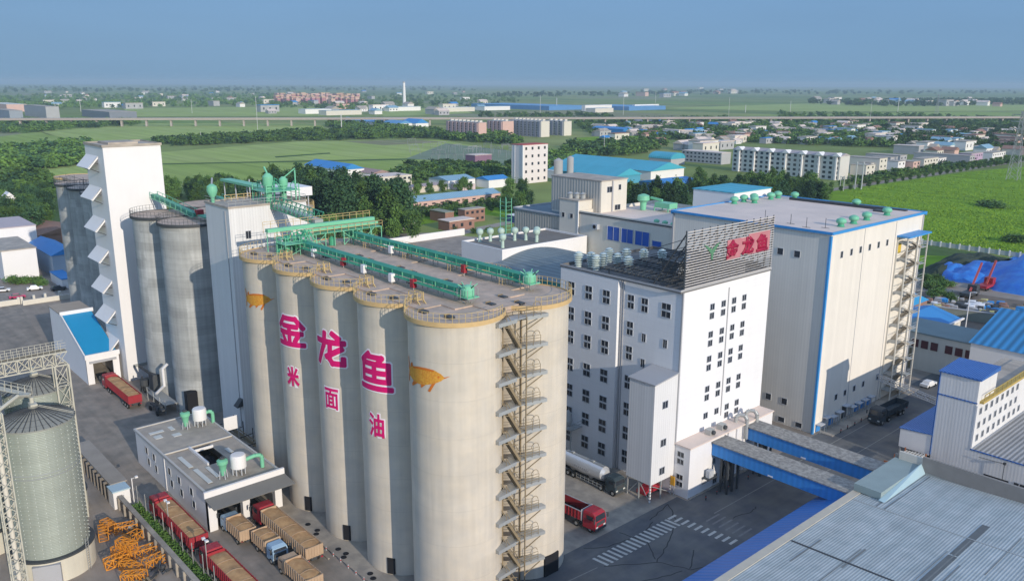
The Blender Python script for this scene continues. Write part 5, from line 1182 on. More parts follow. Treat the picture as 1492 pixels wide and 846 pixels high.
# ------------------------------------------------------------------ big ribbed-roof warehouse in the right foreground
wh = empty('ribbed_warehouse', (-20, 85, 0), 'wide warehouse with weathered pale ribbed roof and deep blue lean-to along its edge', 'warehouse')
b = MB()
b.add([(-46.2,20,8.2),(12,20,10.6),(12,118.4,10.6),(-46.2,118.4,8.2)],[(0,1,2,3)]); b.add([(-46.2,20,8.0),(12,20,10.4),(12,118.4,10.4),(-46.2,118.4,8.0)],[(3,2,1,0)])
rf = b.build('roof', M_whroof, wh)
b = MB(); zr = lambda x: 8.2+2.4*(x+46.2)/58.2
for y in (87.7,): b.hexa([(-46,y-0.12,zr(-46)),(12,y-0.12,zr(12)),(12,y+0.12,zr(12)),(-46,y+0.12,zr(-46))],[(-46,y-0.12,zr(-46)+.08),(12,y-0.12,zr(12)+.08),(12,y+0.12,zr(12)+.08),(-46,y+0.12,zr(-46)+.08)])
b.build('dark_seam', M_darksteel, rf)
b = MB()
for y in (103.6,): b.hexa([(-46,y-0.08,zr(-46)),(12,y-0.08,zr(12)),(12,y+0.08,zr(12)),(-46,y+0.08,zr(-46))],[(-46,y-0.08,zr(-46)+.06),(12,y-0.08,zr(12)+.06),(12,y+0.08,zr(12)+.06),(-46,y+0.08,zr(-46)+.06)])
b.build('pale_seam', M_steel, rf)
b = MB(); rr = random.Random(12)
def strip(x, y0, y1, w=0.9, z=0.03):
    b.add([(x-w/2,y0,zr(x-w/2)+z),(x+w/2,y0,zr(x+w/2)+z),(x+w/2,y1,zr(x+w/2)+z),(x-w/2,y1,zr(x-w/2)+z)],[(0,1,2,3)])
strip(-31.0,80.5,98,1.0); strip(-31.0,98.3,108.5,0.9)
b.build('rooflight', mat('dirty_rooflight',(0.13,0.14,0.14),0.6,0.4,0.5), rf)
b = MB()
for k in range(16):
    x = rr.uniform(-44,-8); y = rr.uniform(66,112); strip(x, y, y+rr.uniform(4,16), rr.uniform(0.10,0.25), 0.026+0.0004*k)
b.build('rust_streaks', mat('dull_roof_streak',(0.20,0.21,0.205),0.8,0.4,0.6), rf)
b = MB(); b.box(-47.3,-46.2,20,118.6,7.6,8.3); b.build('eave_gutter', mat('cream_gutter',(0.50,0.46,0.38),0.8,0.15,0.6), wh)
b = MB(); b.box(-46.9,-46.6,20,118.5,0,7.6); b.box(-46.6,12,118.5,118.8,0,10.6); b.build('wall', M_creamflat, wh)
b = MB(); b.box(-47.3,14,118.8,119.15,8.6,9.9); b.box(-43.2,14,118.4,118.8,8.6,10.9); b.build('parapet', mat('brown_parapet',(0.27,0.25,0.23),0.9,0.2,0.5), wh)
b = MB(); b.box(-47.2,-43.4,106.0,118.7,8.35,9.4); b.build('roof_box', mat('slate_flat_roof',(0.27,0.34,0.34),0.8,0.15,0.5), rf)
b = MB(); b.hexa([(-43.4,105.4,8.4),(-42.6,105.4,8.45),(-42.6,118.4,8.45),(-43.4,118.4,8.4)],[(-43.4,105.4,8.6),(-43.3,105.4,8.6),(-43.3,118.4,9.75),(-43.4,118.4,9.75)]); b.build('flashing', mat('pale_blue_flashing',(0.36,0.50,0.55),0.5), rf)
b = MB(); b.add([(-53.0,20,4.6),(-47.3,20,7.3),(-47.3,107,7.3),(-53.0,107,4.6)],[(0,1,2,3)]); b.add([(-53.0,20,4.5),(-47.3,20,7.2),(-47.3,107,7.2),(-53.0,107,4.5)],[(3,2,1,0)]); b.build('lean_to_roof', mat('lean_to_blue',(0.035,0.17,0.50),0.5,0.12,0.2,corr=('y',1.0),corrk=0.05), wh)
b = MB(); b.box(-52.9,-52.7,20,106.8,0,4.4); b.box(-52.7,-47,106.5,106.8,0,4.5); b.build('lean_to_wall', M_gblue, wh)
# ------------------------------------------------------------------ white block with blue roofs, far right
wb = empty('white_block', (-40, 150, 0), 'white ribbed block with small blue capped tower and rows of little windows', 'factory')
b = MB(); b.box(-49.4,-43.5,138.3,146,0,17.6); b.box(-49.4,-43.5,146,168,0,13.2); b.box(-43.5,-10,138.3,168,0,5.9); b.build('wall', M_whitecorr, wb)
b = MB(); b.hexa([(-49.7,138.0,17.6),(-43.2,138.0,17.6),(-43.2,146.3,17.6),(-49.7,146.3,17.6)],[(-49.7,138.0,17.8),(-43.2,138.0,17.9),(-43.2,146.3,18.3),(-49.7,146.3,18.2)]); b.build('blue_cap', M_bluedeep, wb)
MB().box(-49.5,-43.4,138.2,138.29,13.7,13.9).box(-43.5,-10,138.2,138.29,5.9,6.1).box(-49.55,-49.4,138.2,138.4,3,17.5).build('trim', M_bluedeep, wb)
b = MB(); b.box(-43.3,-10,138.4,167.9,5.9,6.02); b.build('low_roof', M_whcorr2, wb)
b = MB(); b.box(-49.4,-43.3,146.3,168.2,13.2,13.45); b.build('upper_roof', M_roofgrey, wb)
b = MB(); b.box(-44.0,-42.9,139.5,168.3,13.5,13.9)
for k in range(14): b.bar((-43.0,140+k*2,13.9),(-43.0,140+k*2,14.9),0.1)
b.bar((-43.0,140,14.9),(-43.0,167,14.9),0.1); b.build('ochre_edge', mat('ochre_edge',(0.45,0.33,0.10),0.8,0.3,1.0), wb)
for z in (12.0, 9.6, 7.4):
    for k in range(7 if z > 12.5 else 9 if z < 8 else 8): window(wb, -43.48, 140.4+k*2.4, z, 'x', 0.9, 1.0)
MB().box(-43.52,-43.3,138.25,138.5,6.1,13.4).build('corner_trim', M_white, wb)
b = MB(); b.box(-41,-37.4,138.2,138.29,0.8,2.6); b.build('dark_opening', M_dark, wb)
o = MB().box(-36.6,-33.6,138.2,138.29,1.2,2.8).build('window', M_glass, wb)
MB().box(-36.7,-33.5,138.14,138.2,2.8,2.9).box(-35.9,-35.8,138.14,138.2,1.2,2.8).box(-35.1,-35.0,138.14,138.2,1.2,2.8).box(-34.3,-34.2,138.14,138.2,1.2,2.8).build('frame', M_frame, o)
MB().bar((-38.2,137.9,5.4),(-38.2,137.9,2.6),0.07).bar((-42,138,5.2),(-38.2,137.9,5.4),0.06).box(-38.4,-38.0,137.7,138.1,5.3,5.6).build('pipework', M_darksteel, wb)
t = empty('lean_to', (-52, 146, 0), 'white lean-to with deep blue roof on posts left of the blue capped tower', 'lean-to')
b = MB(); b.hexa([(-54.7,138.3,2.7),(-49.6,138.3,2.7),(-49.6,138.5,2.7),(-54.7,138.5,2.7)],[(-54.7,138.3,6.0),(-49.6,138.3,6.4),(-49.6,138.5,6.4),(-54.7,138.5,6.0)]); b.box(-54.7,-54.5,138.5,153.3,2.7,6.0); b.build('wall', M_white, t)
b = MB(); b.hexa([(-54.9,138.1,6.02),(-49.45,138.1,6.45),(-49.45,153.5,6.45),(-54.9,153.5,6.02)],[(-54.9,138.1,6.15),(-49.45,138.1,6.6),(-49.45,153.5,6.6),(-54.9,153.5,6.15)]); b.build('roof', M_bluedeep, t)
b = MB()
for x, y in ((-54.5,138.5),(-52,138.5),(-54.5,146),(-54.5,153)): b.bar((x,y,0),(x,y,2.8),0.2)
b.build('post', M_steel, t)
t = empty('timber_stack', (-50, 134, 0), 'stack of rusty and pale beams between the warehouse parapet and the lean-to', 'stack')
b = MB()
for k in range(7): b.box(-53.0+k*0.5,-52.7+k*0.5,129,137.4,2.6+0.05*k,2.8+0.05*k)
b.build('pale_beams', M_creamflat, t)
b = MB()
for k in range(6): b.box(-52.7+k*0.5,-52.6+k*0.5,129,137.4,2.4,2.66)
for x in (-53,-49.6):
    for y in (129.2,133,137): b.bar((x,y,0),(x,y,3.4),0.18)
b.bar((-53,129.2,3.4),(-49.6,129.2,3.4),0.15); b.build('rusty_frame', mat('rust_paint',(0.36,0.13,0.06),0.8,0.3,1.0), t)
t = empty('pipe_bridge', (-61, 160, 5), 'slim lattice pipe bridge over the road behind the lean-to', 'pipe bridge')
b = MB(); p = Vector((-69.5,161.5,5.2)); q = Vector((-50,154.5,5.2))
for s in (0, 0.9):
    for e in (-0.4, 0.4): b.bar(p+Vector((0,e,s)), q+Vector((0,e,s)), 0.12)
for k in range(18):
    u = p+(q-p)*k/18; v = p+(q-p)*(k+1)/18; b.bar(u+Vector((0,-0.4,0 if k%2 else .9)), v+Vector((0,-0.4,0.9 if k%2 else 0)), 0.09)
b.build('truss', M_frame, t)
# ------------------------------------------------------------------ corrugated steel silos, lower left
def steel_silo(cx, cy, r, z0, z1, label, base=True):
    t = empty('steel_silo', (cx, cy, 0), label, 'silo', 'corrugated steel silos')
    MB().lathe(cx, cy, [(r, z0), (r, z1)], 96, cap=False).build('shell', M_corr, t, smooth=True)
    b = MB()
    for k in range(28):
        a = 2*PI*k/28
        for j in range(0, int((z1-z0)/0.55)):
            z = z0+0.3+j*0.55; b.box(cx+(r+0.03)*math.cos(a)-0.035, cx+(r+0.03)*math.cos(a)+0.035, cy+(r+0.03)*math.sin(a)-0.035, cy+(r+0.03)*math.sin(a)+0.035, z, z+0.12)
    b.build('bolt_rows', mat('bolt_metal',(0.55,0.58,0.54),0.4), t)
    b = MB(); b.lathe(cx, cy, [(r+0.05,z0+11.6),(r+0.09,z0+11.65),(r+0.05,z0+11.7)], 96, cap=False); b.lathe(cx, cy, [(r+0.05,z0+11.1),(r+0.09,z0+11.15),(r+0.05,z0+11.2)], 96, cap=False); b.build('wind_ring', M_steel, t)
    rf = MB().lathe(cx, cy, [(r+0.18, z1-0.05), (r+0.12, z1+0.1), (0.6, z1+1.6), (0.55, z1+1.95)], 48).build('roof', M_coneroof, t)
    b = MB()
    for k in range(36):
        a = 2*PI*k/36; b.bar((cx+(r+0.15)*math.cos(a),cy+(r+0.15)*math.sin(a),z1+0.13),(cx+0.65*math.cos(a),cy+0.65*math.sin(a),z1+1.63),0.09)
    for q in (0.35, 0.62, 0.85):
        rr_ = r*q; zz = z1+0.12+(1-q)*1.72; pts = [(cx+rr_*math.cos(2*PI*k/36), cy+rr_*math.sin(2*PI*k/36), zz) for k in range(37)]
        for u, v in zip(pts[:-1], pts[1:]): b.bar(u, v, 0.05)
    b.build('roof_ribs', M_darksteel, rf)
    b = MB()
    for k in range(28):
        a = 2*PI*k/28; a2 = 2*PI*(k+1)/28
        b.bar((cx+(r+.15)*math.cos(a),cy+(r+.15)*math.sin(a),z1+0.1),(cx+(r+.15)*math.cos(a),cy+(r+.15)*math.sin(a),z1+0.25),0.05)
    b.build('eave_clips', M_darksteel, rf)
    if base:
        MB().lathe(cx, cy, [(r+0.5, 0), (r+0.5, z0-0.25)], 64).build('base', M_creambase, t, smooth=True); MB().lathe(cx, cy, [(r+0.62, z0-0.25), (r+0.62, z0-0.02), (r-0.1, z0)], 64).build('base_ledge', M_darksteel, t)
        a = R(-22); b = MB(); c_, s_ = math.cos(a), math.sin(a); d = Vector((-s_, c_, 0)); o_ = Vector((cx+(r+0.55)*c_, cy+(r+0.55)*s_, 0))
        b.hexa([o_-d*1.6-Vector((.5*c_,.5*s_,0))+Vector((0,0,0.2)), o_-d*1.6+Vector((.3*c_,.3*s_,0.2)), o_+d*1.6+Vector((.3*c_,.3*s_,0.2)), o_+d*1.6-Vector((.5*c_,.5*s_,-0.2))],
               [o_-d*1.6-Vector((.5*c_,.5*s_,-3.0)), o_-d*1.6+Vector((.3*c_,.3*s_,3.0)), o_+d*1.6+Vector((.3*c_,.3*s_,3.0)), o_+d*1.6-Vector((.5*c_,.5*s_,-3.0))])
        b.build('hatch_house', M_greywall, t)
        a = R(38); b = MB()
        for s in (-0.25, 0.25):
            x, y = cx+(r+0.7)*math.cos(a)-s*math.sin(a), cy+(r+0.7)*math.sin(a)+s*math.cos(a); b.bar((x,y,0),(x,y,z0+1.2),0.06)
        for k in range(12): b.bar((cx+(r+0.7)*math.cos(a)+.25*math.sin(a),cy+(r+0.7)*math.sin(a)-.25*math.cos(a),0.3+k*0.36),(cx+(r+0.7)*math.cos(a)-.25*math.sin(a),cy+(r+0.7)*math.sin(a)+.25*math.cos(a),0.3+k*0.36),0.04)
        b.build('ladder', M_steel, t)
    # ladder over the cone
    b = MB(); a = R(70)
    for s in (-0.22, 0.22): b.bar((cx+r*math.cos(a)-s*math.sin(a),cy+r*math.sin(a)+s*math.cos(a),z1+0.3),(cx+0.6*math.cos(a)-s*math.sin(a),cy+0.6*math.sin(a)+s*math.cos(a),z1+1.8),0.05)
    b.build('roof_ladder', M_truss, rf)
    MB().tube((cx-0.3,cy,z1+2.2),(cx-0.3,cy,z1+2.9),0.25,10).box(cx-0.7,cx+0.7,cy-0.4,cy+0.4,z1+1.95,z1+2.2).build('filling_spout', M_truss, rf)
    return t
steel_silo(-115.0, 20.9, 4.46, 3.5, 21.0, 'big green-grey corrugated steel silo in the lower left corner')
steel_silo(-130.5, 24.4, 4.3, 3.5, 20.2, 'second corrugated silo under the truss bridge, its dark cone roof in view')
steel_silo(-127.5, 14.8, 4.4, 3.5, 21.4, 'third corrugated silo cut off by the left edge, roof ribs in view')
t = empty('truss_bridge', (-126.6, 18, 0), 'pale railed truss bridge crossing above the steel silos', 'truss bridge')
b = MB(); X0, X1, zb, zt = -127.3, -125.9, 24.0, 25.9
for x in (X0, X1):
    b.bar((x,3,zb),(x,28.0,zb),0.16); b.bar((x,3,zt),(x,28.0,zt),0.16)
    for k in range(16):
        y = 3+k*25/16; y2 = 3+(k+1)*25/16; b.bar((x,y,zb),(x,y,zt),0.12); b.bar((x,y,zb),(x,y2,zt),0.08); b.bar((x,y,zt),(x,y2,zb),0.08)
for k in range(17): b.bar((X0,3+k*25/16,zt),(X1,3+k*25/16,zt),0.1)
b.build('truss', M_truss, t)
b = MB()
for x in (X0, X1):
    for zz in (0.5, 0.9, 1.3): b.bar((x,3,zt+zz),(x,28,zt+zz),0.045)
    for k in range(34): b.bar((x,3+k*25/34,zt),(x,3+k*25/34,zt+1.3),0.05)
b.build('railing', M_truss, t); MB().box(X0+0.1,X1-0.1,3,28,zt+0.02,zt+0.08).build('walkway', M_rust, t)
b = MB()
for x in (X0, X1):
    for y in (26.2, 28.0): b.bar((x,y,0),(x,y,zb),0.2)
for k in range(8):
    z = k*3.0
    for x in (X0, X1): b.bar((x,26.2,z),(x,28.0,z+3),0.09); b.bar((x,26.2,z+3),(x,28.0,z+3),0.09); b.bar((x,26.2,z+3),(x,28,z),0.07)
    for y in (26.2, 28.0): b.bar((X0,y,z),(X1,y,z+3),0.09)
b.build('tower_leg', M_truss, t)
t = empty('lift_mast', (-112.2, 16.3, 0), 'pale lattice mast rising beside the nearest steel silo at the left edge', 'lattice mast')
b = MB(); cx, cy, w_ = -110.6, 15.9, 0.75
for sx in (-w_, w_):
    for sy in (-w_, w_): b.bar((cx+sx,cy+sy,0),(cx+sx,cy+sy,24.5),0.14)
for k in range(17):
    z = k*1.45
    for s in (-w_, w_):
        b.bar((cx-w_,cy+s,z),(cx+w_,cy+s,z+1.45) if k%2 else (cx+w_,cy+s,z),0.08); b.bar((cx-w_,cy+s,z+1.45),(cx+w_,cy+s,z),0.07); b.bar((cx+s,cy-w_,z),(cx+s,cy+w_,z+1.45),0.08); b.bar((cx+s,cy+w_,z),(cx+s,cy-w_,z+1.45),0.07)
b.build('lattice', M_truss, t); MB().tube((cx,cy,0),(cx,cy,24),0.28,10).build('lift_pipe', M_creamflat, t)
b = MB(); b.path([(cx,cy,24.4),(-113,19,25.2),(-115.2,20.7,24.2)],0.22,8); b.build('chute', M_truss, t)
t = empty('catwalk', (-121, 17.5, 24), 'short railed catwalk joining the steel silo tops', 'catwalk')
b = MB(); b.bar((-127.3,14.8,24.5),(-115,20.6,24.4),0.8,0.12)
for s in (-0.4, 0.4):
    for zz in (0.5,1.0): b.bar((-127.3,14.8+s,24.5+zz),(-115,20.6+s,24.4+zz),0.05)
    for k in range(12): u = Vector((-127.3,14.8+s,24.5)).lerp(Vector((-115,20.6+s,24.4)),k/11); b.bar(u,u+Vector((0,0,1.0)),0.05)
b.build('deck', M_truss, t)
# long flat-roofed wall shed, gate hut and boundary wall
t = empty('wall_shed', (-137, 33, 0), 'long narrow flat-topped wall shed with buttresses behind the steel silo', 'shed')
MB().box(-147.5,-128.2,32.2,34.3,0,2.9).build('wall', M_greywall, t); MB().box(-147.7,-128.0,32.0,34.5,2.9,3.1).build('roof', mat('sandy_concrete',(0.34,0.30,0.255),0.9,0.2,0.4), t)
b = MB()
for k in range(11): b.box(-147+k*1.85,-146.7+k*1.85,31.6,32.2,0,2.8)
b.build('buttress', mat('wall_concrete_dark',(0.20,0.18,0.16),0.9,0.2,0.5), t)
t = empty('gate_hut', (-126.6, 32.8, 0), 'tiny white hut with blue roof edge and grey door on the boundary wall', 'hut')
MB().box(-128.0,-125.4,31.6,34.0,0,2.8).build('wall', M_white, t); MB().box(-128.1,-125.3,31.5,34.1,2.8,3.0).build('roof', mat('pale_blue_edge',(0.42,0.55,0.62),0.6), t)
MB().box(-125.39,-125.33,32.2,33.1,0.1,2.1).build('door', M_greywall, t)
t = empty('camera_mast', (-124.8, 34.2, 0), 'short white camera mast beside the gate hut', 'mast'); MB().bar((-124.9,34.3,0),(-124.9,34.3,4.6),0.12).bar((-124.9,34.3,4.5),(-124.2,34.8,4.9),0.1).build('pole', M_white, t); MB().box(-124.4,-124.0,34.6,35.0,4.8,5.05).build('camera', M_white, t)
t = empty('boundary_wall', (-108, 32.6, 0), 'long low concrete boundary wall with posts running down to the bottom edge', 'wall')
MB().box(-125.2,-88,32.3,32.6,0,2.1).build('panel', mat('wall_concrete',(0.27,0.24,0.21),0.9,0.2,0.5,streak=0.1), t)
b = MB(); b.box(-125.2,-88,32.1,32.8,2.1,2.25); b.build('coping', M_yard2, t)
b = MB()
for k in range(15): b.box(-125+k*2.6,-124.7+k*2.6,31.95,32.3,0,2.1)
b.build('post', M_yard2, t)
struct('green_strip', MB().box(-124.5,-86,33.0,35.0,0,0.25), M_g1)
struct('kerb', MB().box(-124.8,-86,35.0,35.2,0,0.32), M_yard2)
# hedge of low plants on the strip
def leaf_cloud(n, fn, size, seed, up=0.0):
    """n leaf quads; fn(rng) gives centres"""
    rs = np.random.RandomState(seed); c = fn(rs, n); n = len(c)
    a = rs.normal(size=(n,3)); a /= np.linalg.norm(a,axis=1)[:,None]; b = rs.normal(size=(n,3)); b -= (b*a).sum(1)[:,None]*a; b /= np.linalg.norm(b,axis=1)[:,None]
    s = (size*rs.uniform(0.6,1.3,n))[:,None]
    v = np.empty((n,4,3)); v[:,0] = c-a*s*0.5; v[:,1] = c+b*s*0.42; v[:,2] = c+a*s*0.5; v[:,3] = c-b*s*0.42
    return v.reshape(-1,3)
def quads_mesh(name, v, m):
    n = len(v)//4; me = bpy.data.meshes.new(name); me.vertices.add(len(v)); me.vertices.foreach_set('co', v.astype(np.float32).ravel())
    me.loops.add(len(v)); me.loops.foreach_set('vertex_index', np.arange(len(v), dtype=np.int32)); me.polygons.add(n)
    me.polygons.foreach_set('loop_start', np.arange(0, len(v), 4, dtype=np.int32)); me.polygons.foreach_set('loop_total', np.full(n, 4, dtype=np.int32))
    me.materials.append(m); me.update(); me.validate(); return me
me = quads_mesh('low_plants', leaf_cloud(9000, lambda rs,n: np.c_[rs.uniform(-124.3,-86.5,n), rs.uniform(33.1,34.9,n), 0.25+rs.uniform(0,0.7,n)**1.5], 0.28, 5), M_leafmid)
o = bpy.data.objects.new('low_plants', me); COL.objects.link(o); tag(o, 'thick low green plants filling the strip beside the boundary wall', 'ground cover', kind='stuff')
fp = empty('fence_pole', (-124.0, 34.6, 0), 'thin pale pole standing in the green strip', 'pole', 'thin poles along the green strip')
MB().tube((0,0,0),(0,0,3.6),0.06,6).build('shaft', M_steel, fp, local=True)
for k in range(1, 9): c = copy_tree(fp); c.location = (-124.0+3.6*k, 34.6, 0)
# yard lamps with twin heads
yl = empty('yard_lamp', (-112.6, 35.2, 0), 'small white twin-headed lamp on a post beside the loaded red truck', 'lamp', 'small lamps along the truck lane')
MB().tube((0,0,0),(0,0,5.2),0.07,8).build('post', M_steel, yl, local=True); MB().box(-0.5,0.5,-0.1,0.1,5.2,5.35).box(0.35,0.75,-0.2,0.2,5.3,5.5).box(-0.75,-0.35,-0.2,0.2,5.15,5.4).build('lamp_head', M_white, yl, local=True)
c = copy_tree(yl); c.location = (-99.0, 35.2, 0); relabel(c, 'small white twin-headed lamp near the bottom edge beside the queuing truck')
# orange lattice sections
rr = random.Random(21)
lm = MB(); L_, w_ = 3.0, 0.6
for sx in (-w_, w_):
    for sy in (-w_, w_): lm.bar((0,sx,sy+w_),(L_,sx,sy+w_),0.10)
for k in range(4):
    x = k*L_/3
    for s in (-w_, w_):
        lm.bar((x,-w_,s+w_),(x,w_,s+w_),0.09); lm.bar((x,s,0),(x,s,2*w_),0.09)
        if k < 3: lm.bar((x,-w_,s+w_),(x+L_/3,w_,s+w_),0.08); lm.bar((x,s,0),(x+L_/3,s,2*w_),0.08); lm.bar((x,s,2*w_),(x+L_/3,s,0),0.08)
lme = lm.mesh('lattice_section', M_orange)
spots = [(-121.2,28.9,0,0.1),(-118.2,29.4,0,1.3),(-117.0,27.6,0,2.9),(-113.8,29.0,0,1.9),(-112.6,27.8,0,0.2),(-109.6,29.2,0,1.6),(-108.4,27.4,0,0.4),(-106.0,29.4,0,1.75),(-111.8,28.2,1.3,0.35),(-105.0,26.4,0,0.9),(-109.6,25.6,0,1.5)]
for k, (x, y, z, a) in enumerate(spots):
    o = bpy.data.objects.new('lattice_section', lme); COL.objects.link(o); o.location = (x, y, z+0.1); o.rotation_euler = (0, rr.uniform(-.1,.1), a)
    tag(o, 'orange lattice crane section in the heap between silo and boundary wall', 'lattice section', 'orange lattice crane sections')
for k, (x, y, m) in enumerate(((-116,31,M_darksteel),(-104,30.6,M_darksteel),(-101.5,28.5,M_rust),(-118.4,31.2,M_steel))):
    t = empty('scrap_pile', (x,y,0), ['dark scrap heap by the wall near the steel silo','dark scrap heap below the orange sections','rusty scrap heap at the bottom edge','pale scrap heap under the wall shed'][k], 'scrap')
    b = MB()
    for j in range(14):
        u = Vector((x+rr.uniform(-1.4,1.4), y+rr.uniform(-.7,.7), 0.1+rr.uniform(0,.6))); b.bar(u, u+Vector((rr.uniform(-1.2,1.2), rr.uniform(-1,1), rr.uniform(-.1,.5))), rr.uniform(.08,.35))
    b.build('pieces', m, t)
# ------------------------------------------------------------------ far-left corner of the plant
def block(name, x0, x1, y0, y1, h, wall, roof, label, cat='building', rtype='flat', group=None, wins=None, rh=2.0, ov=0.4, ridge=None):
    t = empty(name, ((x0+x1)/2, (y0+y1)/2, 0), label, cat, group)
    MB().box(x0, x1, y0, y1, 0, h).build('wall', wall, t)
    b = MB(); ridge = ridge or ('y' if (y1-y0) > (x1-x0) else 'x')
    if rtype == 'flat': b.box(x0-0.2, x1+0.2, y0-0.2, y1+0.2, h, h+0.3)
    elif ridge == 'y':
        xm = (x0+x1)/2; X0, X1, Y0, Y1 = x0-ov, x1+ov, y0-ov, y1+ov
        b.add([(X0,Y0,h),(X1,Y0,h),(xm,Y0,h+rh),(X0,Y1,h),(X1,Y1,h),(xm,Y1,h+rh)], [(0,1,2),(5,4,3),(0,2,5,3),(1,4,5,2),(0,3,4,1)])
    else:
        ym = (y0+y1)/2; X0, X1, Y0, Y1 = x0-ov, x1+ov, y0-ov, y1+ov
        b.add([(X0,Y0,h),(X0,Y1,h),(X0,ym,h+rh),(X1,Y0,h),(X1,Y1,h),(X1,ym,h+rh)], [(0,2,1),(3,4,5),(0,3,5,2),(1,2,5,4),(0,1,4,3)])
    b.build('roof', roof, t)
    if wins:
        for (face, cols, rws, w_, h_) in wins:
            wm = MB().box(-w_/2, w_/2, -0.08, 0.1, -h_/2, h_/2); me = wm.mesh('window', M_glass); off = origin_of(t)
            for i in range(cols):
                for j in range(rws):
                    o = bpy.data.objects.new('window', me); COL.objects.link(o); o.parent = t
                    z = h*(j+0.55)/rws
                    if face == 'x': o.location = Vector((x1, y0+(y1-y0)*(i+0.5)/cols, z))-off; o.rotation_euler.z = PI/2
                    else: o.location = Vector((x0+(x1-x0)*(i+0.5)/cols, y0, z))-off
    return t
M_blue3 = mat('plain_blue_roof', (0.04,0.24,0.55), 0.55, 0.1, 0.2)
block('white_building', -330,-304,52.5,62.5,10,M_white,M_roofgrey,'plain white blank-fronted building at the left edge beyond the shaded silos')
block('white_building', -362,-336,58,70,12.5,M_white,mat('pale_pink_roof',(0.50,0.42,0.42),0.8),'taller white building with pale roof at the left edge behind the blank-fronted one',wins=[('x',1,1,1.0,1.0)])
block('blue_shed', -330,-300,66,74,7.5,mat('bluish_wall',(0.38,0.45,0.52),0.8),M_blue3,'blue-roofed shed half behind the shaded silos at the left',rtype='gable')
block('blue_shed', -296,-282,64,67.5,3,M_white,M_blue3,'low blue-topped shed at the foot of the shaded silos')
block('brick_house', -395,-366,77,92,4,M_brick,mat('brown_tile_roof',(0.30,0.17,0.12),0.9),'brown tiled house behind the white buildings at the left',rtype='gable')
block('white_building', -440,-434,79,84,11,M_white,M_white,'slim white gabled hut among the trees at the left edge',rtype='gable',rh=3)
def car(loc, rz, paint, label):
    t = empty('parked_car', loc, label, 'car', 'cars in the far left yard', rz)
    b = MB(); b.hexa([(-2.2,-.9,.35),(2.2,-.9,.35),(2.2,.9,.35),(-2.2,.9,.35)],[(-2.15,-.88,.9),(2.1,-.88,.85),(2.1,.88,.85),(-2.15,.88,.9)]); b.build('body', paint, t, local=True)
    b = MB(); b.hexa([(-1.5,-.8,.88),(1.1,-.8,.88),(1.1,.8,.88),(-1.5,.8,.88)],[(-1.1,-.65,1.42),(.5,-.65,1.42),(.5,.65,1.42),(-1.1,.65,1.42)]); b.build('windows', M_glass, t, local=True)
    MB().box(-1.1,.5,-.66,.66,1.42,1.46).build('roof', paint, t, local=True)
    for x in (-1.4,1.4):
        for y in (-.85,.85): MB().tube((x,y-.1,.33),(x,y+.1,.33),.33,12).build('wheel', M_tyre, t, local=True)
M_carw = mat('white_car_paint', (0.75,0.75,0.75), 0.3)
car((-286,57.0,0.1), R(80), M_carw, 'white car parked in front of the blank white building')
car((-290,49,0.1), R(70), M_carw, 'white car at the left edge beside the red one')
car((-278,50.5,0.1), R(85), mat('magenta_car_paint',(0.45,0.03,0.12),0.3), 'magenta red car at the left edge of the far yard')
car((-281,62.5,0.1), R(80), M_darksteel, 'dark car in the shade by the shaded silos')
t = empty('yard_wall', (-268, 48, 0), 'low pale wall with gate piers across the far left yard', 'wall')
MB().box(-270.6,-270.2,38,49,0,1.6).box(-268,-267.6,49.8,64,0,1.5).build('panel', M_creamflat, t)
b = MB()
for y in (38,43,49,49.8,53,56,60): b.box(-271,-270,y,y+0.6,0,2.1)
b.build('pier', M_creamflat, t)
# ------------------------------------------------------------------ buildings behind the plant
bt = block('white_tower_block', -407,-396,363,385,24.5,mat('pinkish_white_wall',(0.72,0.66,0.64),0.7,0.04),M_trimred,'white five-storey tower with red roof edge standing behind the factory',wins=[('x',4,5,1.6,1.8)])
MB().box(-396.4,-395.7,362.6,363.3,0,24.5).box(-404,-403.6,362.8,363.0,0,24.3).build('corner_trim', M_white, bt)
t = empty('round_tank', (-388,391,0), 'grey round tank pair beside the white five-storey tower', 'tank'); MB().lathe(-390,389,[(3,0),(3,14),(0.5,15.5)],20).build('shell', M_greywall, t, smooth=True); MB().lathe(-384,394,[(2.2,0),(2.2,16),(0.5,17)],20).build('shell', M_greywall, t, smooth=True)
block('long_shed', -364,-350,239,304,3.6,M_pinkwall,M_lightblue,'long low pink shed with pale blue roof and a row of small dark windows','shed',rtype='gable',rh=2.2,wins=[('x',12,1,2.2,0.8)])
block('brick_house', -294,-286,219,233,4.2,M_brick,M_roofpale,'small flat-roofed brick house by the road behind the silos','house',wins=[('x',3,1,1.4,1.6)])
block('brick_house', -304,-299,238,250,6.0,M_brick,M_roofgrey,'taller brick house beside the small brick one by the road','house',wins=[('x',4,2,1.4,1.2)])
block('brick_house', -318,-306,232,237,4.6,M_brick,mat('olive_roof',(0.28,0.29,0.22),0.9),'brick house with olive flat roof behind the other two','house')
block('small_shed', -318,-304,207,214,3.0,M_white,M_blue3,'small white shed with bright blue roof at the edge of the poplars','shed',rtype='gable',rh=1.3)
block('small_shed', -290,-278,256,264,3.2,mat('navy_wall',(0.05,0.09,0.2),0.8),M_white,'dark blue shed with white roof edge right of the brick houses','shed')
t = empty('white_wall', (-275,195,0), 'long bright white wall along the road behind the silos', 'wall'); MB().box(-276,-275.4,178,219,0,2.8).build('panel', M_white, t)
block('white_shed', -424,-404,309,330,5.2,M_white,M_lightblue,'white shed with pale blue roof, left of the pair behind the long pink shed','shed',rtype='gable',wins=[('x',3,1,2.0,1.6)])
block('white_shed', -405,-392,331,348,5.0,M_white,M_blue3,'white shed with clear blue gable roof beside the five-storey tower','shed',rtype='gable')
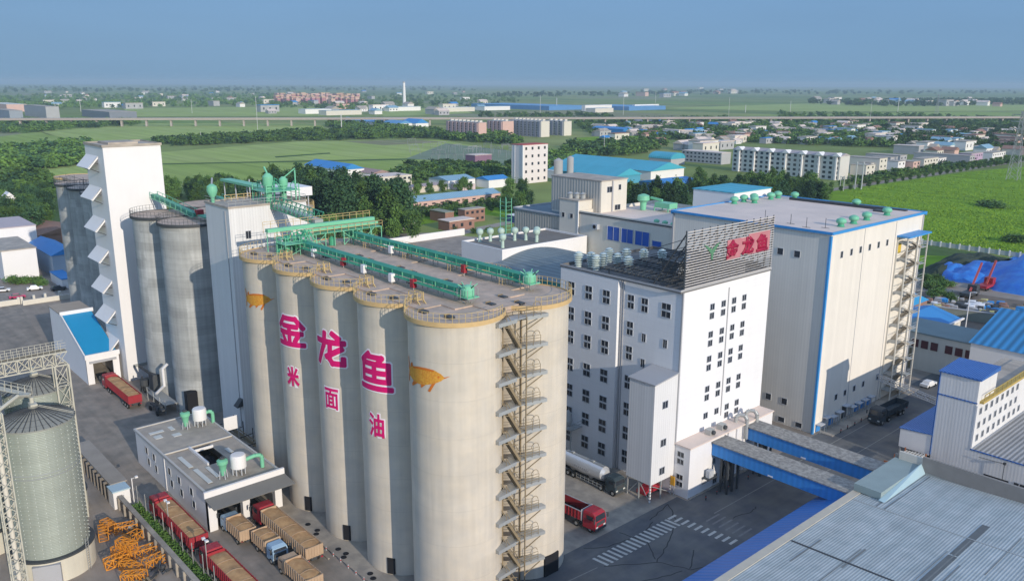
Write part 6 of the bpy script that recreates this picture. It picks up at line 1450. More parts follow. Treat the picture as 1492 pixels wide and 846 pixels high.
block('white_shed', -404,-394,311,322,3.0,mat('pale_pink_wall',(0.6,0.48,0.5),0.8),M_roofpale,'low pinkish hut in front of the pale blue shed','shed')
block('long_shed', -414,-402,281,306,3.4,mat('pinkish_cream_wall',(0.62,0.54,0.46),0.8),mat('dusty_pink_roof',(0.50,0.38,0.36),0.9),'low cream shed with dusty pink roof left of the pale blue shed','shed')
block('office_house', -452,-434,279,303,6.7,M_creamflat,M_roofpale,'two-storey cream office with framed windows beyond the poplars','house',wins=[('x',7,2,2.0,1.4)])
block('blue_warehouse', -535,-486,283,301,7.0,M_white,M_blue3,'white warehouse with bright blue roof beyond the poplars','warehouse',rtype='gable',rh=3.5)
block('gabled_warehouse', -500,-470,297,312,5.0,M_creamflat,mat('brown_red_roof',(0.35,0.24,0.22),0.9),'cream gabled shed against the bright blue warehouse','shed',rtype='gable')
block('teal_warehouse', -440,-354,440,476,6.4,M_white,M_teal,'large warehouse with long turquoise roof and white gable','warehouse',rtype='gable',rh=5,ridge='x',ov=1.0)
block('teal_warehouse', -413,-353,404,428,5.5,mat('teal_side_wall',(0.08,0.32,0.45),0.7),M_teal,'lower turquoise roofed hall in front of the large one','warehouse',rtype='gable',rh=4.5,ridge='x',ov=1.0)
block('white_annex', -420,-404,400,412,5.0,M_white,M_white,'white flat annex at the left end of the turquoise halls','shed')
t = block('barrel_hall', -433,-411,535,553,5.0,M_greywall,M_teal,'small teal barrel-roofed hall beyond the turquoise warehouse','hall')
b = MB(); n = 10
for k in range(n):
    a0, a1 = PI*k/n, PI*(k+1)/n; ya, yb = 544-9.4*math.cos(a0), 544-9.4*math.cos(a1); za, zb_ = 5.3+4.5*math.sin(a0), 5.3+4.5*math.sin(a1)
    b.add([(-433.4,ya,za),(-410.6,ya,za),(-410.6,yb,zb_),(-433.4,yb,zb_)],[(0,1,2,3)])
b.add([(-410.8,544-9.4*math.cos(PI*k/n),5.3+4.5*math.sin(PI*k/n)) for k in range(n+1)],[tuple(range(n+1))]); b.build('barrel_roof', M_teal, t)
slab = block('apartment_slab', -358,-274,540,553,16.0,mat('slab_render',(0.60,0.585,0.55),0.8,0.06,0.2),mat('pinkish_grey_roof',(0.40,0.36,0.36),0.8),'long white five-storey apartment slab with dark windows and small roof gables','apartment block',rtype='gable',rh=1.8,ridge='x',wins=[('y',19,5,2.1,1.7)])
b = MB()
for k in range(7):
    x = -352+k*12.6; b.box(x-0.5,x+0.5,538.6,540,0,15.8); b.add([(x-3,538.3,15.8),(x+3,538.3,15.8),(x,538.3,18.2),(x-3,545,15.8),(x+3,545,15.8),(x,545,18.2)],[(0,1,2),(0,2,5,3),(1,4,5,2)])
b.build('stair_bay', M_white, slab)
for k, (x0,x1,y0,y1,h,wl,lb) in enumerate(((-812,-751,619,631,18.6,M_pinkwall,'leftmost far apartment block with pink end wall'),(-801,-772,674,692,17.9,M_pinkwall,'second far apartment block with pink end wall'),(-790,-734,702,716,18.6,M_creamflat,'third far apartment block with cream end wall'),(-770,-736,743,756,17.4,M_creamflat,'rightmost far apartment block with cream end wall'))):
    t = block('apartment_block', x0,x1,y0,y1,h,wl,M_greywall,lb,'apartment block',group='far apartment blocks in a row')
    b = MB(); nx = max(3,int((x1-x0)/7))
    for i in range(nx): x = x0+(x1-x0)*(i+0.5)/nx; b.box(x-2,x+2,y0-1.2,y0,0,h-0.5)
    b.build('balcony_stack', mat('blue_grey_balcony',(0.22,0.24,0.30),0.8) if k>1 else mat('mauve_balcony',(0.42,0.32,0.33),0.8), t)  # dark blue-grey balconies on the cream blocks, mauve on the pink ones
    b = MB()
    for i in range(nx): x = x0+(x1-x0)*(i+0.5)/nx; b.box(x-1.2,x+1.2,(y0+y1)/2-2,(y0+y1)/2+2,h+0.3,h+2.2)
    b.build('roof_hut', M_creamflat, t)
    me = MB().box(-1.0,1.0,-0.1,0.1,-0.8,0.8).mesh('window', M_glass)
    for i in range(nx-1):
        for j in range(6): o = bpy.data.objects.new('window', me); COL.objects.link(o); o.parent = t; o.location = Vector((x0+(x1-x0)*(i+1)/nx, y0-0.05, 2+j*2.9))-origin_of(t)
block('grey_building', -430,-391,574,587,9.0,M_greywall,M_roofpale,'grey three-storey building left of the long apartment slab','building',wins=[('y',10,3,1.8,1.3)])
block('blue_shed', -330,-305,399,429,5.0,mat('deep_blue_wall',(0.04,0.13,0.32),0.7),M_blue3,'deep blue shed half hidden by poplars right of the turquoise halls','shed',rtype='gable')
block('white_office', -262,-246,367,395,9.2,M_white,M_roofpale,'white office with a row of small windows beyond the green vents','office',wins=[('x',8,1,1.2,1.3),('y',4,1,1.2,1.3)])
block('pink_hut', -310,-300,388,398,4,M_pinkwall,M_white,'pink hut with white canopy between the poplars and the factory roof','hut')
# town houses along the street on the right
th = [(-273,-262,553,566,10,M_creamflat),(-284,-276,589,612,8.3,M_white),(-297,-272,594,606,11.6,M_creamflat),(-281,-271,622,634,8,M_white),(-275,-266,636,648,7.5,M_pinkwall),(-276,-267,657,683,8.2,M_creamflat),(-300,-256,716,726,8,M_greywall),(-282,-270,690,706,6.6,M_white),(-272,-262,735,760,8.4,mat('lilac_wall',(0.46,0.34,0.46),0.8)),(-300,-285,640,652,9,M_greywall),(-318,-290,668,680,8.6,M_greywall),(-268,-258,770,800,7.5,M_white),(-330,-300,610,622,9,M_greywall),(-262,-250,850,880,7,M_pinkwall)]
lbs = ['cream four-storey house just right of the apartment slab end','white row house second right of the apartment slab','grey-roofed cream house behind the white row house','white house with blank end in the middle of the street row','pink fronted house in the middle of the street row','long cream street house toward the right','long grey house behind the street row','low white house toward the right end of the street row','lilac house at the bend of the street','grey house behind the pink fronted one','long grey house behind the middle of the row','white house past the lilac one','grey house nearest behind the apartment slab end','pink house at the far right of the street']
for (x0,x1,y0,y1,h,wl), lb in zip(th, lbs): block('street_house', x0,x1,y0,y1,h,wl,M_roofgrey,lb,'house',group='houses along the street behind the green field',wins=[('x',max(2,int((y1-y0)/5)),max(2,int(h/3.3)),1.7,1.3)])
# far buildings
block('grey_complex', -1785,-1631,379,400,20,M_greywall,M_roofgrey,'far grey block at the left edge beyond the viaduct','building')
block('grey_complex', -1759,-1640,325,345,14,mat('blue_grey_wall',(0.28,0.31,0.36),0.8),M_roofgrey,'far low blue-grey block at the left edge','building')
block('grey_complex', -1703,-1541,455,500,12,mat('slate_wall',(0.20,0.22,0.26),0.8),M_roofgrey,'far wide slate block behind the viaduct at the left','building')
block('pink_complex', -2230,-2036,400,438,15,M_pinkwall,M_creamflat,'far pinkish long block at the left horizon','building')
block('blue_factory', -1745,-1452,1414,1533,10,mat('far_blue_wall',(0.10,0.25,0.50),0.6),mat('far_blue_roof',(0.12,0.32,0.55),0.6),'vast flat blue factory roof beyond the viaduct','factory')
block('blue_factory', -1500,-1330,1560,1700,9,mat('far_blue_wall',(0.10,0.25,0.50),0.6),mat('far_blue_roof',(0.12,0.32,0.55),0.6),'second vast blue factory roof right of the first','factory')
block('long_white_house', -1379,-1368,1449,1542,13,M_white,M_white,'left one of two long white buildings far off','building')
block('long_white_house', -1377,-1369,1628,1722,12,M_white,M_white,'right one of two long white buildings far off','building')
block('blue_factory', -1194,-1030,700,722,5,M_white,mat('far_blue_roof',(0.12,0.32,0.55),0.6),'pale factory with blue roof just before the viaduct','factory',rtype='gable',rh=4,ridge='x')
block('blue_factory', -1060,-1020,722,745,5,M_white,M_blue3,'small bright blue hipped roof beside the pale factory','factory',rtype='gable',rh=6)
block('blue_shed', -770,-715,830,850,6,M_blue3,M_blue3,'blue shed among the village left of the slab','shed',rtype='gable')
t = empty('chimney', (-1937,1335,0), 'tall white factory chimney on the plain', 'chimney'); MB().lathe(-1937,1335,[(5,0),(3.2,62)],16).build('stack', M_white, t, smooth=True); MB().lathe(-1937,1335,[(3.4,62),(3.4,65)],16).build('rim', M_greywall, t)
rr = random.Random(77)
k = 0
for row in range(4):
    for i in range(17):
        p = at(404+i*7.2+rr.uniform(-1,1), 151.5-row*2.1+rr.uniform(-.3,.3)); s = 1+row*0.1
        h = rr.uniform(13,18)*s; wx, wy = rr.uniform(14,22)*s, rr.uniform(9,15)*s
        o = MB(); o.box(-wx/2,wx/2,-wy/2,wy/2,0,h); o.k = 1; o.box(-wx/2-.5,wx/2+.5,-wy/2-.5,wy/2+.5,h,h+2.5*s)
        me = o.mesh('town_block', [mat('mauve_pink_wall',(0.42,0.20,0.22),0.8) if rr.random()<0.65 else M_pinkwall, mat('sand_orange_roof',(0.55,0.40,0.26),0.8) if rr.random()<0.6 else M_pinkwall]); ob = bpy.data.objects.new('town_block', me); COL.objects.link(ob); ob.location = (p.x, p.y, 0)
        tag(ob, 'reddish or cream apartment house of the distant new town on the plain', 'apartment block', 'apartment houses of the distant town')
# village houses on the plain, each its own object
hm = {}
def far_house(px, py, lbl, grp, pal, big=1.0):
    p = at(px, py); wl, rf_ = rr.choice(pal); key = (wl.name, rf_.name, rr.randint(0,2))
    if key not in hm:
        L_, W_, H_ = [(14,8,4.5),(20,9,6.5),(11,9,3.6)][key[2]]
        o = MB(); o.box(-W_/2,W_/2,-L_/2,L_/2,0,H_); o.k = 1
        if key[2] == 1: o.box(-W_/2-.3,W_/2+.3,-L_/2-.3,L_/2+.3,H_,H_+.5)
        else: o.add([(-W_/2-.5,-L_/2-.5,H_),(W_/2+.5,-L_/2-.5,H_),(0,-L_/2-.5,H_+2.4),(-W_/2-.5,L_/2+.5,H_),(W_/2+.5,L_/2+.5,H_),(0,L_/2+.5,H_+2.4)],[(0,1,2),(5,4,3),(0,2,5,3),(1,4,5,2),(0,3,4,1)])
        o.k = 2
        for i in range(3): o.box(W_/2-.05,W_/2+.06,-L_/2+L_*(i+.5)/3-.7,-L_/2+L_*(i+.5)/3+.7,H_*.35,H_*.7)
        hm[key] = o.mesh('village_house', [wl, rf_, M_glass])
    ob = bpy.data.objects.new('village_house', hm[key]); COL.objects.link(ob); ob.location = (p.x, p.y, 0); ob.rotation_euler.z = rr.choice((0, 0, PI/2)); s = big*rr.uniform(.85,1.25); ob.scale = (s,s,s)
    tag(ob, lbl, 'house', grp)
pal1 = [(M_white,M_roofgrey),(M_creamflat,M_brick),(M_greywall,M_roofgrey),(M_white,M_lightblue),(M_creamflat,M_roofpale),(M_pinkwall,M_brick),(M_greywall,M_roofpale),(M_white,M_roofpale),(M_greywall,M_blue3)]
for lbl, grp, n, (x0,x1,y0,y1), big in (('small village house among trees between the cream apartment blocks and the slab','village houses left of the slab',52,(868,1040,180,205),1.0),
    ('small village house among trees above the apartment slab','village houses above the slab',80,(1040,1290,182,210),1.05),('small village house among trees above the green field','village houses at the right',58,(1280,1492,186,226),1.1),
    ('low shop or shed on the near side of the village by the teal hall','sheds by the teal hall',10,(960,1060,206,222),1.2),
    ('tiny house in the dark wooded village on the left plain','village houses on the left plain',40,(60,400,135,160),1.6),('tiny white building on the middle plain','buildings on the middle plain',40,(380,720,132,168),1.8),
    ('tiny house in the village strip on the right horizon','houses on the right horizon',26,(1180,1492,146,156),2.2),('tiny house far out on the plain near the centre','houses far out on the plain',16,(900,1100,130,142),3.0)):
    for i in range(n): far_house(rr.uniform(x0,x1), rr.uniform(y0,y1), lbl, grp, pal1, big)
# low factory sheds on the plain along the viaduct
for k, (px, py, L_, lb) in enumerate(((440,166,60,'flat white works building before the far red town'),(470,168,80,'long pale works building with piers'),(560,162,90,'pale green and white works buildings on the plain'),(640,163,90,'long pale shed on the plain'),(700,161,80,'white and blue shed on the plain'),(860,164,60,'white shed behind the apartment blocks'))):
    p = at(px, py); block('works_building', p.x-15, p.x+15, p.y, p.y+L_, 9, M_creamflat if k%2 else M_white, M_lightblue if k%3 else M_white, lb, 'building')
# ------------------------------------------------------------------ viaduct
t = empty('viaduct', (-1000, 800, 0), 'long pale railway viaduct on piers crossing the plain', 'viaduct')
A = at(-300,176,9); B = at(1900,171.5,9); A.z = B.z = 0; d = (B-A); L_ = d.length; d /= L_; nrm = Vector((-d.y,d.x,0))
b = MB(); b.hexa([A-nrm*5.5+Vector((0,0,9)),B-nrm*5.5+Vector((0,0,9)),B+nrm*5.5+Vector((0,0,9)),A+nrm*5.5+Vector((0,0,9))],[A-nrm*6+Vector((0,0,12)),B-nrm*6+Vector((0,0,12)),B+nrm*6+Vector((0,0,12)),A+nrm*6+Vector((0,0,12))]); b.build('deck', mat('viaduct_concrete',(0.42,0.37,0.34),0.9), t)
pm = MB().box(-1.2,1.2,-2.6,2.6,0,9).mesh('pier', mat('viaduct_concrete',(0.42,0.37,0.34),0.9)); n = int(L_/34)
ang = math.atan2(d.y, d.x)
cnt = 0
for k in range(n):
    p = A+d*(k+0.5)*34; v = p-Vector((0,0,CAMH)); wd = v.dot(fwd); px = 746+1215*v.dot(rt)/wd if wd > 0 else -999
    if -20 < px < 1512 and cnt < 100: 
        o = bpy.data.objects.new('pier', pm); COL.objects.link(o); o.parent = t; o.location = p-Vector((-1000,800,0)); o.rotation_euler.z = ang; cnt += 1
# substation
t = None
gm = MB()
for x in (-5,5): gm.bar((x,0,0),(x,0,8),0.28)
gm.bar((-5,0,8),(5,0,8),0.35); 
for x in (-3,0,3): gm.bar((x,0,8),(x,0,6.0),0.22)
gme = gm.mesh('gantry', mat('gantry_steel',(0.26,0.28,0.28),0.8))
for k in range(34):
    p = at(rr.uniform(598,752), rr.uniform(214,238)) if k > 6 else at(600+k*22, 212+k*3)
    o = bpy.data.objects.new('substation_gantry', gme); COL.objects.link(o); o.location = (p.x,p.y,0); o.rotation_euler.z = rr.choice((0,PI/2)); o.scale.z = rr.uniform(.45,0.95)
    tag(o, 'grey steel gantry of the switching station beyond the fields', 'gantry', 'gantries of the switching station')
struct('gravel_yard', MB().sheet(P2((592,231),(650,209),(762,222),(745,241)), 0.07), mat('green_grey_gravel',(0.19,0.24,0.15),0.9,0.3,0.05))
block('switch_house', -520,-508,415,432,8,mat('plum_wall',(0.24,0.14,0.20),0.8),M_roofpale,'plum coloured control house of the switching station','building')
# poles
pole_me = MB().tube((0,0,0),(0,0,1),0.012,6).mesh('utility_pole', mat('pale_pole',(0.60,0.60,0.58),0.7))
for px, yb, yt, rx, lb in ((376,196,141,.5,'tall pale mast standing left of centre on the plain'),(498,194,167,1.2,'thick pale post before the viaduct'),(280,165,145,.5,'thin mast far left on the plain'),(880,224,186,.35,'thin white mast above the turquoise roof'),(787,168,139,.6,'thin mast over the blue factory roof left'),(811,160,143,.8,'thick pale mast over the blue factory roof'),(908,168,139,.5,'thin mast right of the blue factory roofs'),(955,150,134,.5,'thin faint mast near the horizon at centre right'),(1061,178,142,.4,'thin mast above the slab left end'),(1151,166,147,.6,'thin mast far off right of centre'),(1267,183,148,.4,'left one of two tall masts above the street houses'),(1308,163,142,.8,'right one of two tall masts above the street houses'),(1086,164,153,.8,'short mast beyond the viaduct'),(53,218,206,.4,'short post in the left field near the trees'),(118,163,144,.6,'thin mast at the left before the dark wooded village'),(293,205,192,.4,'short post in the tree row left'),(334,205,195,.4,'short post in the tree row middle')):
    p = at(px, yb); v = p-Vector((0,0,CAMH)); D = math.hypot(p.x,p.y)
    dd = fwd+rt*((px-746)/1215)-up*((yt-423)/1215); h = CAMH+dd.z*D/math.hypot(dd.x,dd.y)
    o = bpy.data.objects.new('utility_mast', pole_me); COL.objects.link(o); o.location = p; s = max(1.0, D/1215*0.9)*rx*40; o.scale = (s*1.1,s*1.1,max(h,4)); tag(o, lb, 'mast', 'masts on the plain')
# roadside poles (H frames) by the street
hf = MB(); hf.bar((-1.6,0,0),(-1.6,0,13),0.4); hf.bar((1.6,0,0),(1.6,0,13),0.4); hf.bar((-2.4,0,12),(2.4,0,12),0.3); hme = hf.mesh('power_pole', mat('pale_pole',(0.60,0.60,0.58),0.7))
for px, py, sc, lb in ((1250,276,1.3,'twin-legged power pole beside the street'),(1183,278,.7,'power pole at the near left end of the street'),(1148,276,.6,'short power pole by the trees at the near end of the street'),(1226,278,.7,'power pole just left of the twin-legged one')):
    p = at(px,py); o = bpy.data.objects.new('power_pole', hme); COL.objects.link(o); o.location = p; o.scale = (sc,sc,sc); tag(o, lb, 'power pole', 'power poles by the street')
def pylon(px, py, h, label):
    p = at(px,py); t = empty('power_pylon', p, label, 'pylon', 'lattice pylons')
    b = MB(); w0, w1 = h*0.075, h*0.012
    for sx in (-1,1):
        for sy in (-1,1): b.bar((sx*w0,sy*w0,0),(sx*w1,sy*w1,h),h*0.005)
    for k in range(9):
        z0, z1 = h*k/9, h*(k+1)/9; a = w0+(w1-w0)*k/9; c_ = w0+(w1-w0)*(k+1)/9
        for s in (-1,1): b.bar((-a,s*a,z0),(c_,s*c_,z1),h*0.0035); b.bar((a,s*a,z0),(-c_,s*c_,z1),h*0.0035); b.bar((s*a,-a,z0),(s*c_,c_,z1),h*0.0035)
    b.build('lattice', M_greywall, t, local=True)
    b = MB()
    for z in (0.74,0.85,0.95): b.bar((-h*0.14,0,h*z),(h*0.14,0,h*z),h*0.012)
    b.build('crossarm', M_greywall, t, local=True)
pylon(1476,262,46,'tall lattice pylon at the right edge over the lilac roofs'); pylon(1364,170,44,'far lattice pylon above the viaduct at the right')
# retaining fence, tarp mound, crane trucks, clutter at the right edge
t = empty('panel_fence', (-120,350,0), 'low white panel fence between the green field and the building lot', 'fence')
A = at(1330,354); B = at(1600,391)
b = MB(); c_ = MB()
n = 18
for k in range(n):
    u = A.lerp(B,k/n); v = A.lerp(B,(k+1)/n); b.bar((u.x,u.y,1.0),(v.x,v.y,1.0),0.15,1.7); c_.bar((u.x,u.y,0),(u.x,u.y,2.2),0.5)
b.build('panel', mat('fence_panel',(0.42,0.46,0.44),0.8), t); c_.build('post', M_white, t)
def mound(pts_c, rad, h, name, m, label, cat, seed, elong=(1,1)):
    cx, cy = pts_c; n = 40; vs = []; fs = []
    for i in range(n+1):
        for j in range(n+1):
            x = (i/n*2-1); y = (j/n*2-1); q = max(0, 1-(x*x+y*y)); z = h*(q**0.7)*(0.8+0.5*noise.noise(Vector((x*2.2+seed,y*2.2,0))))+ (0.5*noise.noise(Vector((x*7,y*7,seed))) if q>0 else 0)
            vs.append((cx+x*rad*elong[0], cy+y*rad*elong[1], max(z,0.0)+0.05))
    for i in range(n):
        for j in range(n): a_ = i*(n+1)+j; fs.append((a_,a_+n+1,a_+n+2,a_+1))
    b = MB(); b.add(vs, fs); o = b.build(name, m, None, smooth=True); return tag(o, label, cat)
M_tarp = mat('blue_tarpaulin',(0.012,0.13,0.52),0.5,0.35,0.25,col2=(0.03,0.20,0.58),spec=0.5)
p = at(1492,402); mound((p.x+8,p.y+2), 22, 9, 'tarpaulin_mound', M_tarp, 'large earth mound under a bright blue tarpaulin at the right edge', 'mound', 3, (1.0,1.5))
p = at(1415,400); mound((p.x,p.y), 12, 4.5, 'tarpaulin_mound', M_tarp, 'lower tongue of the blue tarpaulin mound behind the crane arms', 'mound', 5, (0.9,1.3))
p = at(1400,388); mound((p.x,p.y), 13, 4.0, 'earth_bank', mat('dark_net',(0.035,0.05,0.03),0.9,0.3,0.2), 'dark netted earth bank left of the blue mound', 'mound', 8, (0.6,2.2))
for k, (px, py, tip, m, lb) in enumerate(((1412,432,(1460,393),M_darksteel,'dark truck crane with a red arm raised against the blue mound'),(1436,421,(1474,406),M_red,'red digger with its arm raised against the blue mound'))):
    p = at(px,py); t = empty('mobile_crane', p, lb, 'crane'); q = at(*tip); q = Vector((p.x+(q.x-p.x)*0.25,p.y+(q.y-p.y)*0.25,9))
    b = MB(); b.box(-1.5,1.5,-4,4,0.9,1.7); b.box(-1.3,1.3,1.5,4,1.7,3.4); b.build('body', m, t, local=True)
    MB().bar((0,0,1.6),(q.x-p.x,q.y-p.y,8.5),0.55).build('arm', mat('crane_red',(0.42,0.08,0.07),0.5), t, local=True)
    for y in (-3,-1.5,2.8):
        for x in (-1.2,1.2): MB().tube((x-.2,y,.5),(x+.2,y,.5),.5,12).build('wheel', M_tyre, t, local=True)
# boundary wall and site clutter
t = empty('site_wall', (-95,243,0), 'mossy grey wall running behind the blue-roofed sheds at the right', 'wall'); A = at(1334,457); B = at(1520,482)
MB().bar((A.x,A.y,1.4),(B.x,B.y,1.4),0.4,2.8).build('panel', mat('mossy_wall',(0.24,0.26,0.22),0.9,0.3,0.3), t); MB().bar((A.x,A.y,2.95),(B.x,B.y,2.95),0.7,0.25).build('coping', M_greywall, t)
cl = [M_white,M_darksteel,M_brick,M_greywall,M_darksteel,M_blue3,M_rust,mat('yellow_sheet',(0.55,0.5,0.2),0.8)]
for k in range(46):
    px = rr.uniform(1338,1495); py = rr.uniform(432,452)+(px-1338)*0.10; p = at(px,py); m = cl[k%8]
    b = MB()
    for j in range(6):
        x, y = rr.uniform(-1.8,1.8), rr.uniform(-1.8,1.8); w_ = rr.uniform(.3,1.2); b.hexa([(x-w_,y-w_*.6,0),(x+w_,y-w_*.5,0),(x+w_*.8,y+w_*.6,0),(x-w_*.9,y+w_*.7,0)],[(x-w_*.8,y-w_*.5,w_),(x+w_*.9,y-w_*.4,w_*.8),(x+w_*.7,y+w_*.5,w_*1.1),(x-w_,y+w_*.6,w_*.9)])
    t = b.build('rubble_heap', m); t.location = p; tag(t, ['whitish','dark','brick red','grey','blackish','blue','rusty','yellowish'][k%8]+' heap of site rubble in front of the blue mound', 'rubble', 'rubble heaps on the building lot')
# blue-roofed sheds right of the stair tower
t = block('blue_roof_shed', -92,-77,196,224,4.5,M_creamflat,M_blue3,'open shed with blue roof and white gutter beside the stair tower','shed',rtype='gable',rh=2.2)
MB().bar((-76.6,196,4.7),(-76.6,224.5,4.7),0.5,0.4).build('gutter', M_white, t)
t = block('blue_roof_shed', -104,-92,204,240,4.0,M_brick,mat('bright_sky_roof',(0.05,0.35,0.60),0.6),'low brick shed with light blue roof seen behind the stair tower','shed',rtype='gable',rh=1.8)
t = block('window_row_building', -79,-55,189.0,201.0,8.5,M_creamflat,mat('grey_teal_roof',(0.22,0.27,0.27),0.8),'long cream building with a row of dark red arched windows right of the stair tower','building')
wmb = MB().box(-0.75,0.75,-0.15,0.1,-0.9,0.9).mesh('arched_window', mat('dark_red_pane',(0.10,0.03,0.035),0.4))
for k, x in enumerate((-76,-73.9,-71.8,-69.7,-66.6,-64.5,-62.4,-60.3,-57.4)): o = bpy.data.objects.new('window', wmb); COL.objects.link(o); o.parent = t; o.location = Vector((x,188.98,6.2))-origin_of(t)
MB().box(-74.9,-74.4,188.8,189.0,0,4.8).build('pier', M_rust, t)
t = block('big_blue_shed', -60,-20,182,215,11.0,M_white,mat('striped_blue_roof',(0.04,0.24,0.50),0.5,0.1,0.2,corr=('x',1.6),corrk=0.3,bump=0.2),'tall white shed with striped bright blue gable roof at the right edge','shed',rtype='gable',rh=4.5,ridge='x')
block('teal_shed', -50,-10,225,250,9.0,M_white,mat('pale_teal_roof',(0.12,0.36,0.48),0.6),'pale teal roof behind the striped blue one at the right edge','shed',rtype='gable',ridge='x')
t = empty('street_lamp', (-74.8,221.4,0), 'single tall white lamp post standing before the blue mound', 'street lamp')
MB().tube((0,0,0),(0,0,12.4),0.16,8,0.09).build('post', M_white, t, local=True); MB().bar((0,0,12.4),(0.9,0.3,12.6),0.12).box(0.7,1.4,0.15,0.45,12.5,12.65).build('lamp_head', M_white, t, local=True)
t = empty('parked_car', (-66.4,179.5,0.1), 'small pale car parked at the foot of the stair tower', 'car', None, R(85))
b = MB(); b.box(-2,2,-.85,.85,.35,.9); b.hexa([(-1.3,-.8,.9),(1,-.8,.9),(1,.8,.9),(-1.3,.8,.9)],[(-1,-.65,1.4),(.5,-.65,1.4),(.5,.65,1.4),(-1,.65,1.4)]); b.build('body', M_carw, t, local=True)
for x in (-1.3,1.3):
    for y in (-.8,.8): MB().tube((x,y-.1,.32),(x,y+.1,.32),.32,12).build('wheel', M_tyre, t, local=True)
# ------------------------------------------------------------------ trees
def crown_pts(kind):
    def f(rs, n):
        out = []
        if kind == 'poplar':
            # lobes stacked in a tall narrow column, uneven outline
            for k in range(26):
                z = 0.16+0.82*k/25; rad = 0.17*math.sin(PI*min(1,(z-0.05)*1.02))**0.7+0.03; a = rs.uniform(0,2*PI); q = rad*rs.uniform(.2,.8); m = n//26
                c = rs.normal(size=(m,3))*np.array([rad*.42,rad*.42,0.045]); out.append(c+np.array([q*math.cos(a),q*math.sin(a),z]))
        elif kind == 'broad':
            for k in range(22):
                a = rs.uniform(0,2*PI); zz = rs.uniform(0.3,0.9); rad = 0.34*math.sin(PI*min(1,max(0.1,(zz-0.12)*1.05))); q = rad*rs.uniform(.3,1); m = n//22
                c = rs.normal(size=(m,3))*np.array([.075,.075,.06]); out.append(c+np.array([q*math.cos(a),q*math.sin(a),zz]))
        else:
            for k in range(12):
                a = rs.uniform(0,2*PI); q = rs.uniform(0,.45); m = n//12; c = rs.normal(size=(m,3))*np.array([.16,.16,.14]); out.append(c+np.array([q*math.cos(a),q*math.sin(a),.45*rs.uniform(.5,1.1)]))
        p = np.concatenate(out); p[:,2] = np.maximum(p[:,2],0.03); return p
    return f
def trunk_mesh(kind):
    b = MB(); top = 0.9 if kind == 'poplar' else 0.6; b.tube((0,0,0),(0,0,top*0.5),0.016,7,0.011,caps=False); b.tube((0,0,top*0.5),(0.01,0,top),0.011,6,0.003)
    rs = random.Random(5)
    for k in range(8):
        a = k*2.4; z = (0.2+0.07*k) if kind == 'poplar' else 0.25+0.04*k; q = 0.1 if kind == 'poplar' else 0.24; b.tube((0,0,z),(q*math.cos(a),q*math.sin(a),z+0.14),0.007,5,0.002)
    return b.mesh('trunk', M_bark)
tm = {k: trunk_mesh(k) for k in ('poplar','broad')}
crowns = {}
for kind, nl, sz, ms in (('poplar',2600,0.052,(M_leafdark,M_leafmid)),('broad',2400,0.060,(M_leafmid,M_leaflt,M_leafdark)),('bush',700,0.13,(M_leafmid,M_leafdark))):
    for mi, m in enumerate(ms):
        for sdd in range(2): crowns[(kind,mi,sdd)] = quads_mesh('crown', leaf_cloud(nl, crown_pts(kind), sz, sdd*7+mi*3+len(kind)), m)
lowc = {}
for mi, m in enumerate((M_leafdark,M_leafmid,M_leaflt)):
    for sdd in range(2): lowc[(mi,sdd)] = leaf_cloud(110, crown_pts('broad'), 0.20, 40+sdd+mi)
rr = random.Random(31)
def tree(p, h, kind, mi, label, group, wide=1.0):
    t = empty({'poplar':'poplar_tree','broad':'leafy_tree','bush':'bush'}[kind], (p.x,p.y,0), label, 'bush' if kind=='bush' else 'tree', group, rr.uniform(0,6.28)); s = h*rr.uniform(.88,1.12)*wide; t.scale = (s,s,h)
    ks = [k for k in crowns if k[0]==kind and k[1]==mi]; c = bpy.data.objects.new('crown', crowns[rr.choice(ks)]); COL.objects.link(c); c.parent = t
    if kind != 'bush': u = bpy.data.objects.new('trunk', tm[kind]); COL.objects.link(u); u.parent = t
    return t
def in_poly(x, y, P):
    r_ = False; j = len(P)-1
    for i in range(len(P)):
        if (P[i][1] > y) != (P[j][1] > y) and x < (P[j][0]-P[i][0])*(y-P[i][1])/(P[j][1]-P[i][1])+P[i][0]: r_ = not r_
        j = i
    return r_
def scatter(poly, n, mind):
    xs = [p[0] for p in poly]; ys = [p[1] for p in poly]; out = []; tr = 0
    while len(out) < n and tr < n*60:
        tr += 1; x, y = rr.uniform(min(xs),max(xs)), rr.uniform(min(ys),max(ys))
        if in_poly(x,y,poly) and all((x-a)**2+(y-b_)**2 > mind*mind for a, b_ in out): out.append((x,y))
    return out
def grove(pxpoly, n, h, kind, mis, label, group, mind=3.0, wide=1.0, world=None):
    for x, y in scatter(world or P2(*pxpoly), n, mind): tree(Vector((x,y,0)), h*rr.uniform(.75,1.15), kind, rr.choice(mis), label, group, wide)
# dark poplar belt right behind the silos
grove([(400,292),(470,300),(560,318),(596,322),(596,345),(520,352),(440,332),(398,322)], 74, 18.5, 'poplar', (0,0,0,1), 'dark poplar in the dense belt behind the silos', 'poplars in the belt behind the silos', 2.8, 1.2)
grove([(395,290),(560,305),(590,314),(600,330),(520,318),(430,303)], 26, 18.5, 'broad', (2,2,0), 'dark rounded tree in the belt behind the silos', 'rounded trees behind the silos', 5, 0.8)
grove([(480,345),(600,340),(604,352),(560,366),(470,362)], 12, 12, 'broad', (0,1), 'lighter green tree at the near edge of the belt behind the silos', 'lighter trees at the near edge of the belt', 5, 0.8)
grove([(236,283),(330,280),(400,286),(400,302),(236,298)], 72, 10.5, 'poplar', (1,1,0), 'green poplar in the row beyond the grey silos', 'poplars beyond the grey silos', 2.6, 1.3)
grove([(600,268),(690,268),(690,283),(600,290)], 12, 8, 'broad', (0,1), 'rounded tree among the small sheds by the five-storey tower', 'trees among the small sheds', 7, 0.9)
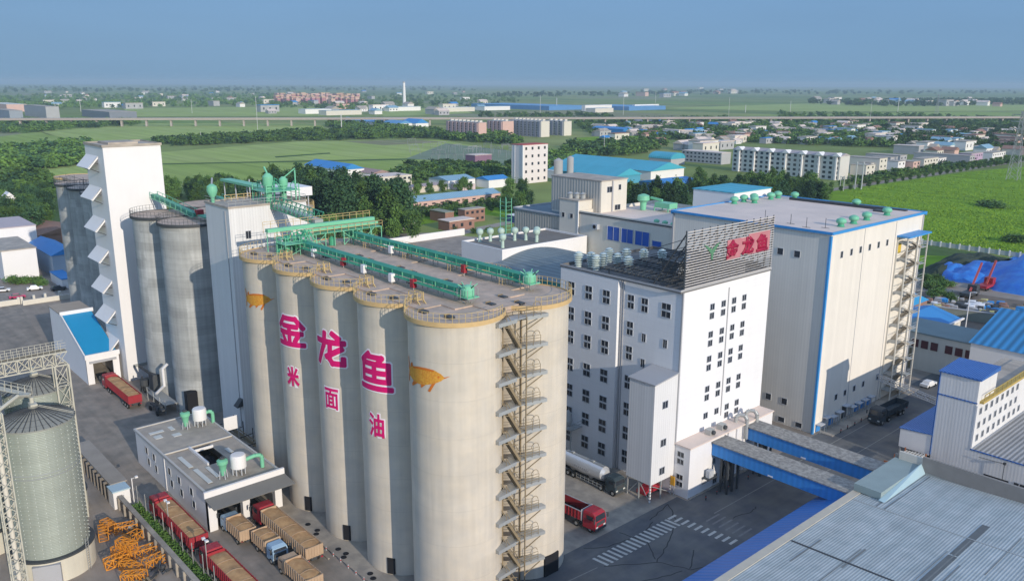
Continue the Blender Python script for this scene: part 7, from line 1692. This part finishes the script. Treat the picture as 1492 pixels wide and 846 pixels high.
grove([(560,265),(640,255),(745,268),(640,262),(580,275)], 10, 8, 'broad', (0,2), 'tree in the hedge before the switching station', 'trees before the switching station', 8, 0.9)
grove([(722,292),(770,285),(782,318),(735,322)], 10, 11, 'broad', (2,0), 'dark tree between the long pink shed and the factory', 'trees right of the long pink shed', 5, 0.8)
grove([(912,300),(1000,306),(1005,322),(915,318)], 22, 14, 'poplar', (0,0,1), 'dark slim poplar behind the cream factory roof', 'dark poplars behind the cream factory', 3.5, 1.1)
grove([(905,318),(1010,324),(1010,334),(905,330)], 12, 7, 'broad', (1,1,0), 'yellow-green tree just behind the cream factory parapet', 'yellow-green trees behind the parapet', 4, 1.0)
grove([(1002,276),(1190,280),(1205,297),(1180,304),(1010,304)], 60, 12, 'poplar', (0,1,1), 'poplar in the thick belt below the apartment slab', 'poplars below the apartment slab', 4, 1.25)
for k, (x, y) in enumerate([(-254+0.25*math.sin(k_), 470+k_*11) for k_ in range(32)]): tree(Vector((x,y,0)), 4.6, 'broad', 0, 'small round street tree in the row along the road by the green field', 'street trees by the green field', 1.0)
for k, (x, y) in enumerate([(-241.5, 468+k_*12) for k_ in range(28)]): tree(Vector((x,y,0)), 4.0, 'broad', 0, 'small round street tree on the field side of the road', 'street trees by the green field', 1.0)
grove([(0,320),(62,318),(68,345),(0,352)], 16, 13, 'broad', (0,2), 'tree at the left edge above the white building', 'trees above the white building at the left', 5, 0.9)
grove([(0,290),(72,284),(76,325),(30,330),(0,330)], 40, 10, 'broad', (0,2,2), 'tree in the wood left of the shaded silos', 'trees in the wood left of the shaded silos', 5, 0.9)
for px, py in ((1452,303),(1440,300),(1478,352)): tree(at(px,py), 4.5, 'bush', 0, 'round dark bush standing alone in the green field', 'bushes in the green field', 2.2)
for px, py in ((20,412),(28,414),(36,413),(60,416),(52,412)): tree(at(px,py), 3.2, 'bush', 0, 'bush at the foot of the blank white building', 'bushes by the white building', 1.3)
for k in range(14): tree(at(rr.uniform(1345,1385), rr.uniform(405,440)), 2.6, 'bush', 0, 'scrubby bush on the lot behind the stair tower', 'bushes behind the stair tower', 1.4)
for px, py in ((660,336),(690,340),(712,338),(640,345)): tree(at(px,py), 3.2, 'bush', 0, 'round shrub before the brick houses', 'shrubs before the brick houses', 1.0)
tree(Vector((-84,217,0)), 5, 'broad', 2, 'dark tree in the shade right of the blue-roofed shed', None, 1.2); tree(Vector((-70,206,0)), 6, 'broad', 2, 'dark tree left of the big striped roof shed', None, 1.2)
# woods and tree-filled villages far off, each mass one object
def wood(pxpoly, n, h, label, seed, name='woodland', dens=None):
    rs = np.random.RandomState(seed); P = pxpoly; xs = [p[0] for p in P]; ys = [p[1] for p in P]; chunks = {0:[],1:[],2:[]}; c = 0; tr = 0
    while c < n and tr < n*50:
        tr += 1; px, py = rs.uniform(min(xs),max(xs)), rs.uniform(min(ys),max(ys))
        if not in_poly(px,py,P): continue
        p = at(px,py); mi = rs.choice([0,1,1,2]); q = lowc[(mi,rs.randint(2))].copy(); hh = h*rs.uniform(.6,1.25); a = rs.uniform(0,6.28); ww = hh*rs.uniform(1.1,1.7)
        x = q[:,0]*math.cos(a)-q[:,1]*math.sin(a); y = q[:,0]*math.sin(a)+q[:,1]*math.cos(a)
        chunks[mi].append(np.c_[x*ww+p.x, y*ww+p.y, (q[:,2]-0.12)*hh]); c += 1
    allv = np.concatenate([v for k in (0,1,2) for v in chunks[k]]); me = quads_mesh(name, allv, M_leafdark); me.materials.append(M_leafmid); me.materials.append(M_leaflt)
    mi_arr = np.concatenate([np.full(sum(len(v) for v in chunks[k])//4, k, dtype=np.int32) for k in (0,1,2)]); 
    if len(mi_arr) == len(me.polygons): me.polygons.foreach_set('material_index', mi_arr)
    o = bpy.data.objects.new(name, me); COL.objects.link(o); tag(o, label, 'wood', kind='stuff')
wood([(-60,222),(62,217),(128,208),(128,240),(60,247),(-60,248)], 520, 9, 'dense dark wood in the left middle distance', 1)
wood([(-60,258),(60,262),(78,272),(78,290),(-60,296)], 240, 9, 'wood between the left fields and the shaded silos', 2)
wood([(225,206),(480,191),(640,191),(642,201),(440,206),(232,214)], 620, 8, 'long dark tree row between the middle fields', 3)
wood([(470,180),(560,184),(655,196),(745,199),(760,212),(700,209),(640,203),(490,198)], 420, 9, 'trees around the pale factory before the viaduct', 4)
wood([(0,180),(200,177),(210,183),(120,188),(0,196)], 260, 9, 'trees below the viaduct at the left', 5)
wood([(0,140),(400,136),(400,150),(360,156),(200,157),(60,160),(0,154)], 700, 13, 'dark trees of the wooded village on the left plain', 6)
wood([(380,140),(720,137),(760,150),(700,158),(560,156),(520,162),(400,158)], 420, 13, 'scattered trees of the settlements on the middle plain', 7)
wood([(835,180),(900,176),(1060,172),(1080,178),(1060,206),(960,204),(900,192),(860,196)], 900, 7.5, 'trees among the village left of the slab', 8)
wood([(1040,178),(1290,178),(1300,215),(1240,214),(1060,206)], 1150, 7.5, 'trees among the village above the slab', 9)
wood([(1290,186),(1520,186),(1520,222),(1300,215)], 950, 8, 'trees among the village above the green field', 10)
wood([(1130,166),(1280,168),(1420,172),(1520,180),(1520,186),(1130,182)], 420, 9, 'tree line along the viaduct at the right', 11)
wood([(1180,148),(1520,146),(1520,153),(1300,156),(1180,152)], 380, 16, 'dark tree band on the right horizon', 12)
wood([(700,168),(880,168),(900,176),(700,174)], 160, 9, 'tree line before the viaduct at the centre', 13)
wood([(820,214),(960,206),(975,214),(930,226),(822,232)], 240, 8.5, 'trees behind the turquoise warehouse', 14)
wood([(760,226),(840,222),(840,240),(800,262),(790,250)], 110, 7, 'trees beside the five-storey tower', 15)
wood([(560,256),(640,246),(745,250),(745,258),(640,262),(575,270)], 150, 6.5, 'hedge trees before the small sheds', 16)
wood([(590,238),(745,240),(745,247),(590,247)], 120, 5, 'scrub along the switching station', 17)
wood([(700,138),(1100,132),(1480,134),(1480,138),(1100,138),(720,143)], 260, 22, 'far tree lines near the horizon', 18)
wood([(0,128),(700,127),(700,133),(0,136)], 260, 24, 'far tree lines near the left horizon', 19)
wood([(1240,262),(1400,240),(1490,232),(1490,238),(1400,247),(1246,270)], 150, 5, 'shrubs along the far side of the street', 20)
wood([(600,300),(745,290),(745,305),(640,318),(596,322)], 160, 3.0, 'bright scrub on the grass before the long pink shed', 21)
# grass tufts of the green field
me = quads_mesh('field_tufts', leaf_cloud(16000, lambda rs,n: np.array([(q.x,q.y,0.02+rs.uniform(0,.12)) for q in (at(rs.uniform(1235,1500), 246+124*rs.uniform(0,1)**1.0) for _ in range(n)) if in_poly(q.x,q.y,P2((1200,284),(1400,252),(1520,238),(1520,376),(1347,352),(1290,345)))]), 0.8, 9), mat('tall_crop_leaves',(0.19,0.31,0.02),0.8,0.3,0.1))
o = bpy.data.objects.new('field_tufts', me); COL.objects.link(o); tag(o, 'tall green plants covering the field on the right', 'crop', kind='stuff')
# ------------------------------------------------------------------ haze over the plain
hz = bpy.data.materials.new('haze'); hz.use_nodes = True; N = hz.node_tree.nodes; N.clear()
out = N.new('ShaderNodeOutputMaterial'); pv = N.new('ShaderNodeVolumePrincipled'); pv.inputs['Density'].default_value = 0.00012; pv.inputs['Color'].default_value = (0.56,0.74,0.86,1); pv.inputs['Anisotropy'].default_value = 0.0
hz.node_tree.links.new(pv.outputs[0], out.inputs['Volume'])
H_ = 21500
ho = MB().box(-H_, H_, -H_, H_, -1.0, 90.0).build('haze', hz); tag(ho, kind='stuff'); ho['label'] = 'pale blue haze lying over the whole plain'; ho['category'] = 'haze'
